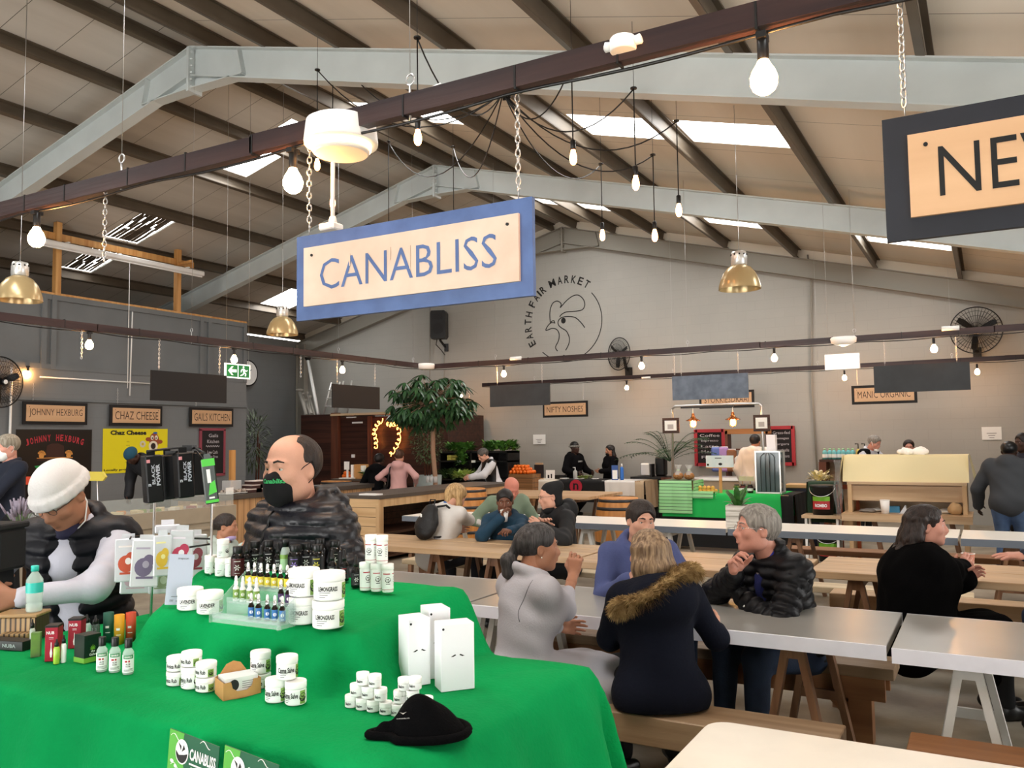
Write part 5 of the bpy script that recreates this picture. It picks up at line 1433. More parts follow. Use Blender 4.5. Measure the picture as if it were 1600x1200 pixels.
def finger_chain(o, d, n, side, L, r, curl, spread=0.):
 """points of one finger: o root, d direction, n palm normal (curls towards n)"""
 pts = [o]; ang = 0; dd = d
 for i, (f, c) in enumerate(zip((.46, .3, .24), (.9, 1.1, .7))):
  ang += curl*c
  v = dd*math.cos(ang)+n*math.sin(ang)+side*spread*(1-i*.2)
  v = v/np.linalg.norm(v); pts.append(pts[-1]+v*L*f)
 return pts
def hand(v, W, d, n, right=True, s=1., curl=(.35, .35, .4, .45), thumb=.5, m=0, pinch=False, spread=1.):
 """W wrist; d forearm direction; n palm normal (the side the palm looks to)"""
 d = A_(d); d /= np.linalg.norm(d); n = A_(n); n = n-d*(n@d); n /= np.linalg.norm(n)
 sd = np.cross(d, n)*(1 if right else -1)     # towards the thumb
 W = A_(W)
 k = .009*s
 P = lambda a, b, c: W+(d*a+sd*b+n*c)*s
 for b0, b1 in ((-.022, -.034), (-.008, -.012), (.008, .011), (.02, .032)):
  v.cap(P(.0, b0*.7, 0), P(.078, b1, 0), .0165*s, .0125*s, k=.014*s, m=m)
 v.ell(P(.03, .022, .01), A_((.02, .02, .018))*s, None, .014*s, m); v.ell(P(.03, -.022, .008), A_((.022, .015, .014))*s, None, .014*s, m)
 for i, (b, L, r) in enumerate(((.031, .072, .0088), (.0105, .08, .0092), (-.0115, .075, .0087), (-.031, .058, .0077))):
  pts = finger_chain(P(.082-.004*abs(i-1), b, 0), d, n, sd, L*s, r*s, curl[i], (1-i)*.06*spread+.03*spread)
  rs = [r*s*1.05, r*s, r*s*.92, r*s*.78]
  v.path(pts, rs, k=.004*s, m=m)
 tv = d*.62+sd*.72+n*(.35+thumb*.3); tv /= np.linalg.norm(tv)
 a = P(.018, .026, .008); b = a+tv*.045*s; t2 = d*(.8)+sd*(.45-.5*thumb)+n*(.3+thumb*.7); t2 /= np.linalg.norm(t2); c = b+t2*.03*s; e = c+(t2*.8+d*.2)*.024*s
 v.path([a, b, c, e], [.015*s, .0115*s, .0105*s, .0085*s], k=.006*s, m=m)
def ik(S, W, l1, l2, hint):
 S = A_(S); W = A_(W); d = W-S; L = np.linalg.norm(d)
 if L > (l1+l2)*.995: W = S+d/L*(l1+l2)*.995; d = W-S; L = np.linalg.norm(d)
 a = (l1*l1-l2*l2+L*L)/(2*L); h = math.sqrt(max(0, l1*l1-a*a)); u = d/L; q = A_(hint)-u*(A_(hint)@u); q /= max(1e-6, np.linalg.norm(q))
 return S+u*a+q*h, W
class Fig:
 """joints of a person in own frame: faces +y, feet at z=0"""
 def __init__(s, hip=.93, lean=0, side=0, twist=0, fem=False, sc=1., neck=(0, 0), head=(0, 0, 0), wr=None, wl=None, hr=(.6, -.3, -.6), hl=(-.6, -.3, -.6), sit=False, knee=None, feet=None, build=1.):
  s.sc = sc; s.fem = fem; s.build = build
  sh = (.165 if fem else .19)*sc
  s.P = np.array([0, 0, hip])
  R = Rxyz(-lean, side, 0); s.R = R; R2 = R@Rxyz(0, 0, twist); s.R2 = R2
  s.waist = s.P+R@A_((0, 0, .17))*sc; s.chest = s.P+R@A_((0, .005, .34))*sc
  s.nb = s.P+R@A_((0, -.01, .5))*sc
  s.S = {1: s.P+R@A_((0, 0, .445))*sc+R2@A_((sh, -.005, 0)), -1: s.P+R@A_((0, 0, .445))*sc+R2@A_((-sh, -.005, 0))}
  l1, l2 = (.27 if fem else .29)*sc, (.24 if fem else .26)*sc
  dflt = {1: s.S[1]+A_((.06, .03, -.5))*sc, -1: s.S[-1]+A_((-.06, .03, -.5))*sc}
  s.E = {}; s.W = {}
  for sd, w, h in ((1, wr, hr), (-1, wl, hl)):
   e, w2 = ik(s.S[sd], dflt[sd] if w is None else A_(w), l1, l2, h); s.E[sd] = e; s.W[sd] = w2
  RN = R@Rxyz(-neck[0], neck[1], 0)
  s.H = s.nb+RN@A_((0, .02, .155))*sc
  s.RH = Rxyz(0, 0, head[0])@Rxyz(-head[1], head[2], 0)
  hx = .09*sc
  s.hipj = {1: s.P+A_((hx, 0, -.02)), -1: s.P+A_((-hx, 0, -.02))}
  if sit:
   s.K = {1: A_(knee[0]) if knee else s.hipj[1]+A_((.08, .42, .02))*sc, -1: A_(knee[1]) if knee else s.hipj[-1]+A_((-.08, .42, .02))*sc}
   s.A = {1: A_(feet[0]) if feet else A_((s.K[1][0], s.K[1][1]+.02, .08)), -1: A_(feet[1]) if feet else A_((s.K[-1][0], s.K[-1][1]+.02, .08))}
  else:
   s.A = {1: A_(feet[0]) if feet else A_((hx+.03, -.02, .08)), -1: A_(feet[1]) if feet else A_((-hx-.03, -.02, .08))}
   s.K = {}
   for q in (1, -1): k, a = ik(s.hipj[q], s.A[q], .44*sc, .43*sc, (0, 1, 0)); s.K[q] = k; s.A[q] = a
 def torso(s, v, e=0, m=0, hem=None, belly=0, k=.05):
  c = s.sc; R = s.R; b = s.build; hw = 1.0 if not s.fem else 1.03
  v.ell(s.P+R@A_((0, 0, .02))*c, A_((.155*hw*b+e, .11*b+e, .12+e))*c, R, k, m)
  v.ell(s.waist+R@A_((0, .005+belly*.03, 0))*c, A_((.14*b*(.92 if s.fem else 1)+e, .1*b+belly*.05+e, .16+e))*c, R, k, m)
  v.ell(s.chest, A_((.155*b*(.92 if s.fem else 1.04)+e, .108*b+e, .16+e))*c, s.R2, k, m)
  v.cap(s.S[1]*.93+s.S[-1]*.07, s.S[-1]*.93+s.S[1]*.07, (.06+e)*c, k=k, m=m)
  v.cap(s.nb-R@A_((0, 0, .07))*c, s.nb, (.085+e*.6)*c, (.05+e*.4)*c, k=k, m=m)
  if s.fem:
   for q in (-1, 1): v.ell(s.chest+s.R2@A_((q*.065, .075, -.02))*c, A_((.06+e, .055+e, .06+e))*c, s.R2, k, m)
 def arm(s, v, q, e=0, m=0, cuff=1., k=.04, puff=0):
  c = s.sc; S, E, W = s.S[q], s.E[q], s.W[q]
  v.cap(S, E, (.052+e)*c, (.042+e)*c, k=k, m=m); We = E+(W-E)*cuff
  v.cap(E, We, (.042+e)*c, (.03+e*.9)*c, k=k*.7, m=m)
 def leg(s, v, q, e=0, m=0, cuff=1., k=.04):
  c = s.sc; b = s.build
  v.cap(s.hipj[q], s.K[q], (.085*b+e)*c, (.058+e)*c, k=k, m=m); v.cap(s.K[q], s.K[q]+(s.A[q]-s.K[q])*cuff, (.056+e)*c, (.04+e)*c, k=k*.7, m=m)
 def shoe(s, v, q, m=0, yaw=0):
  c = s.sc; A = s.A[q]; f = Rxyz(0, 0, yaw*q)@A_((0, 1, 0)); z = A_((0, 0, 1))
  v.cap(A_((A[0], A[1], .045))-f*.03*c, A_((A[0], A[1], .04))+f*.14*c, .042*c, .034*c, k=.02, m=m, sq=((0, 0, 1), 1.0)); v.cap(A, A_((A[0], A[1], .05)), .045*c, k=.03, m=m)
def folds(amp, seed=0, fr=1.):
 r = random.Random(seed); W = [(np.array([r.gauss(0, 1), r.gauss(0, 1), r.gauss(0, 1)*.8])*q*fr, r.uniform(0, 6)) for q in (9, 13, 17, 24, 33)]
 def f(P):
  o = 0
  for i, (k, ph) in enumerate(W): o = o+np.sin(P@k+ph+1.2*np.sin(P@W[i-1][0]*.6))/(1+.5*i)
  return amp*o*.5
 return f
def quilt(F_, sp=.075, amp=.016, seed=0, wamp=.004):
 fo = folds(wamp, seed, 1.6)
 """puffer channels: torso by height along the spine, sleeves along the arm"""
 def f(P):
  u = F_.R@A_((0, 0, 1)); best = np.full(len(P), 9.); co = (P-F_.P)@u
  for q in (1, -1):
   base = 0
   for a, b in ((F_.S[q], F_.E[q]), (F_.E[q], F_.W[q])):
    ab = b-a; L = np.linalg.norm(ab); h = np.clip(((P-a)@ab)/(L*L), 0, 1); d = np.linalg.norm(P-a-h[:, None]*ab, axis=1)
    lat = np.abs((P-F_.P)@(F_.R2@A_((1, 0, 0)))) > .165*F_.sc
    sel = (d < .085) & (d < best) & (lat | (h > .35)); co = np.where(sel, base+h*L+.013, co); best = np.where(sel, d, best); base += L
  return -amp*(np.abs(np.sin(PI*co/sp))**.7-.6)+fo(P)
 return f
def strands_bump(name, c, c2, rough=.5, ax='z'):
 st = {'z': (60, 60, 6), 'y': (60, 6, 60)}[ax]
 return mat(name, c, rough=rough, bump=.6, bs=2.2, c2=c2, vs=1.2, stretch=st, det=3)
def hair_cap(v, T, R, s=1, off=.011, m=0, front=.07, low=-.03, bald=False, part=0, k=.012, vol=1.):
 """scalp hair: an offset skull trimmed away from the face"""
 if bald:
  v.ell(T((0, -.018, .034)), A_((.074+off, .094+off, .083+off))*s, R, .01, m)
  v.ell(T((0, .075, .135)), A_((.05, .11, .042))*s, R, .01, -1, True)
  v.ell(T((0, .118, .03)), A_((.12, .085, .2))*s, R, .01, -1, True)
 else:
  v.ell(T((0, -.016, .036)), A_((.074+off, .094+off, .083+off*vol))*s, R, .01, m); v.ell(T((0, .01, .05)), A_((.068+off, .074+off, .066+off*vol))*s, R, .02, m)
  v.ell(T((0, .105, .0)), A_((.066, .055, front))*s, R, .012, -1, True)
 v.ell(T((0, .06, -.105)), A_((.15, .115, .09))*s, R, .01, -1, True)
 for q in (-1, 1): v.ell(T((q*.085, .012, -.012)), A_((.02, .024, .034))*s, R, .006, -1, True)
def glasses(par, T, R, m):
 g = G()
 for q in (-1, 1):
  g.tube([T((q*.033+.019*math.cos(a), .1, .004+.014*math.sin(a))) for a in [2*PI*k/16 for k in range(16)]], .0013, 5, closed=True)
  g.tube([T((q*.052, .099, .008)), T((q*.078, .06, .01)), T((q*.083, .0, .008))], .0014, 5)
 g.tube([T((-.014, .1, .007)), T((0, .103, .009)), T((.014, .1, .007))], .0013, 5)
 return obj('glasses', g, m, par)
def maskp(par, T, R, s, m, name='face_mask', loops=True):
 v = Vol(); v.ell(T((0, .046, -.055)), A_((.065, .066, .062))*s, R, .01); v.ell(T((0, .09, -.035)), A_((.03, .031, .035))*s, R, .03); v.ell(T((0, .06, -.085)), A_((.045, .05, .04))*s, R, .03)
 v.ell(T((0, -.05, -.04)), A_((.2, .085, .2))*s, R, .004, -1, True); v.ell(T((0, .07, .075)), A_((.2, .2, .072))*s, R, .006, -1, True)
 g = vmesh(G(), v, .0055*s); o = obj(name, g, m, par)
 if loops:
  g = G()
  for q in (-1, 1):
   g.tube([T((q*.062, .05, -.018)), T((q*.076, .02, .012)), T((q*.083, -.012, .03)), T((q*.084, -.024, -.0)), T((q*.078, -.012, -.035)), T((q*.06, .03, -.08))], .0018, 5)
  obj('ear_loop', g, m, o)
 return o
def brow(g, T, s=1, r=.0038, dz=0):
 for q in (-1, 1): g.tube([T((q*.014, .1005, .028+dz)), T((q*.03, .097, .033+dz)), T((q*.048, .084, .027+dz))], [r*s, r*1.1*s, r*.5*s], 6)
def person(name, label, loc, rz, F_, skinm, res=.012, hres=.0055, hands=(None, None), face=True, jaw=1., nose=1., lipm=None, group=None, legs=True, eyes=True, mouth=True, open_=0, ear=True):
 """root empty + one continuous body mesh. hands: (right, left) dicts for hand() or None for a simple hand"""
 t = thing(name, label, 'person', loc, rz, group); t.rotation_euler = (0, 0, rz)
 v = Vol()
 F_.torso(v, -.012)
 for q in (1, -1):
  F_.arm(v, q, -.006)
  if legs: F_.leg(v, q, -.008)
  f = hands[0] if q == 1 else hands[1]
 v.cap(F_.nb-F_.R@A_((0, 0, .05))*F_.sc, F_.H+F_.RH@A_((0, -.02, -.05))*F_.sc, .058*F_.sc, .052*F_.sc, k=.03)
 v.cap(F_.nb, F_.H, .05*F_.sc, .05*F_.sc, k=.03)
 g = vmesh(G(), v, max(res, .012))
 vh = Vol(); vh.cap(F_.nb, F_.H+F_.RH@A_((0, -.025, -.045))*F_.sc, .056*F_.sc, .05*F_.sc, k=.03)
 T = head_prims(vh, F_.H, F_.RH, F_.sc, jaw, nose, ear, F_.fem, mouth, open_)
 vmesh(g, vh, hres)
 RM = Matrix(F_.RH.tolist())
 for sx in (-1, 1):
  g.sph(T((sx*.031, .0762, .0055)), (.0122*F_.sc,)*3, 14, 2, RM); g.sph(T((sx*.0305, .0829, .005)), (.0066*F_.sc, .0062*F_.sc, .0066*F_.sc), 10, 3, RM)
 for q in (1, -1):
  hd = hands[0] if q == 1 else hands[1]
  d = F_.W[q]-F_.E[q]; d = d/np.linalg.norm(d)
  n_ = A_((-q, 0, 0)) if abs(d[0]) < .8 else A_((0, 0, -1))
  kw = dict(n=n_, curl=(.3, .32, .35, .4));
  if hd: kw.update(hd)
  d2 = kw.pop('d', d); r_ = kw.pop('res', max(.0045, min(.007, hres)))
  vv = Vol(); vv.cap(F_.W[q]-d*.06, F_.W[q], .03*F_.sc, .025*F_.sc, k=.01); hand(vv, F_.W[q], d2, right=(q == 1), s=F_.sc*(.93 if F_.fem else 1.), **kw)
  vmesh(g, vv, r_)
 obj('body', g, [skinm, lipm or M_lip, M_eyew, M_iris], t)
 return t, T
def pose(px, py, D, turn, wr=None, wl=None, hip=None, **kw):
 """figure whose head centre stands where the survey saw it; returns Fig, root xy, rz"""
 c = onD(px, py, D); rz = math.atan2(-c[1], -c[0])-PI/2+turn
 h0 = hip or .93
 F_ = Fig(hip=h0, **kw); h1 = h0+c[2]-F_.H[2]
 kw2 = dict(kw)
 F_ = Fig(hip=h1, **kw2)
 M = Matrix.Rotation(rz, 3, 'Z'); o = M @ Vector(F_.H); root = (c[0]-o.x, c[1]-o.y, 0.)
 def loc(wv):
  if wv is None: return None
  if len(wv) == 4: wv = onD(wv[1], wv[2], wv[3])
  elif wv[0] == 'l' : return wv[1]
  q = M.transposed() @ (Vector([float(z) for z in wv])-Vector(root)); return (q.x, q.y, q.z)
 F_ = Fig(hip=h1, wr=loc(wr), wl=loc(wl), **kw2)
 print('POSE', px, py, 'hip %.2f' % h1, 'root %.2f %.2f' % (root[0], root[1]))
 return F_, root, rz
def on_surface(o, pts, d, off=.002):
 bv = BVHTree.FromPolygons([v_.co for v_ in o.data.vertices], [tuple(p.vertices) for p in o.data.polygons]); r = []
 dv = Vector([float(q) for q in d]).normalized()
 for p in pts:
  h = bv.ray_cast(Vector([float(q) for q in p])-dv*.6, dv)
  if h[0] is not None: r.append(h[0]-dv*off)
 return r
# ================================================================= FOREGROUND PEOPLE
def at_(p, z=0): return (p[0], p[1], z)
def garment(par, name, m, F_, e=.02, res=.012, arms=True, cuff=.97, disp=None, extra=None, belly=0, pre=None, k=.05, neckcut=True, hi=None, lo=None, smooth=1):
 v = Vol()
 F_.torso(v, e, belly=belly, k=k)
 if arms:
  for q in (1, -1): F_.arm(v, q, e*.75, cuff=cuff[q] if isinstance(cuff, dict) else cuff)
 if extra: extra(v)
 if neckcut: v.cap(F_.nb+F_.R@A_((0, .012, .0))*F_.sc, F_.nb+F_.R@A_((0, .03, .2))*F_.sc, .062*F_.sc, .09*F_.sc, k=.01, cut=True, m=-1)
 v.disp = disp
 return obj(name, vmesh(G(), v, res, smooth=smooth), m, par)
def trousers(par, m, F_, e=.012, res=.014, shoes=M_black, disp=None, yaw=.1, cuff=.96):
 v = Vol(); c = F_.sc
 v.ell(F_.P, A_((.155+e, .115+e, .12))*c, F_.R, .05)
 for q in (1, -1): F_.leg(v, q, e, cuff=cuff)
 v.disp = disp or folds(.006, 5)
 obj('trousers', vmesh(G(), v, res), m, par)
 if shoes:
  for q in (1, -1):
   v = Vol(); F_.shoe(v, q, yaw=yaw); obj('shoe', vmesh(G(), v, .011), shoes, par)
S_fair = skin('cf9c85', 'fair'); S_pink = skin('d09582', 'rosy'); S_dark = skin('6b4432', 'brown'); S_tan = skin('a8765c', 'tan'); S_deep = skin('3f2a22', 'deep')
M_puff = mat('black_puffer_nylon', '0c0d15', rough=.42, spec=.5, bump=.35, bs=30, var=.1, vs=8)
M_jeans = mat('blue_denim', '2c3c55', rough=.8, bump=.2, bs=120, c2='1f2c42', vs=5)
M_trou = mat('black_trousers', '08090c', rough=.9)
M_hairb = strands_bump('dark_brown_hair', '2c1f19', '1a120e')
M_hairg = strands_bump('grey_hair', 'a09a92', '6f6a64')
def hairmesh(par, T, F_, m, bald=False, res=.006, extra=None, name='hair', off=.011, front=.07, fr=6, amp=.0016, vol=1.):
 v = Vol(); hair_cap(v, T, F_.RH, F_.sc, off, bald=bald, front=front, vol=vol)
 if extra: extra(v)
 v.disp = folds(amp, 2, fr)
 return obj(name, vmesh(G(), v, res), m, par)
def collar(F_, r=.03, h=.0, w=.085, fwd=.095, mm=0):
 R = F_.R; n = F_.nb
 return lambda v: v.path([n+R@A_((w*math.cos(a), -.005+(fwd if math.sin(a) > 0 else .07)*math.sin(a), h-.035*max(0, math.sin(a))+.02*max(0, -math.sin(a)))) for a in [2*PI*k/12 for k in range(13)]], [r]*13, k=.025, m=mm)
# ---- 1 masked stallholder in a black puffer jacket
F1, rt, rz = pose(457, 734, 3.2, -1.0, wr=('l', (.3, .22, .95)), wl=('l', (-.3, .25, .95)), lean=.05, neck=(.08, 0), head=(.2, .0, 0), build=1.14, sc=1.09, hr=(.7, -.6, -.4), hl=(-.7, -.5, -.4))
t, T = person('person', 'balding man in a black puffer jacket and black mask standing behind the green stall', rt, rz, F1, S_fair, hres=.0048, jaw=1.1)
jk = garment(t, 'puffer_jacket', M_puff, F1, .038, .008, disp=quilt(F1, .047, .014, 3, .003), belly=.6,
  extra=lambda v: (v.ell(F1.nb+A_((0, -.11, .01)), (.12, .075, .085), None, .05), collar(F1, .034, .03, .1, .1)(v)))
pts = on_surface(jk, [F1.nb+A_((.0, .0, .02-.018*q)) for q in range(28)], F1.R2@A_((0, -1, 0)), .0)
g = G().tube(pts, .006, 6); obj('zip', g, M_black, jk)
pts = on_surface(jk, [F1.chest+A_((-.09, 0, .03)), F1.chest+A_((-.112, 0, .03))], A_((0, -1, 0)), .0)
if len(pts) > 1: obj('chest_emblem', G().tube(pts, .004, 5), M_label, jk)
hm = hairmesh(t, T, F1, M_hairb, bald=True, res=.005, off=.008)
g = G(); brow(g, T, 1.04, .0038); obj('eyebrow', g, M_hairb, hm)
M_maskb = mat('black_cotton_mask', '07070a', rough=.9, bump=.1, bs=60)
mk = maskp(t, T, F1.RH, 1.04, M_maskb)
vs, fs = text_fit('Canabliss', .062, .016, bold=.03)
RH = F1.RH
out = on_surface(mk, [T((-.02-v_[0], .1, v_[2]-.034)) for v_ in vs], RH@A_((0, -1, 0)), .0012)
if len(out) == len(vs): obj('mask_lettering', G().add(out, fs), mat('green_embroidered_letters', '2fae62', rough=.6), mk)
trousers(t, M_trou, F1, res=.02)
# ---- 2 man with white beanie at the left
F2, rt, rz = pose(97, 776, 3.2, -.55, wr=('p', -25, 930, 2.95), wl=('p', 20, 935, 2.85), lean=.28, neck=(.3, 0), head=(-.15, .62, .1), hr=(.8, -.5, -.3), hl=(-.9, -.3, -.3), build=1.05)
t, T = person('person', 'man in a white beanie and dark quilted vest bending over his stall at the left', rt, rz, F2, S_tan, hres=.0052, hands=(dict(curl=(.5, .55, .6, .6)), dict(curl=(.5, .55, .6, .6))))
M_shirt = mat('pale_lilac_shirt', 'c2c3d0', rough=.8, bump=.2, bs=30)
sh = garment(t, 'shirt', M_shirt, F2, .012, .0105, disp=folds(.010, 4, 1.6), cuff=.9, extra=collar(F2, .016, .02, .07, .075))
M_vest = mat('dark_navy_quilted_vest', '090b13', rough=.55, spec=.3, bump=.3, bs=25)
def vestx(v):
 collar(F2, .026, .02, .088, .1)(v)
 v.cap(F2.chest+F2.R@A_((0, .14, .12)), F2.P+F2.R@A_((0, .15, .0)), .062, .05, k=.01, cut=True, m=-1)
vt = garment(t, 'quilted_vest', M_vest, F2, .030, .0105, arms=False, disp=quilt(F2, .06, .02, 8, .002), extra=vestx)
pts = on_surface(vt, [F2.chest+F2.R@A_((-.1, 0, .02)), F2.chest+F2.R@A_((-.115, 0, .03))], F2.R@A_((0, -1, 0)), .0)
if len(pts) > 1: obj('vest_emblem', G().tube(pts, .006, 5), M_label, vt)
M_knitw = mat('white_fleece_knit', 'cbc9c8', rough=.9, bump=.25, bs=120)
v = Vol(); v.ell(T((0, -.012, .052)), (.09, .112, .092), F2.RH, .02); v.ell(T((0, 0, -.075)), (.2, .2, .085), F2.RH, .008, -1, True)
v.path([T((.09*math.cos(q), -.008+.112*math.sin(q), .026)) for q in [2*PI*k/20 for k in range(21)]], [.0125]*21, k=.012); v.path([T((.088*math.cos(q), -.008+.11*math.sin(q), .044)) for q in [2*PI*k/20 for k in range(21)]], [.0115]*21, k=.01)
v.disp = folds(.0014, 5, 2)
obj('beanie', vmesh(G(), v, .0055), M_knitw, t)
hairmesh(t, T, F2, M_hairg, res=.008, off=.004)
g = G()
for q in (-1, 1): g.tube([T((q*.08, -.02, .01)), T((q*.085, -.01, -.04)), T((q*.07, .03, -.1)), T((q*.03, .08, -.125))], .0028, 6)
ml = obj('mask_loop', g, M_label, t)
v = Vol(); v.ell(T((0, .06, -.115)), (.05, .045, .03), F2.RH, .02); obj('face_mask', vmesh(G(), v, .007), mat('navy_mask', '1d1d3a', rough=.8), t)
glasses(t, T, F2.RH, M_black)
for q in (1, -1):
 d = (F2.E[q]-F2.W[q]); d /= np.linalg.norm(d); u = np.cross(d, A_((0, 0, 1))); u /= np.linalg.norm(u); w_ = np.cross(d, u); cc = F2.W[q]+d*.02
 if q == 1: obj('wristwatch', G().tube([cc+(u*math.cos(a)+w_*math.sin(a))*.032 for a in [2*PI*k/16 for k in range(16)]], .008, 6, closed=True), mat('brass', 'b08d3c', metal=.9, rough=.3), t)
trousers(t, M_trou, F2, res=.02)
# ================================================================= PEOPLE AT THE TRESTLE TABLES
SITK = dict(sit=True)
def skirtf(F_, e, lo=.0, spread=.02):
 def f(v):
  for q in (1, -1): v.cap(F_.hipj[q], F_.K[q], .1+e, .085+e, k=.06)
  v.cap((F_.hipj[1]+F_.hipj[-1])/2, (F_.K[1]+F_.K[-1])/2, .12+e, .09+e, k=.07)
  v.cap((F_.K[1]+F_.K[-1])/2+A_((.1, 0, 0)), (F_.K[1]+F_.K[-1])/2+A_((.12, -.02, -.25+lo)), .07, .06, k=.06); v.cap((F_.K[1]+F_.K[-1])/2-A_((.1, 0, 0)), (F_.K[1]+F_.K[-1])/2+A_((-.12, -.02, -.25+lo)), .07, .06, k=.06)
 return f
# ---- 3 woman in the long grey coat
F3, rt, rz = pose(840, 856, 4.2, 2.15, wr=('p', 896, 897, 4.42), wl=('l', (-.15, .35, .72)), fem=True, lean=.14, neck=(.12, 0), head=(-.35, .0, 0), hr=(.15, -.1, -1), hl=(-.6, -.2, -.7), knee=((.13, .45, .5), (-.12, .45, .5)), sit=True, sc=.99, build=1.08)
t, T = person('person', 'grey-haired woman with ponytail in a long light grey coat seated at the grey table', rt, rz, F3, S_tan, hres=.0055, hands=(dict(d=A_((0, .15, 1)), n=A_((-.5, .6, 0)), curl=(.55, .75, .85, .9), thumb=.9), None))
M_gcoat = mat('light_grey_wool_coat', 'b2b1b8', rough=.9, bump=.15, bs=120, var=.04, vs=4, spec=.2)
def gx(v):
 collar(F3, .024, .035, .085, .075)(v); skirtf(F3, .02)(v)
 v.cap(F3.P+A_((0, -.09, -.02)), F3.P+A_((0, -.12, -.09)), .14, .13, k=.05); v.cap(F3.P+A_((.1, .05, -.0)), A_(F3.K[1])+A_((.12, -.1, -.04)), .12, .09, k=.06)
ct = garment(t, 'long_coat', M_gcoat, F3, .026, .0105, disp=folds(.011, 21, 1.0), extra=gx, cuff={1: .4, -1: .93})
S_ = F3.S[1]; lines = G()
pts = on_surface(ct, [F3.S[1]+F3.R2@A_((-.045+.02*math.cos(a*1.4), 0, .06-.2*k/12)) for k, a in [(k, k/12*PI) for k in range(13)]], F3.R2@A_((0, 1, 0)), .0)
lines.tube(pts, .0018, 5) if len(pts) > 3 else None
obj('coat_seam', lines, mat('dark_grey_stitch', '55565a'), ct)
M_pony = strands_bump('black_and_silver_hair', '4a4747', '1c1a1b')
def pony(v):
 b = T((0, -.105, .0)); v.path([T((0, -.085, .02)), T((0, -.118, -.008))], [.05, .028], k=.02)
 v.path([T((0, -.125, -.015)), T((.0, -.15, -.06)), T((.0, -.145, -.115)), T((0, -.125, -.155))], [.022, .042, .038, .012], k=.01)
hm = hairmesh(t, T, F3, M_pony, extra=pony, off=.008, fr=7, res=.0055)
obj('hair_tie', G().tube([T((.024*math.cos(a), -.122+.01*math.sin(a), -.012+.024*math.sin(a))) for a in [2*PI*k/14 for k in range(14)]], .007, 6, closed=True), M_black, t)
g = G(); brow(g, T, 1, .003); obj('eyebrow', g, M_pony, hm)
obj('earring', G().sph(T((.085, .0, -.038)), .004, 8), mat('pearl', 'f0ece0', rough=.2), t)
trousers(t, M_trou, F3, .0, res=.016)
# ---- 4 woman in the fur-hooded parka
F4, rt, rz = pose(1014, 866, 4.05, PI+.25, wr=('p', 1120, 985, 4.15), wl=('p', 985, 985, 4.3), fem=True, lean=.10, neck=(.05, -.1), head=(.5, .1, 0), hr=(.9, -.2, -.3), hl=(-.6, -.2, -.6), knee=((.2, .42, .5), (-.1, .43, .5)), sit=True, sc=.97, build=1.08)
F4.E[1] = F4.S[1]+A_((.16, .08, -.22));
t, T = person('person', 'blonde woman seen from behind in a dark navy parka with fur-trimmed hood', rt, rz, F4, S_fair, hres=.0055)
M_parka = mat('dark_navy_parka_cloth', '0f1320', rough=.95, bump=.3, bs=60, spec=.2, var=.15, vs=3)
def px_(v):
 v.ell(F4.nb+A_((0, -.12, -.05)), (.165, .1, .12), None, .06); v.cap(F4.chest+A_((0, 0, -.05)), F4.P+A_((0, 0, .05)), .15, .165, k=.06); v.ell(F4.nb+A_((.02, -.04, -.0)), (.15, .11, .07), None, .05)
 v.ell(F4.P+A_((0, .0, -.0)), (.19, .15, .1), None, .06); v.cap(F4.P+A_((-.1, -.03, .0)), F4.P+A_((.1, -.03, .0)), .13, k=.05); v.ell(F4.P+A_((0, -.05, -.66)), (.8, .8, .62), None, .006, -1, True)
pk = garment(t, 'parka', M_parka, F4, .028, .0105, disp=folds(.006, 31, 1.1), extra=px_, neckcut=False)
# fur trim around the hood opening, lying open on the shoulders
M_fur = mat('tawny_faux_fur', 'b59a6c', rough=.9, c2='6d5433', vs=30, spec=.15)
g = G(); r2 = random.Random(3)
path = [F4.nb+A_((-.19, -.05, -.085)), F4.nb+A_((-.20, -.12, -.055)), F4.nb+A_((-.15, -.19, -.03)), F4.nb+A_((-.07, -.2, .0)), F4.nb+A_((.02, -.17, .05)), F4.nb+A_((.10, -.12, .085)), F4.nb+A_((.17, -.05, .085)), F4.nb+A_((.2, .03, .05))]
P_ = []
for i in range(len(path)-1):
 p0, p1, p2, p3 = path[max(i-1, 0)], path[i], path[i+1], path[min(i+2, len(path)-1)]
 for k in range(10):
  s_ = k/10; P_.append(.5*((2*p1)+(-p0+p2)*s_+(2*p0-5*p1+4*p2-p3)*s_*s_+(-p0+3*p1-3*p2+p3)*s_**3))
g.tube(P_, .024, 8)
for k in range(4200):
 i = r2.randrange(len(P_)-1); p = P_[i]*(1-(u := r2.random()))+P_[i+1]*u; tv = P_[i+1]-P_[i]; tv /= np.linalg.norm(tv)
 a = r2.uniform(0, 2*PI); n1 = np.cross(tv, A_((0, 0, 1))); n1 /= np.linalg.norm(n1); n2 = np.cross(tv, n1); nn = n1*math.cos(a)+n2*math.sin(a)
 L = r2.uniform(.03, .06); b = p+nn*.02; tip = b+nn*L*.75+tv*r2.uniform(-.025, .025)+A_((0, 0, -.4*L))+A_((r2.gauss(0, .005), r2.gauss(0, .005), 0)); sd = np.cross(nn, tv)*.0016
 g.add([b-sd, b+sd, (b+tip)/2+nn*.004+sd*.8, (b+tip)/2+nn*.004-sd*.8, tip], [(0, 1, 2, 3), (3, 2, 4)], 0, False)
obj('fur_trim', g, M_fur, pk)
M_blond = strands_bump('streaked_dark_blonde_hair', 'a48a6c', '5c4633')
def lh(v):
 for q, (x, y) in enumerate(((-.07, -.03), (-.045, -.075), (0, -.09), (.045, -.075), (.07, -.03), (-.075, .01))):
  v.path([T((x, y, .03)), T((x*1.12, y-.012, -.06)), T((x*1.05-.01, y-.005, -.15-.03*(q % 3)))], [.026, .027, .014], k=.03)
hairmesh(t, T, F4, M_blond, extra=lh, off=.006, fr=7, amp=.002, res=.0055)
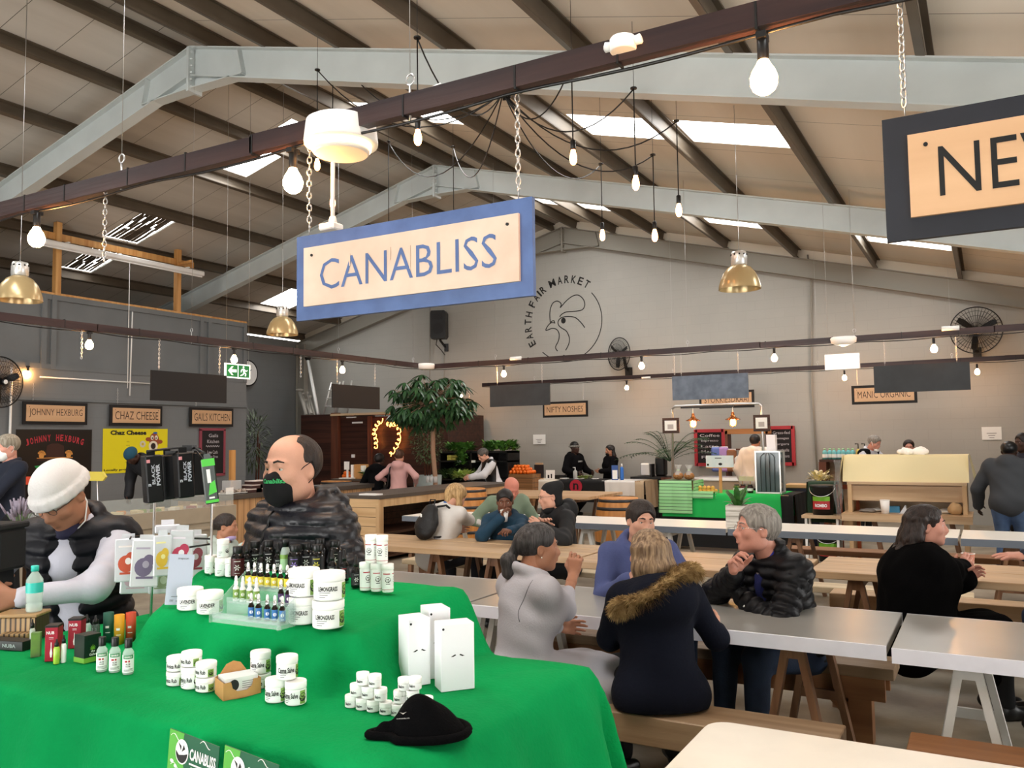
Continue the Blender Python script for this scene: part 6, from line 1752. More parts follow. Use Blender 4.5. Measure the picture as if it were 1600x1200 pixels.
trousers(t, M_trou, F4, .028, res=.014)
pts = on_surface(pk, [F4.P+A_((-.2+.4*k/16, 0, -.045+.0*abs(k-8))) for k in range(17)], A_((0, 1, 0)), 0)
# ---- 5 man in the blue hoodie
F5, rt, rz = pose(1001, 815, 5.25, .3, wr=('p', 985, 905, 4.9), wl=('p', 1055, 925, 4.85), lean=.18, neck=(.1, 0), head=(.1, .05, -.08), hr=(.9, .2, -.5), hl=(-.8, 0, -.5), sit=True)
F5.E[1] = A_(F5.S[1])+A_((.07, .08, -.25))
t, T = person('person', 'young man in a blue hoodie facing us behind the blonde woman', rt, rz, F5, S_fair, hres=.006)
M_blueh = mat('faded_blue_sweatshirt', '4c5684', rough=.9, bump=.2, bs=90, var=.06, vs=4)
bh = garment(t, 'hoodie', M_blueh, F5, .02, .012, disp=folds(.008, 41, 1.2), extra=lambda v: (collar(F5, .03, .02, .1, .1)(v), v.ell(F5.nb+A_((0, -.1, 0)), (.12, .07, .07), None, .05)))
v = Vol(); v.ell(F5.chest+F5.R@A_((0, .1, .1)), (.045, .03, .09), F5.R, .01); obj('grey_undershirt', vmesh(G(), v, .01), mat('pale_grey_jersey', 'b0aeae', rough=.9), t)
pts1 = on_surface(bh, [F5.nb+A_((.05, 0, -.05-.022*q)) for q in range(10)], A_((0, -1, 0)), .0)
if len(pts1) > 3: obj('drawstring', G().tube(pts1, .004, 6), M_label, bh)
hm = hairmesh(t, T, F5, M_hairb, off=.014, vol=1.4)
g = G(); brow(g, T, 1, .004); obj('eyebrow', g, M_hairb, hm)
trousers(t, M_jeans, F5, res=.018)
# ---- 6 man with glasses
F6, rt, rz = pose(1183, 829, 4.78, -.95, wr=('p', 1149, 897, 4.62), wl=('p', 1158, 932, 4.7), lean=.36, neck=(.0, 0), head=(-.25, -.12, .05), hr=(.75, .3, -.7), hl=(-.8, -.1, -.5), sit=True, sc=1.12, knee=((.15, .4, .5), (-.15, .4, .5)))
t, T = person('person', 'grey-haired man with glasses in a black puffer jacket, hand at his chin', rt, rz, F6, S_pink, hres=.005, nose=1.06, hands=(dict(d=A_((-.25, .25, 1)), n=A_((-.9, -.3, .1)), curl=(.75, .85, .95, 1.0), thumb=.6), dict(n=A_((.2, 0, -1)), curl=(.5, .5, .5, .5))))
M_puff2 = mat('black_puffer_shell', '07080d', rough=.5, spec=.3, bump=.4, bs=20)
pj = garment(t, 'puffer_jacket', M_puff2, F6, .03, .0105, disp=quilt(F6, .055, .02, 5, .002), cuff=.9, extra=lambda v: (collar(F6, .024, .03, .092, .03)(v), v.cap(F6.chest+F6.R@A_((0, .15, .14)), F6.waist+F6.R@A_((0, .15, .0)), .06, .045, k=.02, cut=True, m=-1)))
v = Vol(); F6.torso(v, .006); v.disp = folds(.006, 3, 1.3); v.cap(F6.nb+F6.R@A_((0, .012, .0)), F6.nb+F6.R@A_((0, .03, .2)), .062, .09, k=.01, cut=True, m=-1); obj('royal_blue_sweater', vmesh(G(), v, .013), mat('royal_blue_knit', '1e2560', rough=.85, bump=.2, bs=100), t)
v = Vol(); collar(F6, .017, .035, .075, .06)(v); obj('blue_collar', vmesh(G(), v, .008), mat('bright_blue_collar', '2b37a8', rough=.7), t)
v = Vol(); v.path([F6.nb+F6.R@A_((.05, .06, -.0)), F6.nb+F6.R@A_((.0, .09, -.05)), F6.nb+F6.R@A_((-.05, .06, .0))], [.022]*3, k=.02); v.ell(F6.nb+F6.R@A_((0, .09, -.07)), (.035, .02, .05), None, .02); v.disp = folds(.003, 3, 2)
obj('striped_scarf', vmesh(G(), v, .007), wood('grey_navy_stripe', 'b9b2b0', '6a6878', 'y', .5, plank=.018, pax='z'), t)
for q in (-1,):
 d = (F6.E[q]-F6.W[q]); d /= np.linalg.norm(d); v = Vol(); v.cap(F6.W[q]+d*.0, F6.W[q]+d*.07, .043, .048, k=.01); obj('green_cuff', vmesh(G(), v, .01), mat('dark_green_cuff', '1c3328', rough=.8), t)
pts = on_surface(pj, [F6.chest+F6.R2@A_((-.09, 0, .04)), F6.chest+F6.R2@A_((-.1, 0, .046))], F6.R2@A_((0, -1, 0)), 0)
if len(pts) > 1: obj('chest_emblem', G().tube(pts, .005, 5), M_label, pj)
hm = hairmesh(t, T, F6, M_hairg, off=.013, vol=1.3, fr=8, amp=.0022, res=.0052)
g = G(); brow(g, T, 1, .003); obj('eyebrow', g, M_hairg, hm)
glasses(t, T, F6.RH, M_chrome)
trousers(t, M_jeans, F6, res=.016)
# ---- 7 long-haired woman in black
F7, rt, rz = pose(1447, 822, 5.25, 1.85, wr=('p', 1516, 893, 5.55), wl=('p', 1508, 905, 5.35), fem=True, lean=.12, neck=(.08, 0), head=(-.2, -.05, 0), hr=(.5, -.3, -.8), hl=(-.5, -.4, -.9), knee=((.12, .45, .5), (-.12, .45, .5)), sit=True, sc=1.06, build=1.5)
t, T = person('person', 'woman with long dark hair in a black fleece coat laughing to the right', rt, rz, F7, S_pink, hres=.0055, open_=1., lipm=M_lipd, hands=(dict(d=A_((-.1, .5, .6)), n=A_((-.8, .3, 0)), curl=(.5, .55, .6, .65)), dict(d=A_((.1, .6, .5)), n=A_((.8, .3, 0)), curl=(.5, .55, .6, .65))))
M_bfl = mat('black_fleece_coat', '0a0a0b', rough=1, bump=.3, bs=150, spec=.05)
garment(t, 'fleece_coat', M_bfl, F7, .06, .0125, disp=folds(.008, 51, .9), extra=lambda v: (collar(F7, .03, .03, .09, .09)(v), skirtf(F7, .02)(v), v.cap(F7.P+A_((-.08, -.05, -.05)), F7.P+A_((.08, -.05, -.05)), .17, k=.05)))
M_hairl = strands_bump('long_dark_brown_hair', '32231d', '150e0c')
def l7(v):
 for q, (x, y) in enumerate(((-.07, -.02), (-.05, -.075), (0, -.09), (.05, -.075), (.07, -.03))):
  v.path([T((x, y, .04)), T((x*1.15, y-.03, -.05)), T((x*1.35, y-.075, -.15)), T((x*1.4, y-.1, -.24-.02*(q % 2)))], [.034, .038, .036, .016], k=.03)
hm = hairmesh(t, T, F7, M_hairl, extra=l7, off=.01, fr=6, amp=.004, res=.006)
g = G(); brow(g, T, 1, .003); obj('eyebrow', g, M_hairl, hm)
trousers(t, M_trou, F7, res=.018)
c = onD(1513, 876, 5.5)
tc = thing('paper_cup', 'orange printed paper cup held by the woman in black', 'cup', (c[0], c[1], c[2]-.055))
obj('cup_wall', G().lathe([(.028, 0), (.04, .1)], 20), mat('salmon_paper', 'd8997c', rough=.6, c2='c8745a', vs=40), tc); obj('rim', G().lathe([(.039, .098), (.042, .1), (.042, .104), (.038, .104)], 20, cap=False), M_paper, tc)
# ---- 8 person reaching in from the right edge
F8, rt, rz = pose(1725, 800, 4.9, -1.25, wr=('l', (.2, .22, .66)), wl=('p', 1601, 868, 4.75), lean=.12, sit=True, hl=(-.3, -.5, -.8))
t, T = person('person', 'person outside the right edge, only an open gesturing hand in view', rt, rz, F8, S_pink, hres=.008, hands=(None, dict(d=A_((.0, 1, .0)), n=A_((0.1, -.1, -1)), curl=(.12, .1, .12, .18), thumb=.1, spread=2.2, res=.0045)))
garment(t, 'jacket', mat('navy_jacket', '1b2030', rough=.8), F8, .02, .015, disp=folds(.006, 8))
hairmesh(t, T, F8, M_hairb, res=.008); trousers(t, M_jeans, F8, res=.02)
# ---- 9 child
F9, rt, rz = pose(353, 823, 6.2, 1.05, wr=('l', (.12, .28, .93)), wl=('p', 380, 853, 6.0), lean=.0, neck=(.1, 0), head=(.2, .05, 0), sc=.78, fem=True, hl=(-.4, -.2, -.8))
t, T = person('person', 'child with dark hair tied back in a pale mint top behind the display rack', rt, rz, F9, S_tan, hres=.0052, hands=(None, dict(d=A_((.1, .6, .5)), n=A_((.3, 0, .8)), curl=(.6, .7, .8, .8))))
garment(t, 'mint_top', mat('pale_mint_fleece', 'a7b5ad', rough=.9, bump=.1), F9, .015, .012, disp=folds(.006, 9, 1.4), extra=collar(F9, .02, .01, .075, .07))
hairmesh(t, T, F9, M_hairb, off=.007, extra=lambda v: v.ell(T((0, -.11, .01)), (.03, .03, .035), None, .02))
v = Vol(); v.ell(T((0, .045, -.1)), (.052, .045, .022), F9.RH, .02); obj('lilac_mask', vmesh(G(), v, .007), mat('lilac_cotton', 'a99ac6', rough=.8), t)
trousers(t, M_jeans, F9, res=.016)
# ---- 10 blonde woman with backpack
F10, rt, rz = pose(712, 776, 8.5, 2.45, wr=('p', 738, 815, 8.9), wl=('l', (-.1, .45, .78)), fem=True, lean=.42, neck=(.35, 0), head=(-.3, .5, 0), sit=True, hr=(.8, -.2, -.6), sc=1.03)
t, T = person('person', 'blonde woman in a white sweater wearing a small black backpack', rt, rz, F10, S_fair, hres=.007)
M_wsw = mat('off_white_knit', 'cfccc8', rough=.9, bump=.2, bs=70)
garment(t, 'sweater', M_wsw, F10, .026, .013, disp=folds(.012, 61, 1.0), extra=lambda v: v.ell(F10.P, (.19, .16, .13), None, .05))
bl = strands_bump('golden_blonde_hair', 'c9a673', '8f6f45')
hairmesh(t, T, F10, bl, off=.012, extra=lambda v: [v.path([T((x, -.02, .03)), T((x*1.1, .03, -.08)), T((x, .07, -.17))], [.035, .03, .012], k=.03) for x in (-.065, .065)]+[v.path([T((0, -.08, .0)), T((.03, -.08, -.1))], [.05, .03], k=.03)])
v = Vol(); v.path([F10.nb+F10.R@A_((.05, .04, 0)), F10.nb+F10.R@A_((0, .08, -.02)), F10.nb+F10.R@A_((-.05, .04, 0)), F10.nb+F10.R@A_((0, -.06, .03)), F10.nb+F10.R@A_((.05, .04, 0))], [.014]*5, k=.01); obj('blue_lanyard', vmesh(G(), v, .008), mat('bright_blue_ribbon', '2a5aa8'), t)
trousers(t, mat('dark_grey_trousers', '23252c', rough=.9), F10, res=.02)
Mloc = Matrix.Rotation(rz, 3, 'Z'); B = F10.chest+F10.R@A_((-.03, -.215, -.05)); bw = Mloc @ Vector(B)+Vector(rt)
M_leath = mat('black_leather', '0c0c0e', rough=.55, bump=.3, bs=60)
tb = thing('backpack', 'small black leather drawstring backpack worn by the blonde woman', 'backpack', bw, rz)
v = Vol(); R_ = F10.R
v.ell(R_@A_((0, 0, -.04)), (.13, .075, .15), R_, .03); v.ell(R_@A_((0, 0, .09)), (.09, .055, .09), R_, .04); v.disp = folds(.006, 71, 1.6)
obj('bag', vmesh(G(), v, .012), M_leath, tb)
g = G()
for q in (-1, 1): g.tube([R_@A_((q*.04, .03, .16)), R_@A_((q*.1, .09, .2)), R_@A_((q*.15, .2, .16)), R_@A_((q*.17, .27, .05)), R_@A_((q*.16, .2, -.08)), R_@A_((q*.09, .05, -.14))], .011, 6)
obj('strap', g, M_leath, tb); obj('handle_loop', G().tube([R_@A_((.03, .0, .15)), R_@A_((.03, -.01, .22)), R_@A_((-.03, -.01, .22)), R_@A_((-.03, 0, .15))], .008, 6), M_leath, tb)
obj('white_tag', G().box(tuple(R_@A_((-.03, -.078, .03))), (.018, .006, .03)), M_label, tb)
# ---- 11 bald man in green
F11, rt, rz = pose(799, 763, 9.3, .35, wr=('l', (.25, .3, .75)), wl=('l', (-.22, .35, .7)), lean=.42, neck=(.3, 0), head=(.05, .5, 0), sit=True, build=1.1)
t, T = person('person', 'bald man in a pale green shirt bowing his head behind the drinking woman', rt, rz, F11, skin('cf8370', 'flushed'), hres=.007)
garment(t, 'green_shirt', mat('sage_green_shirt', '7c8f7a', rough=.9), F11, .02, .014, disp=folds(.008, 12, 1.2), cuff=.55, extra=collar(F11, .018, .01, .08, .08))
v = Vol(); F11.arm(v, -1, .006); F11.arm(v, 1, .006); obj('white_sleeves', vmesh(G(), v, .014), M_wsw, t)
trousers(t, mat('light_blue_denim', '8fa3bd', rough=.9), F11, .02, res=.02)
# ---- 12 woman in the teal hoodie drinking
F12, rt, rz = pose(789, 784, 8.15, -.05, wr=('p', 778, 815, 7.85), wl=('p', 796, 829, 7.72), fem=True, lean=.12, neck=(.1, 0), head=(.0, .1, 0), sit=True, hr=(.9, .1, -.7), hl=(-.9, .0, -.6), sc=.98)
F12.W[1] = F12.H+A_((.035, .13, -.14)); F12.E[1], F12.W[1] = ik(F12.S[1], F12.W[1], .27, .25, (.9, .1, -.8))
t, T = person('person', 'dark-haired woman in a teal hoodie drinking from a white cup', rt, rz, F12, S_dark, hres=.006, hands=(dict(d=A_((-.35, .2, .8)), n=A_((-.8, .1, -.2)), curl=(.6, .65, .7, .75), res=.005), dict(curl=(1.0, 1.0, 1.0, 1.0), n=A_((.3, 0, -1)), res=.005)))
garment(t, 'teal_hoodie', mat('teal_blue_sweatshirt', '17394f', rough=.9, bump=.15), F12, .024, .0125, disp=folds(.008, 14, 1.2), extra=lambda v: (collar(F12, .035, .0, .1, .1)(v), v.ell(F12.nb+A_((0, -.09, .0)), (.12, .07, .07), None, .05)))
hm = hairmesh(t, T, F12, mat('black_hair', '141010', rough=.5), off=.01, front=.06); g = G(); brow(g, T, 1, .003); obj('eyebrow', g, M_hairl, hm)
trousers(t, M_trou, F12, res=.018)
cw = Matrix.Rotation(rz, 3, 'Z') @ Vector(F12.W[1]+A_((-.06, .03, .05)))+Vector(rt)
hw = Matrix.Rotation(rz, 3, 'Z') @ Vector(F12.H+F12.RH@A_((.0, .125, -.105)))+Vector(rt)
tc = thing('paper_cup', 'white paper cup raised to the mouth of the woman in teal', 'cup', (hw.x, hw.y, hw.z-.03), rz, rot=(-.25, 0, rz))
obj('cup_wall', G().lathe([(.027, -.03), (.04, .075)], 18), M_paper, tc); obj('rim', G().lathe([(.039, .073), (.042, .075), (.042, .079), (.038, .079)], 18, cap=False), M_paper, tc)
# ---- 13 man in black cap and hooded coat
F13, rt, rz = pose(860, 776, 8.0, -1.15, wr=('p', 850, 818, 7.75), wl=('p', 845, 822, 7.7), lean=.18, neck=(.15, 0), head=(-.15, .1, 0), sit=True, hr=(.7, .1, -.8), hl=(-.8, .1, -.6), sc=1.04)
t, T = person('person', 'man in a black cap, neck warmer and dark rain jacket seated at the pine table', rt, rz, F13, S_fair, hres=.006)
M_rain = mat('black_rain_jacket', '0a0b0e', rough=.7, bump=.1, bs=20)
garment(t, 'rain_jacket', M_rain, F13, .026, .0125, disp=folds(.008, 15, 1.2), extra=lambda v: (collar(F13, .03, .02, .095, .09)(v), v.ell(F13.nb+A_((0, -.12, .02)), (.12, .08, .1), None, .05)))
v = Vol(); v.ell(T((0, -.015, .045)), (.084, .105, .095), F13.RH, .02); v.ell(T((0, -.05, -.04)), (.08, .06, .09), F13.RH, .03); v.ell(T((0, -.09, .09)), (.05, .05, .05), F13.RH, .04); v.ell(T((0, .1, -.02)), (.07, .06, .06), F13.RH, .01, -1, True); v.disp = folds(.002, 3, 2)
obj('black_cap', vmesh(G(), v, .008), mat('black_softshell', '0e0f11', rough=.85), t)
v = Vol(); v.ell(T((0, .02, -.12)), (.07, .07, .045), F13.RH, .02); obj('neck_warmer', vmesh(G(), v, .009), M_maskb, t)
glasses(t, T, F13.RH, M_black); trousers(t, M_trou, F13, res=.018)
# ================================================================= STALLS ALONG THE SIDES AND BACK
def P3(px, py, Y): return onY(px, py, Y)
def xz(px, py, Y): p = onY(px, py, Y); return p[0], p[2]
def boxY(g, x0, y0, x1, y1, Y, dep, mi=0, bev=0):
 """box whose front face, in plane Y, spans the two surveyed corners (top-left, bottom-right)"""
 a = onY(x0, (y0+y1)/2, Y)[0]; b = onY(x1, (y0+y1)/2, Y)[0]; zt = onY((x0+x1)/2, y0, Y)[2]; zb = onY((x0+x1)/2, y1, Y)[2]
 g.box(((a+b)/2, Y+dep/2, (zt+zb)/2), (abs(b-a), dep, abs(zt-zb)), None, mi, bev); return (a, b, zb, zt)
def tobj(nm, label, cat, parts, loc=(0, 0, 0), rz=0, grp=None):
 t = thing(nm, label, cat, loc, rz, grp)
 for n_, g_, m_ in parts: obj(n_, g_, m_, t)
 return t
M_slab = mat('dark_stone_counter_slab', '4d4640', rough=.5, var=.1)
M_plank = wood('pine_plank_cladding', 'cfa87c', 'ad8558', 'z', .7, plank=.12, pax='y')
M_planky = wood('pine_plank_cladding_level', 'd3b489', 'b8946a', 'x', .7, plank=.13, pax='z')
M_brown = wood('dark_brown_board_screen', '4a2a20', '2e1913', 'x', .8, plank=.14, pax='z', rough=.45)
M_brown2 = wood('reddish_brown_post', '6e3f2c', '4e2a1c', 'z', .8)
M_darkwood = wood('walnut_board', '4b2e1e', '301c12', 'x', 1, plank=.1, pax='z')
M_beige = mat('beige_laminate', 'a39a88', rough=.5, var=.04)
M_greyp = mat('grey_green_pot_glaze', '8f9a98', rough=.5)
M_glassp = mat('clear_display_glass', 'dfeceb', rough=.05, alpha=.2)
M_clothw = mat('cream_tablecloth', 'd9d2c4', rough=.8, bump=.1, bs=30)
M_clothb = mat('black_tablecloth', '111214', rough=.9)
M_ytext = mat('chalk_white', 'cfc8cc', rough=.9)
M_board = mat('chalkboard_black', '1c1618', rough=.7, var=.2, vs=8)
# --- kitchen counter and cheese display on the left
X_ = -9.95
tobj('serving_counter', 'pine-clad serving counter with grey top under the kitchen chalkboard', 'counter', (
 ('cladding', G().box((X_-.35, 10.6, .43), (.7, 4.0, .86)), M_plank), ('countertop', G().box((X_-.36, 10.6, .9), (.8, 4.1, .07)), M_slab)))
X2 = -9.35
t = thing('cheese_display', 'long beige chilled display counter with cheeses under its glass edge', 'display counter', (0, 0, 0))
obj('cabinet', G().box((X2-.4, 6.55, .33), (.8, 3.9, .66)).box((X2-.02, 6.55, .74), (.08, 3.95, .2)).box((X2+.01, 6.55, .56), (.05, 3.96, .03)), M_beige, t)
obj('glass_front', G().box((X2-.02, 6.55, .93), (.012, 3.9, .2)), M_glassp, t)
obj('shelf', G().box((X2-.4, 6.55, .8), (.72, 3.8, .03)), M_beige, t)
M_ch = [mat('pale_cheese', 'e0cf9e', rough=.5), mat('white_cheese', 'e9e2d0', rough=.5), mat('red_wax', '8f3a2c', rough=.4), mat('green_wrap', '7d9a3c', rough=.5), mat('orange_cheese', 'd08a3c', rough=.5)]
r2 = random.Random(5)
t0 = thing('cheese_piece', 'x', 'cheese'); obj('wedge', G().prism([(-.07, 0), (.07, 0), (.07, .05), (-.07, .06)], .09, o=(0, -.045, 0)), M_ch[0], t0); CH = {0: Multi(t0)}
for k in (1, 2, 3, 4):
 tt = thing('cheese_piece', 'x', 'cheese'); obj('wedge', G().prism([(-.06, 0), (.06, 0), (.05, .055), (-.055, .05)], .1, o=(0, -.05, 0)), M_ch[k], tt); CH[k] = Multi(tt)
for i in range(26):
 k = r2.choice([0, 0, 1, 1, 4, 2, 3]); CH[k].put((X2-.14-.12*(i % 2), 4.8+i*.14, .816), r2.uniform(0, 6), ['pale yellow cheese piece in the display counter', 'white cheese piece in the display counter', 'red waxed cheese piece in the display counter', 'green wrapped cheese piece in the display counter', 'orange cheese piece in the display counter'][k], 'cheeses in the display: '+['pale', 'white', 'red', 'green', 'orange'][k])
# goods on the kitchen counter
def on_c(px, py): return onX(px, py, X_-.25)
def cpos(px): return (X_-.3, onX(px, 770, X_-.3)[1], .937)
p = cpos(362); M_cling = mat('clear_clamshell', 'cfd2d2', rough=.15, alpha=.55)
tobj('clear_box', 'clear plastic box on the kitchen counter', 'box', (('box', G().box((0, 0, .1), (.2, .22, .2), bev=.01), M_cling),), p)
for i, px in enumerate((338, 349, 358, 366)):
 p = cpos(px); g = G();
 for q in range(9): g.sph((r2.uniform(-.05, .05), r2.uniform(-.05, .05), .03+.01*(q % 3)), (.03, .03, .022), 7)
 tobj('cake_plate', 'plate of dark and white cake pieces, %s from the left on the kitchen counter' % ('first', 'second', 'third', 'fourth')[i], 'cake plate', (('plate', G().lathe([(.06, 0), (.1, .015), (.1, .02)], 14), M_white), ('cakes', g, mat('dark_chocolate', '3a2420', rough=.6, c2='c9bdb0', vs=25))), (p[0]+.15, p[1], p[2]), r2.uniform(0, 3))
for i, (px, dz) in enumerate(((383, 0), (397, 0), (390, .062), (403, .062), (394, .124))):
 p = cpos(px); tobj('cake_box', 'dark cake slab with white topping, %s on the counter' % ('lower left', 'lower right', 'middle left', 'middle right', 'topmost')[i], 'cake', (('cake', G().box((0, 0, .022), (.22, .3, .044)), mat('dark_cake', '3b2320', rough=.7)), ('icing', G().box((0, 0, .052), (.22, .3, .015)), mat('white_icing', 'd6cbc6', rough=.5))), (p[0]+.1, p[1], p[2]+dz))
for i, px in enumerate((411, 418, 423)):
 p = cpos(px); h = (.17, .3, .28)[i]
 tobj('sauce_bottle', ('short pale bottle on the kitchen counter', 'dark wine-like bottle on the kitchen counter, left of two', 'dark wine-like bottle on the kitchen counter, right of two')[i], 'bottle', (('bottle_body', G().lathe([(.035, 0), (.036, h*.6), (.014, h*.75), (.013, h)], 14), [mat('pale_sauce', 'c9cbb0', rough=.3), M_darkb, M_darkb][i]), ('label', G().lathe([(.0365, h*.15), (.0365, h*.45)], 14, cap=False), M_label)), p)
p = cpos(345); tobj('price_card', 'small white price card on the kitchen counter', 'card', (('card', G().box((0, 0, .06), (.01, .14, .1)), M_label),), (p[0]+.3, p[1]-.1, p[2]))
p = onX(383, 745, -10.6); tobj('pine_post', 'short raw pine post standing behind the kitchen counter', 'post', (('post', G().box((0, 0, .8), (.06, .09, 1.6)), M_pine),), (-10.9, p[1], 0))
# --- posters and boards on the left wall
def wallbox(x0, y0, x1, y1, dep=.01, X=XP+.005):
 a = onX(x0, (y0+y1)/2, X); b = onX(x1, (y0+y1)/2, X); zt = onX((x0+x1)/2, y0, X)[2]; zb = onX((x0+x1)/2, y1, X)[2]
 return (a[1]+b[1])/2, (zt+zb)/2, b[1]-a[1], zt-zb
y, z, W, H = wallbox(23, 671, 142, 800)
t = thing('vinyl_banner', 'black vinyl banner with red lettering, hat and flowered skull below the leftmost sign', 'banner', (XP+.012, y, z), PI/2)
obj('sheet', G().box((0, 0, 0), (W, .006, H)), mat('black_vinyl', '15110f', rough=.35), t)
g = G(); wd_ = 'JOHNNY HEXBURG'
for i, ch in enumerate(wd_):
 if ch == ' ': continue
 f = (i+.5)/len(wd_)-.5; vs, fs = text_fit(ch, .055, .11, bold=.03); a = -f*.55
 g.add([(v[0]*math.cos(a)-v[2]*math.sin(a)+f*W*.78, -.006, v[0]*math.sin(a)+v[2]*math.cos(a)+H*.40-.22*f*f*1.6) for v in vs], fs)
obj('lettering', g, mat('red_banner_ink', 'b5303c', rough=.5), t)
def disc(g, x, z, rx, rz_, y_, n=16, mi=0): g.add([(x+rx*math.cos(2*PI*k/n), y_, z+rz_*math.sin(2*PI*k/n)) for k in range(n)], [tuple(range(n))], mi)
g = G(); g.box((0, -.005, H*.135), (W*.47, .003, .03)); g.prism([(-.17, H*.14), (.17, H*.14), (.15, H*.3), (.05, H*.33), (-.05, H*.33), (-.15, H*.3)], .002, o=(0, -.007, 0)); obj('hat_print', g, mat('brown_hat_ink', '3c1e14', rough=.5), t)
g = G()
for s_ in (-1, 1):
 for k in range(6): a = .35+k*.42; disc(g, s_*.24+.06*math.cos(a), H*.17+.07*math.sin(a)+.02, .02, .02, -.009, 8)
 disc(g, s_*.24, H*.17+.02, .045, .05, -.009, 10)
g.box((0, -.006, H*.155), (W*.47, .003, .012)); obj('flower_print', g, mat('orange_petal_ink', 'd9954a', rough=.5), t)
g = G(); disc(g, 0, -.02, .2, .2, -.006, 24); obj('skull_print', g, mat('skull_white_ink', 'cfc3c0', rough=.5), t)
g = G()
for s_ in (-1, 1):
 for r_ in (.05, .028): disc(g, s_*.085, .03, r_, r_, -.0075-.001*(r_ < .04), 14, 0 if r_ > .04 else 1)
 disc(g, s_*.28, -.07, .06, .06, -.008, 8, 0); disc(g, s_*.28, -.07, .025, .025, -.01, 8, 2)
 g.add([(s_*.2, -.008, .1), (s_*.36, -.008, .09), (s_*.3, -.008, .02), (s_*.22, -.008, .03)], [(0, 1, 2, 3)], 3)
 g.add([(s_*.2, -.008, -.12), (s_*.34, -.008, -.2), (s_*.24, -.008, -.22)], [(0, 1, 2)], 3)
g.add([(0, -.008, -.04), (.02, -.008, -.08), (-.02, -.008, -.08)], [(0, 1, 2)], 2); g.box((0, -.008, -.14), (.16, .001, .012), mi=2)
obj('face_print', g, [mat('pink_ink', 'b0609a', rough=.5), mat('pale_lilac_ink', 'd8b8d0'), mat('dark_ink2', '2a1520'), mat('leaf_print_green', '2f9a4f')], t)
y, z, W, H = wallbox(160, 670, 261, 738)
t = thing('yellow_poster', 'yellow poster reading Chaz Cheese with a laughing cow head and daisy', 'poster', (XP+.012, y, z), PI/2)
obj('sheet', G().box((0, 0, 0), (W, .006, H)), mat('bright_yellow_vinyl', 'e8d81c', rough=.4), t)
g = G(); vs, fs = text_fit('Chaz Cheese', W*.55, .085, bold=.05); g.add([(v[0]-W*.12, -.005, v[2]+H*.41) for v in vs], fs)
vs, fs = text_fit('Locally produced artisan', W*.72, .05, bold=.03); g.add([(v[0]-W*.12, -.005, v[2]-H*.43) for v in vs], fs)
obj('black_print', g, M_ink, t)
g = G()
for k in range(9): g.box((-W*.13, -.005, H*.2-k*.062), ((.06, .08, .05, .1, .13, .12, .1, .05, .07)[k], .001, .012))
obj('small_print', g, mat('olive_small_print', 'b09c20'), t)
g = G(); cx, cz = W*.28, H*.22
disc(g, cx, cz, .11, .15, -.005, 20, 0); disc(g, cx-.13, cz+.03, .06, .04, -.0045, 12, 0); disc(g, cx+.13, cz-.02, .06, .04, -.0045, 12, 0); disc(g, cx-.02, cz-.1, .1, .1, -.006, 18, 1); disc(g, cx-.02, cz-.1, .055, .06, -.007, 14, 2)
for s_ in (-1, 1): disc(g, cx+.045*s_, cz+.06, .035, .045, -.0065, 12, 1); disc(g, cx+.04*s_, cz+.05, .014, .018, -.0075, 8, 2)
disc(g, cx+.02, cz+.15, .05, .02, -.007, 10, 3)
for k in range(10): disc(g, cx-.25+.045*math.cos(k*.628), cz-.06+.045*math.sin(k*.628), .02, .02, -.006, 8, 1)
disc(g, cx-.25, cz-.06, .02, .02, -.007, 10, 4)
obj('cow_print', g, [mat('cow_brown_ink', '9a4a2c'), mat('cow_cream_ink', 'e6dcc8'), mat('cow_black_ink', '241614'), mat('cow_blue_ink', '2a5aa0'), mat('daisy_centre_ink', 'd8b03c')], t)
y, z, W, H = wallbox(312, 671, 349, 742)
t = thing('chalkboard', 'narrow chalkboard in a pink frame with handwritten kitchen menu', 'chalkboard', (XP+.02, y, z), PI/2)
obj('board', G().box((0, 0, 0), (W, .02, H)), M_board, t)
obj('frame', G().box((-W/2, -.005, 0), (.05, .035, H)).box((W/2, -.005, 0), (.05, .035, H)).box((0, -.005, H/2), (W+.05, .035, .05)).box((0, -.005, -H/2), (W+.05, .035, .05)), mat('dusty_pink_frame', '93424f', rough=.6), t)
g = G()
for tx, w_, zz in (('Gails', .24, .34), ('Kitchen', .3, .22), ('Low Carb', .26, .0), ('Sugar Free', .28, -.1)): vs, fs = text_fit(tx, w_, .07); g.add([(v[0]+zz*.05, -.013, v[2]+zz) for v in vs], fs)
g.tube([(-.17+.34*k/24, -.013, .12+.018*math.sin(k*1.6)) for k in range(25)], .006, 4); obj('chalk_writing', g, M_ytext, t)
# --- L-shaped bar with dark top
t = thing('bar_counter', 'pale timber bar with dark worktop and open shelves, right of the masked man', 'counter', (0, 0, 0))
XB, YB0, YB1 = -7.45, 9.35, 13.2
obj('worktop', G().box((XB-.42, (YB0+YB1)/2, .925), (.9, YB1-YB0, .05)), M_slab, t)
obj('end_cladding', G().box((XB-.42, YB0+.03, .45), (.86, .06, .9)), M_planky, t)
obj('top_beam', G().box((XB-.01, (YB0+YB1)/2, .845), (.05, YB1-YB0-.02, .11)), M_tpine_y, t)
[obj('post', G().box((XB-.01, y, .4), (.06, .1, .8)), M_tpine_y, t) for y in (YB0+.05, YB1-.05)]
obj('shelf', G().box((XB-.4, (YB0+YB1)/2, .4), (.7, YB1-YB0-.2, .03)).box((XB-.4, (YB0+YB1)/2, .08), (.7, YB1-YB0-.2, .03)).box((XB-.8, (YB0+YB1)/2, .45), (.03, YB1-YB0, .9)), M_darkwood, t)
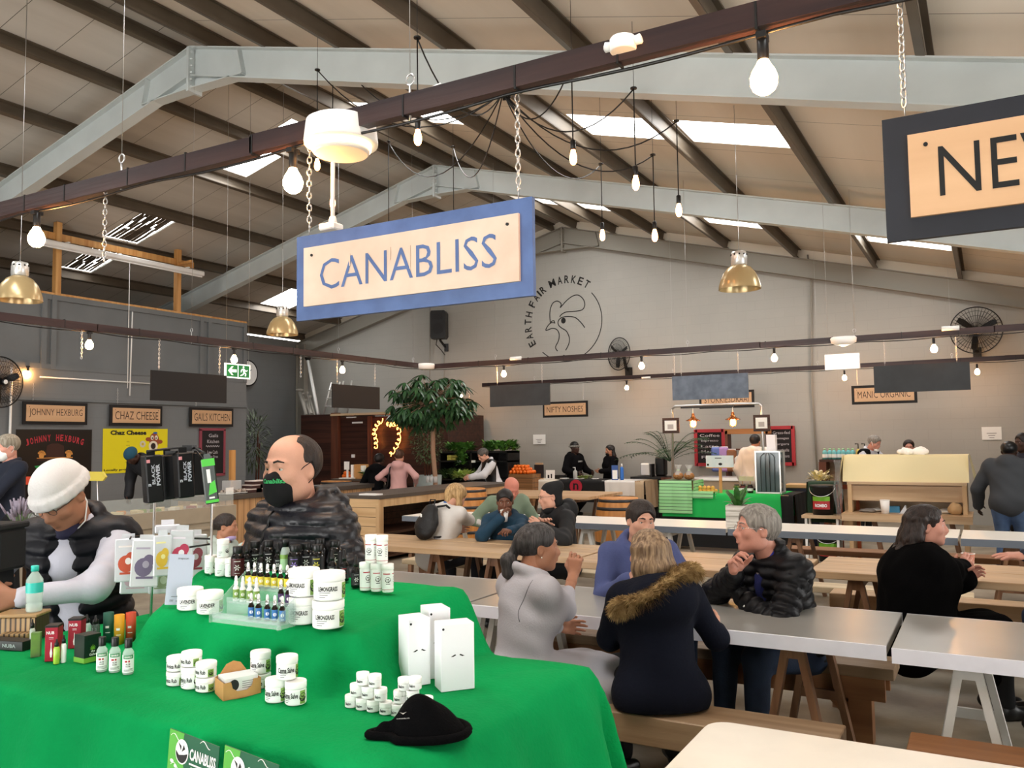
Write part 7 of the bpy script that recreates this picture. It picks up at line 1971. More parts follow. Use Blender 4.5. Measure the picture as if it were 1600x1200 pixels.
p = P3(583, 776, YB0+.15); tobj('metal_tray', 'shallow white tray on the near end of the bar', 'tray', (('tray', G().box((0, 0, .01), (.3, .16, .02)), M_white),), (p[0], YB0+.1, .951))
g = G(); r2 = random.Random(8)
for i, (px) in enumerate((664, 670, 676)): p = P3(px, 760, 12.6); tobj('glass_jar', ('left', 'middle', 'right')[i]+' one of the clear glass jars at the far end of the bar', 'jar', (('glass', G().lathe([(.035, 0), (.038, .09), (.03, .11)], 12), M_cling),), (p[0], 12.7, .951))
# --- dark timber cabin with ladders and poles on top
Yc = 16.2
t = thing('timber_cabin', 'dark brown slatted timber cabin in the back left corner', 'cabin', (0, 0, 0))
g = G(); a = boxY(g, 470, 648, 519, 800, Yc, 1.7); obj('left_panel', g, M_brown, t)
g = G(); b_ = boxY(g, 526, 650, 700, 800, Yc+.05, 1.6); g.box(((b_[0]+b_[1])/2, Yc+.85, .3), (b_[1]-b_[0], 1.6, .7)); obj('front_panel', g, M_brown, t)
for q_ in ((517, 645, 528, 800, Yc-.06, .1), (574, 650, 580, 800, Yc, .06)): g = G(); boxY(g, *q_); obj('post', g, M_brown2, t)
g = G(); boxY(g, 516, 643.5, 700, 647, Yc-.1, .5); obj('top_board', g, M_tpine, t)
g = G(); boxY(g, 550, 659, 566, 661.5, Yc+.03, .02); boxY(g, 541, 651, 556, 653, Yc+.03, .02); boxY(g, 549, 710, 554, 715, Yc+.03, .02); obj('white_strip', g, M_white, t)
zt_ = onY(535, 644, Yc)[2]
def ladder(lab, px0, px1, pyt, Y, ln):
 g = G(); A = P3(px0, 648, Y); B = P3(px1, pyt, Y); d = B-A
 for s_ in (0, .38): g.tube([A+np.array([s_, 0, 0]), B+np.array([s_*.75, .1, 0])], .022, 6)
 t = thing('ladder', lab, 'ladder', (0, 0, 0)); obj('rails', g, M_alu, t); g = G()
 for k in range(1, 4): f = k/4; g.tube([A+d*f, A+d*f+np.array([.38-.095*f, .05, 0])], .014, 6)
 obj('rung', g, M_alu, t, kind=None)
ladder('aluminium stepladder standing on the cabin roof, left', 505, 514, 597, 16.6, 1); ladder('aluminium ladder behind the stepladder on the cabin roof', 525, 533, 595, 17.2, 1)
for i, (x0, y0, x1, y1, rr, l) in enumerate(((497, 648, 481, 562, .045, 'tall pale pole with dark flared head'), (479, 649, 468, 612, .05, 'pale pole with round knob leftmost on the cabin'), (487, 648, 479, 628, .06, 'short thick pale pole on the cabin'), (480, 650, 474, 618, .025, 'thin pole between the knobbed ones'), (492, 650, 484, 622, .025, 'thin pole right of the short thick one'), (488, 650, 480, 616, .02, 'thinnest pole in the bundle'))):
 A = P3(x0, y0, 17.0); B = P3(x1, y1, 17.5); g = G().tube([A, B], rr, 8); g2 = G().lathe([(rr, -.03), (rr*2, .03), (rr*2.1, .06), (rr, .08)], 12, B)
 tobj('pole', l+' leaning at the corner', 'pole', (('shaft', g, M_white if i == 0 else mat('pale_plastic_pipe', 'aaa69e', rough=.5)), ('head', g2, M_black if i == 0 else mat('pale_plastic_pipe', 'aaa69e'))))
# glowing squiggle heart
t = thing('light_heart', 'glowing squiggly heart of rope light on the dark cabin', 'light', (0, 0, 0))
def squig(pts, amp=.05, tw=6):
 P = [P3(x, y, Yc-.07) for x, y in pts]; out = []
 n = 12*(len(P)-1)
 for i in range(n+1):
  f = i/12; k = min(int(f), len(P)-2); u = f-k; p = P[k]*(1-u)+P[k+1]*u; a = i*tw*.15
  out.append(p+np.array([amp*math.sin(a), .02*math.cos(a*1.7), amp*math.cos(a)]))
 return out
g = G().tube(squig([(597, 657), (588, 664), (584, 676), (587, 688), (588, 700)]), .009, 6).tube(squig([(603, 662), (611, 664), (619, 662), (623, 672), (624, 688), (618, 699), (609, 712)]), .009, 6)
obj('rope_light', g, mat('amber_rope_light', 'ff9a48', emit=7), t)
# --- plants
def leafy(name, label, base, trunk, crown, R, n, L, w_, m, droop=.0, pot=None, seed=1, comp=0, cat='plant', trunkr=.02, trunkm=None):
 t = thing(name, label, cat, base); r2 = random.Random(seed)
 if pot: obj('pot', G().lathe([(pot[0]*.75, 0), (pot[0], pot[1]), (pot[0]*.93, pot[1]), (pot[0]*.9, pot[1]-.04), (.01, pot[1]-.05)], 20, cap=False), pot[2], t)
 g = G()
 for tr in trunk: g.tube(tr, trunkr, 7)
 g2 = G()
 for k in range(n):
  while True:
   v = Vector((r2.uniform(-1, 1), r2.uniform(-1, 1), r2.uniform(-1, 1)))
   if v.length < 1: break
  p = Vector(crown)+Vector((v.x*R[0], v.y*R[1], v.z*R[2])); o = Vector((v.x, v.y, v.z*.5+.1)).normalized()
  if comp:
   g.tube([Vector(crown)+(p-Vector(crown))*.25, p], .006, 4)
   for j in range(comp):
    a = 2*PI*j/comp+k; e = Vector((math.cos(a), math.sin(a), -.9-droop+r2.uniform(-.3, .3)))+o*.5; e.normalize()
    leafblade(g2, p, p+e*L*r2.uniform(.7, 1.1), w_, .02, 4)
  else:
   e = (o+Vector((r2.uniform(-.7, .7), r2.uniform(-.7, .7), r2.uniform(-.6, .4)-droop))).normalized(); leafblade(g2, p, p+e*L*r2.uniform(.6, 1.1), w_, .01, 3)
 obj('stem', g, trunkm or M_brown2, t); obj('leaves', g2, m, t)
 return t
M_trunk = mat('pale_tree_bark', '9a7c66', rough=.8, bump=.4, bs=40)
p = P3(679, 760, 12.9); zc = P3(672, 625, 12.9)[2]
leafy('umbrella_tree', 'slim umbrella tree with drooping dark leaflets in front of the produce shelves', (p[0], 12.9, 0), [[(0, 0, 0), (.02, 0, 1.0), (-.03, 0, 1.5), (-.02, 0, zc)]]+[[(-.02, 0, zc-.5+.1*k), (.35*math.cos(k*1.3), .35*math.sin(k*1.3), zc+.1*math.sin(k))] for k in range(7)], (-.1, 0, zc+.0), (.9, .65, .5), 140, .28, .034, M_leafd, .35, seed=4, comp=7, cat='tree', trunkr=.045, trunkm=M_trunk)
p = P3(668, 760, 14.4); leafy('potted_tree', 'bushy small-leaved tree in a tall grey pot behind the umbrella tree', (p[0], 14.4, 0), [[(.05*k-.05, 0, .8), (.1*k-.1, .02*k, 2.0)] for k in range(3)], (0, 0, 1.75), (.36, .36, .55), 950, .07, .016, mat('olive_small_leaf', '3f5234', rough=.6, c2='66794f', vs=9), .1, pot=(.3, 1.0, M_greyp), seed=6)
p = onY(398, 745, 14.6); leafy('potted_palm', 'tall narrow-leaved plant standing past the end of the grey partition', (p[0], 14.6, 0), [[(0, 0, 0), (.05, 0, 1.0), (0, .1, 2.0)], [(.1, 0, 0), (.15, 0, 1.7)]], (.0, 0, 1.75), (.36, .3, .62), 420, .3, .014, mat('grey_green_leaf', '3e5038', rough=.5, c2='8a9a80', vs=14), .25, seed=9, pot=(.2, .4, M_brown2))
def palm(label, base, h, n, L, seed):
 t = thing('potted_palm', label, 'plant', base); r2 = random.Random(seed); g = G(); g2 = G()
 for k in range(n):
  a = 2*PI*k/n+r2.uniform(-.2, .2); e = r2.uniform(.5, 1.3); pts = []
  for i in range(9):
   f = i/8; pts.append(Vector((math.cos(a)*L*f*math.cos(e)*1.3, math.sin(a)*L*f*math.cos(e)*1.3, h*.45+L*math.sin(e)*f*1.2-.55*L*f*f)))
  g.tube(pts, .006, 4)
  for i in range(2, 9):
   d = (pts[i]-pts[i-1]).normalized(); s_ = d.cross(Vector((0, 0, 1))).normalized()
   for q in (-1, 1):
    for u in (0, .5):
     b = pts[i]*(1-u)+pts[i-1]*u; leafblade(g2, b, b+(d*.6+s_*q-Vector((0, 0, .3))).normalized()*.22*(1.1-i/12), .011, 0, 3)
 obj('pot', G().lathe([(.14, 0), (.19, .35), (.17, .35)], 16), M_brown2, t); obj('stem', g, M_leafd, t); obj('fronds', g2, M_leafd, t)
p = P3(1047, 745, 16.6); palm('dark green feathery palm beside the framed pictures', (p[0], 16.6, .55), 1.5, 24, 1.05, 3)
# --- produce shelves
Yp = 15.6
t = thing('produce_shelf', 'black open shelves of vegetables left of the woman in white', 'shelf', (0, 0, 0))
g = G(); x0, x1, zb, zt = boxY(g, 686, 705, 794, 708, Yp, .5)
for x in (x0+.02, (x0+x1)/2-.05, (x0+x1)/2+.35, x1-.02): g.box((x, Yp+.25, zt/2), (.04, .5, zt))
for z in (.3, .85, 1.25): g.box(((x0+x1)/2, Yp+.25, z), (x1-x0, .5, .03))
g.box(((x0+x1)/2, Yp+.49, zt/2), (x1-x0, .02, zt)); obj('carcass', g, M_black, t)
M_herb = mat('bright_herb_green', '5c9038', rough=.6, c2='2f5a22', vs=12); M_herb2 = mat('dark_cabbage_green', '2c4a26', rough=.6, c2='6f8f58', vs=10)
def bunch(label, c, R, n, L, m, seed, cat='vegetables', nm='herb_bunch'):
 r2 = random.Random(seed); g = G()
 for k in range(n):
  a = r2.uniform(0, 2*PI); rr = math.sqrt(r2.random()); b = Vector((R[0]*rr*math.cos(a), R[1]*rr*math.sin(a), r2.uniform(0, R[2]))); e = Vector((math.cos(a)*.7, math.sin(a)*.7, r2.uniform(-.2, 1))).normalized()
  leafblade(g, b, b+e*L, L*.28, .01, 3)
 o = obj(nm, g, m, loc=c); tag(o, label, cat, kind='stuff'); return o
x = lambda px: onY(px, 720, Yp)[0]
bunch('trailing bright green herbs on top of the left shelves', (x(712), Yp+.2, zt), (.32, .2, .12), 260, .14, M_herb, 1)
bunch('dense dark herbs on top of the right shelves', (x(775), Yp+.2, zt), (.4, .2, .16), 320, .13, M_herb, 2)
bunch('herbs hanging over the front of the left shelves', (x(722), Yp-.02, zt-.3), (.09, .05, .3), 120, .12, M_herb, 3)
bunch('leafy cabbages and greens on the lower shelf', (x(700), Yp+.1, .87), (.22, .2, .12), 180, .16, M_herb2, 4)
bunch('mixed dark greens on the lower middle shelf', (x(725), Yp+.1, .87), (.25, .2, .12), 200, .16, M_herb2, 5)
bunch('pale green lettuce being picked by the woman in white', (x(738), Yp-.4, .9), (.16, .16, .1), 90, .14, mat('lettuce_green', 'a3b860', rough=.6), 6)
for i in range(6):
 tobj('yellow_packet', 'yellow packet stacked on the middle of the left shelves', 'packet', (('packet', G().box((0, 0, .03), (.12, .2, .055), bev=.01), mat('yellow_packet', 'd8cf6a', rough=.4)),), (x(700)+.13*(i % 3), Yp+.14, 1.27+.06*(i//3)), 0, 'yellow packets on the shelf')
for i, px in enumerate((718, 740)): tobj('price_tag', 'white price tag on the shelf edge, '+('left' if i == 0 else 'right'), 'price tag', (('tag', G().box((0, 0, 0), (.1, .01, .05)), M_label),), (x(px), Yp-.01, 1.25))
# orange crate
Yo = 15.6
g = G(); ob = boxY(g, 795, 741, 832, 790, Yo, .5); t = tobj('wooden_crate', 'wooden crate heaped with oranges below the shelves of greens', 'crate', (('crate', g, wood('crate_wood', '9a6f45', '7a5433', 'x', 1, plank=.1, pax='z')),))
M_orange = mat('orange_peel', 'e8701c', rough=.45, bump=.2, bs=150)
tt = thing('orange', 'x', 'orange'); obj('fruit', G().sph((0, 0, .04), .04, 12), M_orange, tt); obj('stem_dot', G().sph((0, 0, .08), .005, 6), M_herb2, tt); OR = Multi(tt); r2 = random.Random(11)
xo = (ob[0]+ob[1])/2; n_ = 0
for ly in range(3):
 m_ = 5-ly
 for i in range(m_+1):
  for j in range(4-ly):
   OR.put((xo-.28+(i+.5*ly)*.085+r2.uniform(-.008, .008), Yo+.08+j*.09+.03*ly, ob[3]+ly*.058), r2.uniform(0, 6), 'loose orange in the heap on the wooden crate', 'oranges heaped on the crate')
# fruit display at the cabin
Yf = 13.0
p = P3(549, 757, Yf)
tobj('display_shelf', 'low dark display table with fruit before the cabin', 'table', (('top', G().box((p[0]+.05, Yf+.2, .96), (1.0, .6, .04)), M_slab), ('drawer_front', G().box((p[0]+.05, Yf-.08, .8), (.9, .04, .28)), M_darkwood), ('body', G().box((p[0]+.05, Yf+.2, .47), (.95, .5, .93)), M_clothb)))
for i, (dx, dz) in enumerate(((-.3, 0), (-.22, 0), (-.14, 0), (-.26, .06), (-.18, .06))): OR.put((p[0]+dx, Yf+.12, .985+dz), 0, 'orange in the small pile beside the cardboard box', 'oranges before the cabin')
tobj('cardboard_box', 'upright cardboard box of produce before the cabin', 'box', (('box', G().box((0, 0, .14), (.24, .18, .28)), M_kraft), ('white_paper', G().box((-.13, -.06, .14), (.06, .12, .27)).box((.12, -.07, .2), (.07, .08, .12)), M_paper)), (p[0]+.12, Yf+.15, .98))
tobj('price_stand', 'white T-shaped sign stand before the cabin', 'sign', (('base', G().box((0, 0, .01), (.3, .16, .02)), M_white), ('stem', G().box((0, 0, .12), (.03, .03, .22)), M_white), ('card', G().box((-.01, -.01, .26), (.12, .02, .16)), M_white)), (p[0]-.1, Yf-.0, .98))
bunch('yellow-green leafy vegetables right of the cardboard box', (p[0]+.38, Yf+.15, .98), (.14, .1, .12), 70, .16, M_herb, 7); tobj('green_gourd', 'bright yellow-green gourd on the leafy vegetables', 'gourd', (('fruit', G().sph((0, 0, .06), (.06, .05, .07), 12), mat('chartreuse_skin', 'b5cf3a', rough=.4)),), (p[0]+.47, Yf+.05, 1.1))
v = Vol(); v.ell((0, 0, 0), (.1, .07, .2), None, .02); v.disp = folds(.02, 6, 1.2); o = obj('plastic_bag', vmesh(G(), v, .02), M_cling, loc=(p[0]+.55, Yf-.1, .72)); tag(o, 'translucent plastic bag hanging by the fruit display', 'bag')
# --- NIFTY counter
Yn = 15.9
def drape(name, label, x0, y0, x1, y1, Y, dep, m, drop=.35, zt=None, amp=.015, pointy=0):
 a = onY(x0, y0, Y)[0]; b = onY(x1, y0, Y)[0]; z = zt if zt else onY((x0+x1)/2, y0, Y)[2]; g = G()
 def f(u, v):
  u2 = a-.03+(b-a+.06)*u; s_ = v*(dep+drop)
  if s_ < dep: return (u2, Y+dep-s_, z+.006)
  d = s_-dep; return (u2+amp*math.sin(9*u2)*min(1, d*4), Y-.02-.04*d-amp*abs(math.sin(14*u2))*min(1, d*4), z+.006-d*(1+pointy*abs(u-.5)))
 g.grid(f, 40, 24)
 def sd(q):
  xx = a-.03 if q < 0 else b+.03
  return lambda u, v: (xx+q*(.02+.05*v*(drop))+q*.01*math.sin(20*u), Y+dep*u, z+.004-v*drop*(1+pointy*.5*(1-u)))
 g.grid(sd(-1), 10, 8); g.grid(sd(1), 10, 8)
 o = obj(name, g, m); tag(o, label, 'tablecloth'); return z
t = thing('serving_table', 'serving table of the noshes stall under three tablecloths', 'table', (0, 0, 0)); a = onY(822, 750, Yn)[0]; b = onY(1000, 750, Yn)[0]
obj('tabletop', G().box(((a+b)/2, Yn+.35, .83), (b-a, .68, .04)), M_tpine, t)
for x in (a+.06, b-.06):
 for y in (.05, .65): obj('leg', G().box((x, Yn+y, .4), (.05, .05, .81)), M_leg, t)
zn = drape('tablecloth', 'cream tablecloth at the left of the noshes stall', 822, 749, 872, 749, Yn, .7, M_clothw, .6, .852)
drape('tablecloth', 'black tablecloth with red round emblem in the middle of the noshes stall', 872, 749, 943, 749, Yn-.01, .7, M_clothb, .45, .856)
drape('tablecloth', 'white tablecloth with beige corner at the right of the noshes stall', 943, 749, 990, 749, Yn, .7, mat('white_cloth', 'dcdad6', rough=.8), .3, .854)
drape('tablecloth', 'beige tablecloth corner hanging at the far right of the noshes stall', 988, 749, 1004, 749, Yn+.02, .7, mat('beige_cloth', 'b7a488', rough=.85), .55, .85)
c = P3(900, 760, Yn-.09); t = thing('round_emblem', 'red round emblem with a letter n on the black tablecloth', 'emblem', c)
obj('disc', G().tube([(0, 0, 0), (0, -.012, 0)], .14, 28), mat('raspberry_red', 'b02038', rough=.6), t); g = G(); vs, fs = text_fit('n', .12, .13, bold=.02); g.add([(v[0], -.014, v[2]) for v in vs], fs); obj('letter', g, M_black, t)
def on_t(px, dy=.15, Y=Yn, z=.863): p = P3(px, 750, Y+dy); return (p[0], Y+dy, z)
for px, l, R in ((882, 'white plate left of the pump bottle', .1), (905, 'white plate with food in the middle', .11), (930, 'small white bowl at the right', .08)): tobj('plate', l+' on the noshes stall', 'plate', (('plate', G().lathe([(R*.6, 0), (R, .02), (R, .026), (R*.6, .012)], 18), M_white),), on_t(px))
tobj('black_tray', 'black tray by the capped man at the noshes stall', 'tray', (('tray', G().box((0, 0, .04), (.22, .2, .08), bev=.01), M_black),), on_t(876, .4))
tobj('pump_bottle', 'clear pump bottle on the noshes stall', 'bottle', (('bottle_body', G().lathe([(.045, 0), (.045, .17), (.015, .2)], 14), M_cling), ('pump', G().tube([(0, 0, .2), (0, 0, .25), (-.05, 0, .25)], .01, 6), M_white)), on_t(899, .1))
bunch('mixed salad leaves on the noshes stall', on_t(913, .3), (.18, .1, .04), 60, .08, mat('salad_mix', '8a9a50', c2='5c6b33', vs=14), 9)
tobj('spray_bottle', 'blue bottle with white cap on the noshes stall', 'bottle', (('bottle_body', G().lathe([(.035, 0), (.04, .05), (.035, .24), (.015, .27)], 14), mat('cobalt_blue', '2b6cc0', rough=.3)), ('cap', G().lathe([(.018, .27), (.012, .33)], 10), M_white)), on_t(972, .15))
tobj('payment_card', 'blue and white payment card standing on the noshes stall', 'card', (('card', G().box((0, 0, .15), (.13, .012, .3), Rxyz_m if False else None), mat('blue_card', '32589c', rough=.5)), ('white_field', G().box((0, -.008, .11), (.1, .004, .18)), M_label)), on_t(961, .1), .35)
tobj('small_chalkboard', 'small pine-framed chalkboard left of the noshes stall', 'chalkboard', (('board', G().box((0, 0, .15), (.22, .02, .28)), M_board), ('frame', G().box((0, .012, .31), (.18, .03, .04)).box((0, -.03, -.02), (.26, .03, .04)), M_tpine)), (P3(839, 745, Yn)[0], Yn+.1, .88))
tobj('white_sign', 'small white framed sign with dark figures beside the chalkboard', 'sign', (('panel', G().box((0, 0, .1), (.2, .02, .19)), M_paper), ('figures', G().box((-.04, -.012, .06), (.04, .004, .07)).box((.03, -.012, .07), (.03, .004, .09)), M_black)), (P3(856, 746, Yn)[0], Yn+.12, .86))
for (x0, y0, x1, y1, l) in ((833, 679, 852, 694, 'white notice on the back wall left of the capped man'), (1534, 667, 1565, 687, 'white notice on the back wall at the far right')):
 g = G(); q = boxY(g, x0, y0, x1, y1, Y1-.02, .012); t = tobj('wall_notice', l, 'notice', (('sheet', g, M_label),)); g = G()
 for k, w_ in enumerate((.5, .35, .25)): g.box(((q[0]+q[1])/2, Y1-.024, q[3]-(q[3]-q[2])*(.5+.17*k)), ((q[1]-q[0])*w_, .002, .012))
 obj('print', g, mat('grey_print2', '9a979a'), t)
# dark side counter with toaster
t = thing('side_counter', 'black side counter with toaster between the two stalls', 'counter', (0, 0, 0)); g = G(); q = boxY(g, 985, 745, 1042, 749, 16.6, .6); obj('worktop', g, M_black, t); g = G().box(((q[0]+q[1])/2, 16.9, q[2]/2), ((q[1]-q[0])*.95, .5, q[2])); obj('cabinet', g, M_clothb, t)
p = P3(1008, 745, 16.7); tobj('toaster', 'steel toaster on the black side counter', 'toaster', (('body', G().box((0, 0, .14), (.24, .2, .27), bev=.03), M_alu), ('side_panel', G().box((.13, 0, .13), (.03, .2, .26)), M_black)), (p[0], 16.8, q[3]))
tobj('coffee_maker', 'black appliance behind the toaster', 'appliance', (('body', G().box((0, 0, .2), (.22, .2, .4), bev=.03), M_black),), (p[0]+.2, 17.15, q[3]))
# --- the lit serving stall
Ys = 12.6
a = onY(1036, 790, Ys)[0]; b = onY(1232, 775, Ys)[0]; zs = .85
t = thing('serving_table', 'long table of the lit serving stall under green and black cloths', 'table', (0, 0, 0)); obj('tabletop', G().box(((a+b)/2, Ys+.45, zs-.02), (b-a, .9, .04)), M_tpine, t)
for x in (a+.06, b-.06):
 for y in (.06, .84): obj('leg', G().box((x, Ys+y, .4), (.05, .05, .81)), M_leg, t)
drape('tablecloth', 'black cloth hanging to the floor on the lit serving stall', 1036, 770, 1236, 770, Ys, .9, M_clothb, .8, zs)
drape('tablecloth', 'bright green cloth laid over the black one on the serving stall', 1040, 770, 1216, 770, Ys-.02, .9, mat('bright_green_cloth', '27b357', rough=.8, spec=.2), .36, zs+.004)
drape('tablecloth', 'pale green striped cloth draped over a box on the left of the serving stall', 1034, 752, 1078, 752, Ys-.05, .5, wood('green_white_stripe_cloth', '9fd8a0', '8ccf90', 'x', .5, plank=.05, pax='z'), .5, onY(1056, 751, Ys)[2])
drape('tablecloth', 'lower fold of the pale green striped cloth', 1074, 768, 1112, 768, Ys-.05, .3, wood('green_white_stripe_cloth', '9fd8a0', '8ccf90', 'x'), .1, onY(1090, 768, Ys)[2])
zb2 = onY(1056, 751, Ys)[2]
tobj('display_box', 'box under the pale green striped cloth', 'box', (('box', G().box((onY(1056, 760, Ys+.1)[0], Ys+.22, (zs+zb2)/2), (.36, .36, zb2-zs-.01)), M_kraft),))
M_cook = mat('brown_cookies', '8a5a34', rough=.7, c2='b5854f', vs=40)
for px, l in ((1060, 'left'), (1077, 'right')):
 p = P3(px, 750, Ys+.15); tobj('cookie_bag', 'clear gift bag of cookies, %s of two on the striped cloth' % l, 'bag', (('cookies', G().sph((0, 0, .06), (.085, .07, .06), 12), M_cook), ('bag_neck', G().lathe([(.07, .08), (.02, .15), (.06, .23)], 12, cap=False), M_cling), ('ribbon', G().lathe([(.024, .14), (.026, .155)], 10), M_tgreen)), (p[0], Ys+.15, zb2+.008))
p = P3(1126, 770, Ys+.1); c = P3(1126, 721, Ys+.1)
tobj('stall_sign', 'pale blue and white stall sign on a pine stake', 'sign', (('stake', G().box((0, .0, (zs+c[2])/2), (.04, .03, c[2]-zs)), M_pine), ('panel', G().box((0, -.02, c[2]), (.42, .015, .18)), mat('pale_blue_sign', 'c3dfe2', rough=.5, c2='e8f0ee', vs=4)), ('bottom_trim', G().box((0, -.022, c[2]-.095), (.42, .02, .012)), M_pine), ('print', G().sph((.01, -.03, c[2]-.04), (.03, .002, .02), 8).box((-.02, -.03, c[2]+.05), (.1, .002, .012)).box((-.18, -.03, c[2]-.05), (.03, .002, .03)), M_ink)), (p[0], Ys+.12, 0))
p = P3(1106, 770, Ys+.1); g = G(); r2 = random.Random(2)
tt = thing('yellow_fruit', 'x', 'fruit'); obj('fruit', G().sph((0, 0, .03), .032, 10), mat('yellow_fruit_skin', 'd9a94a', rough=.5), tt); YF = Multi(tt)
for k in range(12): YF.put((p[0]-.1+.065*(k % 4)+.03*(k//4 % 2), Ys+.05+.05*((k//4) % 2), zs+.01+.05*(k//8)), 0, 'golden fruit in the netted pile beside the sign stake', 'golden fruits on the serving stall')
for i, (px, c_, l) in enumerate(((1160, '5a1c1c', 'dark red preserve jar left of the glass cabinet'), (1171, '3a1c20', 'dark preserve jar beside the glass cabinet'), (1150, '6a7a3a', 'green pickle jar behind the potted plant'))):
 p = P3(px, 770, Ys+.2); tobj('preserve_jar', l, 'jar', (('jar_body', G().lathe([(.045, 0), (.048, .09), (.035, .11)], 14), mat('preserve_'+c_, c_, rough=.2)), ('lid', G().lathe([(.038, .108), (.038, .125)], 14), M_hoop), ('label', G().lathe([(.049, .03), (.049, .07)], 14, cap=False), M_label)), (p[0], Ys+.25, zs+.012))
for i, px in enumerate((1160, 1172)): p = P3(px, 745, Ys+.55); tobj('price_card', 'small cream price card, %s of two on the serving stall' % ('left', 'right')[i], 'card', (('card', G().box((0, 0, .2), (.11, .008, .07)), mat('cream_card', 'ddd6b8')), ('stick', G().box((0, 0, .08), (.008, .008, .16)), M_pine)), (p[0], Ys+.55, zs+.01))
g = G(); q = (onY(1180, 740, Ys+.1)[0], onY(1218, 740, Ys+.1)[0]); H_ = onY(1199, 706, Ys+.1)[2]-zs; W_ = q[1]-q[0]; cx = (q[0]+q[1])/2
t = thing('glass_cabinet', 'small upright glass cabinet with metal frame on the serving stall', 'cabinet', (cx, Ys+.3, zs+.012))
g = G();
for sx in (-1, 1):
 for sy in (-1, 1): g.box((sx*W_/2, sy*.15, H_/2), (.02, .02, H_))
for z in (0.01, H_-.01): g.box((0, -.15, z), (W_, .02, .02)).box((0, .15, z), (W_, .02, .02)).box((-W_/2, 0, z), (.02, .3, .02)).box((W_/2, 0, z), (.02, .3, .02))
obj('frame', g, M_alu, t); obj('pane', G().box((0, 0, H_/2), (W_-.02, .28, H_-.03)), mat('blue_grey_glass', '55686e', rough=.08, alpha=.75), t)
g = G()
for x in (-.1, -.03, .03, .1): g.tube([(x, -.17, .03), (x, -.17, H_-.08), (x*.4, -.17, H_-.03)], .005, 5)
g.box((.07, -.05, H_-.12), (.13, .12, .14)); obj('wire_tongs', g, M_black, t)
p = P3(1206, 700, Ys+.3); tobj('white_carton', 'white carton standing on top of the glass cabinet', 'carton', (('carton', G().box((0, 0, .12), (.13, .12, .24)), M_wbox),), (p[0], Ys+.3, zs+.012+H_))
# pipe frame with lamps and pictures
YF_ = 13.9
A = P3(1050, 745, YF_); B = P3(1050, 635, YF_); C_ = P3(1190, 630, YF_); D_ = P3(1191, 700, YF_)
t = thing('pipe_frame', 'steel pipe frame above the lit serving stall', 'frame', (0, 0, 0)); obj('pipe', G().tube([(A[0], YF_, 0), B-np.array([0, 0, .05]), B+np.array([.05, 0, 0]), C_-np.array([.05, 0, 0]), C_-np.array([0, 0, .05]), (C_[0], YF_, 0)], .022, 8), M_steel, t)
obj('crossbar', G().box(tuple((B+C_)/2-np.array([.15, 0, .03])), (.9, .04, .03)), M_black, t)
M_cop = mat('copper_shade', 'c9773f', rough=.25, metal=.9)
for px, py, l in ((1083, 655, 'left'), (1145, 653, 'right')):
 p = P3(px, py, YF_); t = thing('pendant_lamp', 'copper pendant lamp with lit bulb, %s of two over the serving stall' % l, 'lamp', p)
 obj('shade', G().lathe([(.125, -.03), (.12, -.02), (.05, .015), (.03, .05), (.02, .1)], 20, cap=False), M_cop, t); obj('bulb', G().lathe([(.01, -.13), (.04, -.1), (.04, -.06), (.02, -.0)], 12), M_bulb, t)
 obj('cord', G().tube([(0, 0, .1), (0, 0, B[2]-p[2])], .005, 5), M_label, t)
 g = G()
 for k in range(6): a = k*PI/3; g.tube([(.05*math.cos(a), .05*math.sin(a), -.02), (.05*math.cos(a), .05*math.sin(a), -.12), (.01*math.cos(a), .01*math.sin(a), -.15)], .003, 4)
 obj('cage', g, M_cop, t)
for (x0, y0, x1, y1, l) in ((1035, 653, 1061, 677, 'wooden picture frame hanging at the left of the pipe frame'), (1177, 648, 1203, 674, 'wooden picture frame hanging at the right of the pipe frame')):
 g = G(); q = boxY(g, x0, y0, x1, y1, YF_-.05, .02); t = tobj('picture_frame', l, 'picture', (('frame', g, M_darkwood),)); g = G().box(((q[0]+q[1])/2, YF_-.056, (q[2]+q[3])/2), ((q[1]-q[0])*.7, .01, (q[3]-q[2])*.65)); obj('picture', g, M_label, t)
 obj('sketch', G().box(((q[0]+q[1])/2, YF_-.062, (q[2]+q[3])/2-.02), ((q[1]-q[0])*.35, .002, .08)), mat('grey_pencil', 'b5b0ae'), t)
# red-framed chalkboards on the wall
M_redf = mat('red_painted_frame', 'b02a34', rough=.5)
for (x0, y0, x1, y1, l, tx) in ((1088, 673, 1131, 726, 'red-framed chalkboard behind the serving stall, left', ('Coffee', 'Espresso', 'Latte', 'Mocha', 'Filter')), (1203, 668, 1240, 725, 'red-framed chalkboard headed Grass-fed at the right of the serving stall', ('Grass-fed', 'Sausages', 'Burgers', 'Meatballs', 'Boerewors'))):
 g = G(); q = boxY(g, x0, y0, x1, y1, Y1-.05, .03); W_ = q[1]-q[0]; H_ = q[3]-q[2]; cx = (q[0]+q[1])/2; cz = (q[2]+q[3])/2
 t = tobj('chalkboard', l, 'chalkboard', (('board', g, M_board), ('frame', G().box((q[0], Y1-.06, cz), (.07, .05, H_+.06)).box((q[1], Y1-.06, cz), (.07, .05, H_+.06)).box((cx, Y1-.06, q[3]), (W_, .05, .07)).box((cx, Y1-.06, q[2]), (W_, .05, .07)), M_redf)))
 g = G()
 for k, w_ in enumerate(tx): vs, fs = text_fit(w_, W_*(.62 if k else .72), .06); g.add([(v[0]+cx, Y1-.055, v[2]+cz+H_*(.36-.16*k)) for v in vs], fs)
 obj('chalk_writing', g, M_ytext, t)
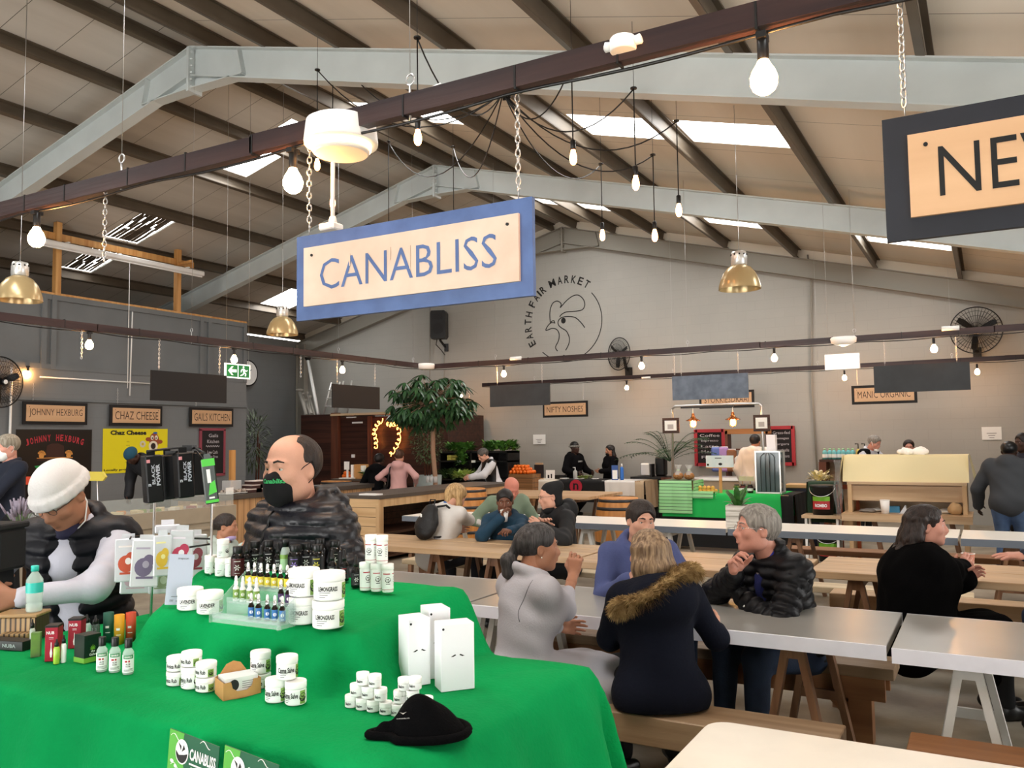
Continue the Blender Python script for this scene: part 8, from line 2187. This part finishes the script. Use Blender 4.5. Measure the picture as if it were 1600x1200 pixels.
g = G(); q = boxY(g, 1132, 670, 1200, 678, 17.3, .3); t = tobj('back_shelf', 'orange pine back shelf of the serving stall', 'shelf', (('top_board', g, wood('orange_pine', 'c98a52', 'a86c38', 'x')), ('side', G().box((q[0]+.03, 17.45, .95), (.05, .3, q[3]*1.0-.1)).box((q[1]-.03, 17.45, .95), (.05, .3, q[3]-.1)), M_brown2), ('shelf', G().box(((q[0]+q[1])/2, 17.45, 1.1), (q[1]-q[0], .3, .03)).box(((q[0]+q[1])/2, 17.45, 1.45), (q[1]-q[0], .3, .03)), M_brown2)))
for i, (px, c_, h, l) in enumerate(((1120, '6a7cc0', .5, 'blue printed bag'), (1131, 'b08ac0', .5, 'lilac printed bag'), (1143, '8a5a3a', .45, 'brown paper sack'), (1155, 'd8d4cc', .3, 'white tub'), (1163, 'c9b070', .35, 'tan packet'))):
 p = P3(px, 720, 17.2); tobj('printed_bag', l+' behind the serving stall', 'bag', (('bag', G().box((0, 0, h/2), (.2, .14, h), bev=.03), mat('bag_'+c_, c_, rough=.6)), ('top_fold', G().box((0, 0, h), (.18, .03, .03)), M_label)), (p[0], 17.2, 1.0))
g = G(); q = boxY(g, 1085, 746, 1165, 751, 16.2, .6); tobj('preparation_table', 'grey preparation table behind the serving stall', 'table', (('worktop', g, M_alu), ('body', G().box(((q[0]+q[1])/2, 16.5, q[2]/2), ((q[1]-q[0])*.96, .5, q[2])), M_beige)))
# --- cooler, buckets, chair
p = P3(1252, 757, 13.6); zt2 = p[2]; tobj('cooler_box', 'navy cooler box with beige lid right of the serving stall', 'cooler', (('body', G().box((0, 0, zt2/2-.03), (.5, .4, zt2-.06)), mat('navy_plastic', '131c33', rough=.5)), ('lid', G().box((0, 0, zt2-.03), (.52, .42, .06), bev=.01), mat('tan_lid', 'c9a678', rough=.5))), (p[0], 13.8, 0))
p = P3(1285, 800, 12.0); XB_ = p[0]
drape('tablecloth', 'dark green cloth over the stand behind the black buckets', 1266, 754, 1302, 754, 12.3, .4, mat('bottle_green_cloth', '16331f', rough=.85), .55)
tobj('stool', 'low pine stool under the stacked black buckets', 'stool', (('seat', G().box((0, 0, .62), (.5, .36, .04)), M_tpine),)+tuple(('leg', G().box((sx*.2, sy*.14, .3), (.03, .03, .6)), M_white) for sx in (-1, 1) for sy in (-1, 1)), (XB_, 12.05, 0))
for i, (z, l) in enumerate(((.64, 'black bucket with green and red label on the pine stool'), (.02, 'black bucket with red label on the floor under the stool'))):
 t = thing('bucket', l, 'bucket', (XB_+(.0 if i == 0 else .06), 12.05-(0 if i == 0 else .0), z)); obj('pail', G().lathe([(.13, 0), (.155, .36), (.165, .37), (.16, .4)], 24), M_black, t)
 g = G(); arc_patch(g, .151, .08, .19, -.8, .8, 0); arc_patch(g, .153, .19, .25, -.8, .8, 1); text_on_cyl(g, 'ROMBO', .16, .045, .154, .13, 0, 2, bold=.04); obj('label', g, [mat('red_bucket_label', 'b02c30'), mat('green_bucket_label', '6fae2c'), M_wink], t)
 obj('handle', G().tube([(.165*math.cos(a), -.165*abs(math.sin(a))-.0, .37-.12*math.sin(a)) for a in [PI*k/12 for k in range(13)]], .005, 5), M_steel, t)
p = P3(1322, 800, 12.2); tobj('folding_frame', 'orange metal frame standing left of the pine display', 'frame', (('upright', G().box((-.1, 0, .5), (.07, .05, 1.0)).box((.12, 0, .5), (.07, .05, 1.0)), mat('orange_painted_steel', 'b5532c', rough=.5)), ('top_bar', G().box((0, 0, 1.0), (.3, .05, .06)), mat('orange_painted_steel', 'b5532c'))), (p[0], 12.35, 0))
g = G(); q = boxY(g, 1280, 718, 1322, 722, 15.2, .4); t = tobj('side_cabinet', 'dark brown cabinet carrying blue-green bottles', 'cabinet', (('top', g, M_darkwood), ('side', G().box((q[0]+.05, 15.4, q[2]/2), (.12, .4, q[2])), M_brown2), ('back', G().box(((q[0]+q[1])/2, 15.58, q[2]/2), (q[1]-q[0], .03, q[2])), M_tpine), ('shelf', G().box(((q[0]+q[1])/2, 15.4, .9), (q[1]-q[0], .36, .03)), M_darkwood)))
M_aqua = mat('aqua_bottle_plastic', '6fb8bc', rough=.25)
tt = thing('aqua_bottle', 'x', 'bottle'); obj('bottle_body', G().lathe([(.04, 0), (.042, .12), (.02, .16)], 12), M_aqua, tt); obj('cap', G().lathe([(.02, .16), (.02, .19)], 10), M_tgreen, tt); obj('label', G().lathe([(.043, .03), (.043, .09)], 12, cap=False), M_label, tt); AQ = Multi(tt)
for i in range(7): AQ.put((q[0]+.08+i*.075, 15.3+.06*(i % 2), q[3]+.001), 0, 'blue-green bottle on the dark brown cabinet', 'blue-green bottles on the cabinet')
for i in (0, 1): tobj('pump_bottle', 'yellow-labelled pump bottle on the brown cabinet, '+('left' if i == 0 else 'right'), 'bottle', (('bottle_body', G().lathe([(.04, 0), (.04, .15), (.015, .18)], 12), mat('honey_liquid', 'c9b25c', rough=.2)), ('pump', G().tube([(0, 0, .18), (0, 0, .26), (-.05, 0, .26)], .01, 6), M_black)), (q[0]+.62+.1*i, 15.3, q[3]+.001))
p = P3(1283, 747, 13.0); bunch('yellow and white flowers above the green cloth', (p[0], 12.9, onY(1283, 752, 12.9)[2]), (.12, .1, .1), 60, .1, mat('cream_yellow_petal', 'dcc95c', rough=.6, c2='f0ecdc', vs=20), 12, 'flowers', 'flower_bunch')
# --- pine display with cream cloth (MANIC ORGANIC stall)
Ym = 12.0
q0 = onY(1325, 780, Ym)[0]; q1 = onY(1512, 780, Ym)[0]; zT = onY(1420, 752, Ym)[2]; zS = onY(1400, 804, Ym)[2]
t = thing('pine_display', 'big pine display counter with open shelf under the cream cloth', 'display counter', (0, 0, 0)); cx = (q0+q1)/2; W_ = q1-q0
obj('side', G().box((q0+.03, Ym+.35, zT/2-.01), (.05, .8, zT-.02)), M_tpine_y, t); obj('side', G().box((q1-.03, Ym+.35, zT/2-.01), (.05, .8, zT-.02)), M_tpine_y, t)
obj('front_board', G().box((cx, Ym+.02, zT-.16), (W_-.1, .035, .2)), M_tpine, t); obj('back_board', G().box((cx, Ym+.6, zT*.75), (W_-.1, .03, zT*.5)), M_tpine, t)
obj('top_board', G().box((cx, Ym+.2, zT-.03), (W_, .5, .035)), M_tpine, t)
obj('shelf', G().box((cx, Ym+.15, zS), (W_+.1, .85, .04)).box((cx, Ym-.27, zS-.04), (W_+.1, .03, .07)), M_tpine, t)
for x in (q0+.3, q0+.75, q1-.2): obj('leg', G().bar((x, Ym, zS-.03), (x+.12, Ym, 0), .06, .05), M_leg, t)
zC = onY(1415, 711, Ym+.45)[2]
obj('upper_case', G().box((cx, Ym+.55, (zT+zC)/2), (W_*.97, .5, zC-zT)), M_tpine, t)
a0, b0 = onY(1318, 730, Ym+.1)[0], onY(1514, 730, Ym+.1)[0]
g = G()
def cm(u, v):
 x = a0+(b0-a0)*u
 if v < .4: return (x*1+.0, Ym+.75-.55*v/.4, zC+.006)
 f = (v-.4)/.6; return (x+.01*math.sin(12*x), Ym+.2-.17*f+.01*math.sin(9*x+f*3), zC+.006-f*(zC-zT+.02))
g.grid(cm, 50, 20)
for sg, xx in ((-1, a0), (1, b0)):
 g.grid(lambda u, v, xx=xx, sg=sg: (xx+sg*(.005+.07*v+.015*v*math.sin(9*u)), Ym+.03+.7*u+.02*v, zC+.006-v*(zC-zT+.02+.26*max(0, 1-abs(u-.2)*2.2))), 16, 12)
o = obj('cream_cloth', g, mat('cream_oilcloth', 'e0d2a4', rough=.45, bump=.15, bs=6)); tag(o, 'cream cloth draped over the upper case of the pine display', 'tablecloth')
p = P3(1383, 803, Ym-.15); tc = thing('paper_cup', 'white paper cup on the shelf of the pine display', 'cup', (p[0], Ym-.12, zS+.021)); obj('cup_wall', G().lathe([(.045, 0), (.06, .17)], 16), M_paper, tc); obj('rim', G().lathe([(.06, .165), (.063, .175)], 16), M_paper, tc)
for i, (px, c_, s_, l) in enumerate(((1396, '4a94c0', (.14, .1, .08), 'sky blue box on the shelf of the pine display'), (1355, '77706a', (.2, .14, .04), 'grey bag lying at the left of the pine display shelf'), (1368, 'd9d4cc', (.16, .12, .05), 'crumpled white paper left of the paper cup'), (1412, 'c9cdd4', (.1, .18, .09), 'pale folded leaflet beside the blue box'), (1480, 'd6cfc4', (.22, .12, .06), 'stack of pale papers at the right of the shelf'), (1492, 'b89468', (.18, .14, .14), 'brown paper bag at the right of the shelf'), (1500, 'ccb8a0', (.1, .1, .08), 'small tan packet at the far right of the shelf'))):
 p = P3(px, 800, Ym); v = Vol(); v.ell((0, 0, s_[2]/2), (s_[0]/2, s_[1]/2, s_[2]/2), None, .01); v.disp = folds(.012, i, 2.0)
 if i in (0,): g = G().box((0, 0, s_[2]/2), s_)
 elif i == 3: g = G().prism([(-.05, 0), (.05, 0), (.03, .1), (.02, .1), (-.03, .02)], .16, o=(0, -.08, 0))
 else: g = vmesh(G(), v, .014)
 o = obj('shelf_item' if i != 0 else 'blue_box', g, mat('item_'+c_, c_, rough=.6), loc=(p[0], Ym+(.0 if i % 2 else .1), zS+.021)); tag(o, l, ('box', 'bag', 'paper', 'leaflet', 'papers', 'bag', 'packet')[i]); o.name = ('blue_box', 'grey_bag', 'crumpled_paper', 'leaflet', 'paper_stack', 'paper_bag', 'tan_packet')[i]
v = Vol(); r2 = random.Random(3)
o = obj('plastic_sheet', G().grid(lambda u, v: (a0-.1+.1*u+.02*math.sin(9*v+3*u), Ym-.1+.04*math.sin(14*u+5*v), zC-.05-v*.8), 10, 18), mat('thin_clear_plastic', 'e6ecec', rough=.08, alpha=.16, spec=.8)); tag(o, 'clear plastic sheet hanging at the left corner of the pine display', 'plastic sheet')
# --- neighbouring vendor table and rack at the left
t = thing('vendor_table', 'black-covered table of the man in the white beanie', 'table', (0, 0, 0)); cN = onD(-60, 960, 2.75)
obj('tabletop', G().box((-3.55, 1.6, .86), (1.3, .6, .05)), M_clothb, t); obj('cloth_front', G().box((-3.55, 1.32, .44), (1.3, .02, .86)).box((-2.92, 1.6, .44), (.02, .6, .86)), M_clothb, t)
for sx in (-.58, .58): obj('leg', G().box((-3.55+sx, 1.83, .42), (.05, .05, .84)), M_leg, t)
M_bkt = wood('bamboo_slat_box', 'b8986a', '94744c', 'z', 1.5, plank=.022, pax='x')
p = put(22, 1001)
tb = tobj('bamboo_box', 'slatted bamboo box under the water bottle at the left edge', 'box', (('box', G().box((0, 0, .05), (.18, .12, .1), bev=.004), M_bkt), ('lid', G().box((0, 0, .108), (.19, .13, .016), bev=.004), wood('bamboo_top', 'b8976a', '937349', 'x', 1)), ('tray', G().box((.02, -.085, .02), (.12, .05, .04)), M_bkt)), (p[0]-.005, p[1]+.03, p[2]), .55)
tb.scale = (.72,)*3
t = thing('water_bottle', 'clear water bottle with turquoise label and cap', 'bottle', (p[0]+.03, p[1]+.045, p[2]+.085)); t.scale = (.82,)*3
obj('bottle_body', G().lathe([(.027, 0), (.03, .006), (.03, .03), (.026, .035), (.03, .04), (.031, .08), (.031, .125), (.012, .155), (.012, .16)], 22), M_clear, t); obj('label', G().lathe([(.0315, .075), (.0315, .115)], 22, cap=False), mat('turquoise_label', '35c4b8', rough=.4), t); obj('cap', G().lathe([(.0145, .158), (.0145, .178), (.013, .18)], 16), mat('turquoise_cap', '35c4b8'), t)
p = onD(-14, 858, 2.9); tobj('black_case', 'black case at the left edge beside the bending man', 'case', (('case', G().box((0, 0, 0), (.17, .14, .14), bev=.01), M_clothb), ('lid', G().box((0, 0, .08), (.18, .15, .02), bev=.005), M_clothb), ('pedestal', G().box((0, 0, -p[2]/2-.03), (.1, .1, p[2]-.07)), M_clothb)), p, .4)
# rack
R0 = onD(283, 985, 2.95)
t = thing('display_rack', 'chrome peg rack holding hanging packets behind the payment card', 'rack', (0, 0, 0)); g = G()
A = onD(236, 832, 3.0); A2 = onD(243, 742, 3.0); B = onD(329, 855, 2.95); B2 = onD(332, 738, 2.95)
A0_ = np.array([A[0], A[1], .87]); B0_ = np.array([B[0], B[1], .87])
g.tube([A0_, A2], .0045, 6); g.tube([B0_, B2], .0045, 6); g.tube([A0_, B0_], .0045, 6)
for f in ((240, 760), (238, 852), (237, 905)): pass
top = [onD(258, 700, 2.98), onD(283, 698, 2.96), onD(322, 712, 2.93)]; obj('frame', g, M_steel, t)
g = G(); g.tube([onD(230, 705, 2.75), onD(262, 701, 2.98), onD(302, 698, 2.96), onD(322, 709, 2.9)], .004, 6); g.tube([A2, onD(262, 701, 2.98)], .0035, 6); g.tube([B2, onD(302, 698, 2.96)], .0035, 6); g.box(tuple(onD(296, 700, 2.96)), (.05, .02, .02)); g.box(tuple(onD(268, 708, 2.9)), (.04, .02, .015)); g.tube([onD(238, 842, 3.0), onD(205, 838, 3.0), onD(330, 842, 2.95)], .0035, 6); g.tube([onD(205, 838, 3.0), onD(203, 842, 2.8)], .003, 5); g.tube([onD(296, 855, 2.9), onD(330, 850, 2.95)], .0035, 6)
obj('peg_bar', g, M_black, t)
obj('foot', G().box((A0_[0]*.5+B0_[0]*.5, A0_[1]*.5+B0_[1]*.5, .43), (.4, .3, .86)), M_clothb, t)
def pack(l, px, py, D, w_, h, rz_, m, extra=None, tilt=0, dep=.03, grp=None):
 p = onD(px, py, D); tt = thing('hanging_packet', l, 'packet', p, rz_, grp, rot=(0, tilt, rz_))
 obj('packet', G().box((0, 0, 0), (w_, dep, h), bev=.004), m, tt); obj('hang_tab', G().box((0, 0, h/2+.008), (w_*.5, .003, .018)), m, tt)
 if extra: extra(tt, w_, h, dep)
 return tt
M_bpk = mat('glossy_black_packet', '050609', rough=.45, spec=.3)
def power(tt, w_, h, dep):
 g = G()
 vs, fs = text_fit('POWER', h*.45, w_*.24, bold=.04); g.add([(-v[2]+w_*.2, -dep/2-.001, v[0]+h*.08) for v in vs], fs)
 vs, fs = text_fit('BLACK', h*.42, w_*.2, bold=.02); g.add([(-v[2]-w_*.08, -dep/2-.001, v[0]+h*.1) for v in vs], fs)
 vs, fs = text_fit('n', w_*.16, w_*.16, bold=.04); g.add([(v[0]-w_*.33, -dep/2-.001, v[2]-h*.12) for v in vs], fs)
 vs, fs = text_fit('5000', h*.2, dep*.4, bold=.02); g.add([(w_/2+.001, -v[2]*0+v[2]*1.0, v[0]-h*.05) for v in vs], fs); vs, fs = text_fit('15', h*.1, dep*.4, bold=.02); g.add([(w_/2+.001, v[2], v[0]+h*.22) for v in vs], fs)
 obj('white_print', g, mat('silver_print', 'b8bcc8'), tt); obj('pink_mark', G().box((-w_*.34, -dep/2-.001, h*.38), (w_*.2, .001, w_*.2)).box((w_/2+.001, 0, h*.38), (.001, dep*.4, dep*.4)), mat('salmon_mark', 'e0939c'), tt)
fz = facing(onD(260, 750, 2.9))
pack('black POWER packet hanging at the left of the rack top', 238, 748, 2.85, .055, .16, fz+.35, M_bpk, power, -.08, .05)
pack('black POWER packet hanging at the centre of the rack top', 287, 742, 2.9, .055, .155, fz+.35, M_bpk, power, -.06, .05)
pack('black packet turned edge-on behind the left POWER packet', 262, 745, 2.95, .05, .155, fz+.5, M_bpk, None, -.05, .05)
pack('black packet behind the centre POWER packet', 308, 740, 3.0, .05, .15, fz+.4, M_bpk, None, 0, .05)
def gp(tt, w_, h, dep):
 g = G().box((0, -dep/2-.001, h*.42), (w_*.95, .001, h*.16)).box((0, -dep/2-.001, -h*.44), (w_*.95, .001, h*.06)); g.add([(-.01, -dep/2-.0015, -h*.3), (.018, -dep/2-.0015, -h*.25), (.015, -dep/2-.0015, h*.02), (-.002, -dep/2-.0015, -h*.05)], [(0, 1, 2, 3)]); obj('lime_print', g, mat('neon_lime_print', '46c832', rough=.4), tt)
 obj('white_print', G().box((-.003, -dep/2-.002, h*.12), (.012, .001, h*.3)).box((0, -dep/2-.002, -h*.36), (w_*.4, .001, .006)), M_wink, tt)
pack('slim black and lime green packet at the right of the rack top', 328, 752, 2.88, .045, .155, fz+.1, mat('black_lime_packet', '0d2416', rough=.3), gp, -.12, .012)
M_bagc = mat('clear_sachet_film', 'e6e8ef', rough=.15, alpha=.75, spec=.7)
def contents(c1, c2):
 def f(tt, w_, h, dep):
  g = G(); disc(g, -w_*.05, -h*.08, w_*.32, h*.2, -dep/2-.001, 16); disc(g, w_*.12, h*.06, w_*.2, h*.13, -dep/2-.0012, 14); g.box((0, -dep/2-.001, -h*.3), (w_*.6, .001, h*.05)); obj('print_panel', g, mat('sachet_'+c1, c1, rough=.4), tt)
  g = G(); disc(g, w_*.02, -h*.02, w_*.12, w_*.14, -dep/2-.002, 12); g.box((-w_*.1, -dep/2-.001, h*.32), (w_*.5, .001, h*.04)); obj('round_mark', g, mat('sachet_'+c2, c2, rough=.4), tt)
 return f
for i, (px, py, D, w_, h, c1, c2, l) in enumerate(((200, 875, 2.95, .085, .15, 'c8553a', 'efe8e6', 'clear sachet with red-orange print at the left of the rack'), (227, 880, 2.88, .09, .16, '6a5f7c', 'a49cb0', 'clear sachet of dark grey pieces in front'), (254, 868, 2.9, .06, .14, 'e0b93a', 'f0e6a0', 'clear sachet with yellow strip near the rack centre'), (283, 862, 2.93, .08, .15, 'b83a58', 'e8e0ec', 'clear sachet with crimson print right of centre'), (305, 868, 3.0, .08, .15, '8a2c3c', 'c8c0c4', 'clear sachet with dark red print at the right of the rack'), (212, 905, 3.0, .1, .1, 'c8a8b8', 'e8e4ea', 'wide pale sachet hanging low at the left'), (255, 905, 3.02, .1, .1, '8f9a78', 'b8c0a8', 'olive tinted sachet hanging low at the centre'))):
 pack(l, px, py, D, w_, h, fz+.1*(i % 3-1), M_bagc, contents(c1, c2), .05*(i % 2), .012)
pack('bulging clear sachet on the middle peg of the rack', 262, 826, 3.0, .085, .03, fz, M_bagc, None, 0, .03)
# boards and lavender by the display at far left
for px, py, c1, l, a in ((150, 745, 'd2bf52', 'yellow oval-ended price board tilted beside the display counter', -.35), (52, 752, 'c8492c', 'red-orange tilted price board left of the white beanie', .3)):
 p = onD(px, py, 8.3 if px > 100 else 9.4); t = tobj('price_board', l, 'board', (('board', G().prism([(-.14, -.04), (.1, -.04), (.15, 0), (.1, .05), (-.14, .05)], .02), mat('board_'+c1, c1, rough=.5)), ('stake', G().tube([(0, .01, 0), (0, .1, -p[2])], .006, 5), M_steel)), p)
p = onD(30, 830, 5.6)
t = thing('lavender_pot', 'grey-purple lavender plant in a glass jar at the left edge', 'plant', (p[0], p[1], p[2]-.06)); r2 = random.Random(6); g = G(); g2 = G()
for k in range(60):
 a = r2.uniform(0, 6.3); e = r2.uniform(.0, .55); L = r2.uniform(.12, .24); q = Vector((math.sin(e)*math.cos(a), math.sin(e)*math.sin(a), math.cos(e)))*L; g.tube([(0, 0, .05), q+Vector((0, 0, .05))], .002, 4); g2.tube([q*.65+Vector((0, 0, .05)), q+Vector((0, 0, .05))], [.009, .005], 5)
obj('jar', G().lathe([(.05, -.06), (.055, .05), (.05, .07)], 14), M_cling, t); obj('stem', g, M_herb2, t); obj('flower_spikes', g2, mat('dusty_lavender', '87808f', rough=.8), t)
tobj('rustic_table', 'rustic wooden table carrying the lavender at the far left', 'table', (('tabletop', G().box((0, .1, -.08), (1.4, .6, .05)), M_bench), ('apron', G().box((0, -.15, -.3), (1.3, .04, .4)), M_clothb), ('leg', G().box((-.6, 0, -.1-(p[2]-.1)/2), (.06, .06, p[2]-.15)), M_leg), ('leg', G().box((.6, 0, -.1-(p[2]-.1)/2), (.06, .06, p[2]-.15)), M_leg)), (p[0]-.3, p[1], p[2]-.045), -.9)
# ================================================================= PEOPLE FARTHER AWAY
def simple(label, px, py, D, turn, sk_, top, hair, trou=M_trou, e=.02, hk=None, gk=None, exh=None, hands=(None, None), **kw):
 F_, rt, rz = pose(px, py, D, turn, **kw)
 t, T = person('person', label, rt, rz, F_, sk_, hres=.0085, res=.016, hands=tuple(dict(h or {}, res=.009) for h in hands))
 if top: garment(t, top[0], top[1], F_, e, .017, disp=folds(.008, int(px) % 17, 1.1), extra=gk(F_) if gk else collar(F_, .022, .02, .085, .08))
 if hair: hairmesh(t, T, F_, hair, res=.0095, extra=exh(T) if exh else None, off=.012, amp=.001)
 trousers(t, trou, F_, res=.022)
 return t, T, F_, rt, rz
hoodb = lambda F_: (lambda v: (collar(F_, .034, .0, .1, .1)(v), v.ell(F_.nb+A_((0, -.1, 0)), (.12, .07, .08), None, .05)))
M_blackc = mat('black_cotton_fleece', '0e0e10', rough=.95, spec=.1); M_hblk = mat('black_hair', '141010')
# shopper in pink
t, T, F_, rt, rz = simple('woman in a pink hooded sweater seen from behind before the cabin', 624, 713, 15.4, PI-.3, S_fair, ('pink_sweater', mat('dusty_pink_sweater', 'c49a98', rough=.9)), strands_bump('auburn_brown_hair', '5a3d2c', '3a261b'), M_jeans, gk=hoodb, fem=True, lean=.08, wl=('l', (-.3, .15, 1.0)), wr=('l', (.3, .1, .95)))
g = G().tube([F_.S[-1]+A_((.04, .0, .06)), F_.S[-1]+A_((.03, -.11, -.0)), F_.S[-1]+A_((-.02, -.12, -.3)), F_.S[-1]+A_((-.08, -.05, -.42))], .012, 6)
b = Matrix.Rotation(rz, 3, 'Z') @ Vector(F_.S[-1]+A_((-.1, -.02, -.52)))+Vector(rt)
v = Vol(); v.ell((0, 0, 0), (.14, .08, .16), None, .02); v.disp = folds(.01, 3)
tb = thing('shoulder_bag', 'black shoulder bag hanging at the side of the woman in pink', 'bag', b, rz); obj('bag', vmesh(G(), v, .018), M_leath, tb)
obj('strap', G().tube([A_((.1, .02, .52))+A_((.04, .0, .06)), A_((.1, .02, .52))+A_((.03, -.12, -.0)), A_((.08, -.1, .2)), A_((.02, -.03, .1))], .012, 6), M_leath, tb)
p = P3(602, 752, 13.4); o = obj('white_umbrella', G().tube([(0, 0, 0), (.1, 0, .35), (.12, 0, .42)], [.02, .04, .02], 8), M_white, loc=(p[0]-.05, 13.4, p[2]-.15)); tag(o, 'rolled white umbrella beside the woman in pink', 'umbrella')
simple('dark figure in black bending over the fruit, left of the woman in pink', 593, 719, 15.8, PI*.8, S_deep, ('black_coat', M_blackc), M_hblk, gk=hoodb, lean=.25)
# greengrocer
t, T, F_, rt, rz = simple('grey-haired woman in a white coat and apron picking lettuce', 755, 711, 15.9, -1.25, S_fair, ('white_coat', mat('white_cotton_coat', 'c9ccd2', rough=.9)), strands_bump('ash_grey_hair', '5f5a56', '3c3835'), M_wsw, fem=True, lean=.3, neck=(.3, 0), head=(0, .5, 0), wr=('l', (.15, .5, 1.0)), wl=('l', (-.1, .52, 1.02)), e=.035)
pts = [F_.nb+A_((.07, .03, .03)), F_.nb+A_((.06, -.08, .0)), F_.nb+A_((.02, -.13, -.15)), F_.P+A_((.05, -.13, .1))]; obj('apron_strap', G().tube(pts, .012, 5), M_black, t)
v = Vol(); F_.torso(v, .04); v.ell((0, -.15, F_.P[2]+.25), (.4, .2, .6), None, .01, -1, True); obj('apron', vmesh(G(), v, .02), M_black, t)
# noshes stall
t, T, F_, rt, rz = simple('stallholder in a black hoodie and patterned beanie at the noshes stall', 898, 700, 18.9, .95, S_deep, ('black_hoodie', M_blackc), None, gk=hoodb, lean=.05, wr=('l', (.3, .3, .95)), wl=('l', (-.2, .35, .95)), build=1.15, sc=1.06, e=.04)
v = Vol(); v.ell(T((0, -.01, .06)), (.088, .108, .09), F_.RH, .02); v.ell(T((0, 0, -.08)), (.2, .2, .09), F_.RH, .01, -1, True); bb = obj('beanie', vmesh(G(), v, .011), M_black, t)
obj('beanie_band', G().tube([T((.09*math.cos(a), -.01+.11*math.sin(a), .035)) for a in [2*PI*k/20 for k in range(20)]], .022, 8, closed=True), mat('grey_white_band', '9a9a92', c2='3a3a38', vs=60), t)
pts = on_surface([c for c in kids(t) if c.name.startswith('black_hoodie')][0], [F_.chest+A_((.08, 0, .03)), F_.chest+A_((-.08, 0, .03))], A_((0, -1, 0)), 0)
if len(pts) > 1: obj('chest_lettering', G().tube(pts, .02, 5), mat('grey_letters', '8f8f8f'), t)
t, T, F_, rt, rz = simple('woman with long black hair and mask talking at the noshes stall', 953, 704, 18.6, -1.1, S_tan, ('black_jacket', M_blackc), M_hblk, fem=True, e=.04, build=1.1, wl=('l', (-.1, .3, 1.0)), exh=lambda T: (lambda v: [v.path([T((x, -.04, .03)), T((x*1.1, -.07, -.12)), T((x, -.06, -.26))], [.04, .045, .02], k=.03) for x in (-.06, 0, .06)]))
v = Vol(); v.ell(T((0, .05, -.08)), (.058, .055, .045), F_.RH, .02); obj('face_mask', vmesh(G(), v, .01), M_maskb, t)
# serving stall
t, T, F_, rt, rz = simple('person in a hooded white jacket with back turned at the serving stall', 1180, 690, 14.6, PI-.45, S_tan, ('white_jacket', mat('white_padded_jacket', 'cfd0cf', rough=.8)), M_hblk, gk=hoodb, e=.06, build=1.2, lean=.05)
# organic stall
t, T, F_, rt, rz = simple('grey-haired man with a mask on his chin leaning at the organic stall', 1366, 692, 13.9, 1.0, S_pink, ('white_shirt', mat('white_shirt_cloth', 'c6cad4', rough=.8)), M_hairg, lean=.3, neck=(.2, 0), head=(0, .35, 0), hip=1.0, wr=('l', (.2, .5, 1.25)), wl=('l', (-.1, .55, 1.25)))
v = Vol(); F_.torso(v, .032); v.ell(F_.chest+F_.R@A_((0, .2, 0)), (.12, .2, .6), F_.R, .01, -1, True); v.cap(F_.nb+F_.R@A_((0, .012, .0)), F_.nb+F_.R@A_((0, .03, .2)), .07, .09, k=.01, cut=True, m=-1); obj('black_waistcoat', vmesh(G(), v, .018), M_blackc, t)
v = Vol(); v.ell(T((0, .07, -.1)), (.045, .045, .03), F_.RH, .02); obj('chin_mask', vmesh(G(), v, .009), M_label, t)
obj('mask_strap', G().tube([T((-.05, .06, -.09)), T((-.085, .0, .02)), T((-.07, -.06, .06))], .004, 5).tube([T((.05, .06, -.09)), T((.085, .0, .02)), T((.07, -.06, .06))], .004, 5), M_label, t)
t, T, F_, rt, rz = simple('dark-haired person with glasses looking over the cream cloth', 1420, 699, 13.9, .05, S_pink, ('dark_top', M_blackc), M_hairb, fem=True, lean=.2, wr=('l', (.15, .4, 1.3)), wl=('l', (-.15, .4, 1.3)))
glasses(t, T, F_.RH, M_black)
for i, (px, l) in enumerate(((1413, 'left'), (1436, 'right'))):
 p = P3(px, 709, Ym+.35); o = obj('crumpled_wrapper', vmesh(G(), (lambda v: (v.ell((0, 0, 0), (.1, .06, .05), None, .01), setattr(v, 'disp', folds(.02, i, 2)), v)[-1])(Vol()), .014), M_paper, loc=(p[0], Ym+.4, zC+.045)); tag(o, 'crumpled white wrapper, %s of two on the cream cloth' % l, 'wrapper')
# customer in jeans and companion
t, T, F_, rt, rz = simple('customer in charcoal jacket, black cap and jeans, back turned, at the right edge', 1577, 705, 9.8, PI-.1, S_deep, ('grey_jacket', mat('charcoal_jacket', '35383c', rough=.85)), None, mat('washed_denim', '34486a', rough=.85, c2='526a8c', vs=5), gk=hoodb, lean=.32, neck=(.2, 0), e=.045, build=1.12, wr=('l', (.2, .45, 1.0)), wl=('l', (-.35, .3, .85)))
v = Vol(); v.ell(T((0, -.02, .04)), (.088, .11, .08), F_.RH, .02); obj('black_cap', vmesh(G(), v, .011), M_black, t)
simple('dark-skinned person partly hidden beyond the customer in jeans', 1599, 692, 10.9, -.9, S_deep, ('navy_top', mat('navy_jacket', '1b2030')), M_hblk, lean=.05)
# left side
t, T, F_, rt, rz = simple('grey-haired man in a navy jacket and white mask at the left edge', 12, 699, 8.2, -1.15, S_pink, ('navy_jacket', mat('navy_wool_jacket', '171d2c', rough=.9)), strands_bump('silver_blond_hair', 'a39b8c', '79705f'), lean=.05, head=(0, .15, 0), wl=('l', (-.1, .45, 1.05)), build=1.05)
maskp(t, T, F_.RH, 1., M_label)
t, T, F_, rt, rz = simple('person in black bending low behind the cheese display', 206, 712, 12.2, -.9, S_deep, ('black_padded_jacket', mat('black_padded_shell', '15171d', rough=.7)), None, lean=.95, neck=(.1, 0), head=(0, .9, 0), e=.05, hip=1.0)
v = Vol(); v.ell(T((0, -.01, .04)), (.09, .11, .09), F_.RH, .02); obj('teal_cap', vmesh(G(), v, .012), mat('teal_cap_cloth', '1d4a60', rough=.9), t)
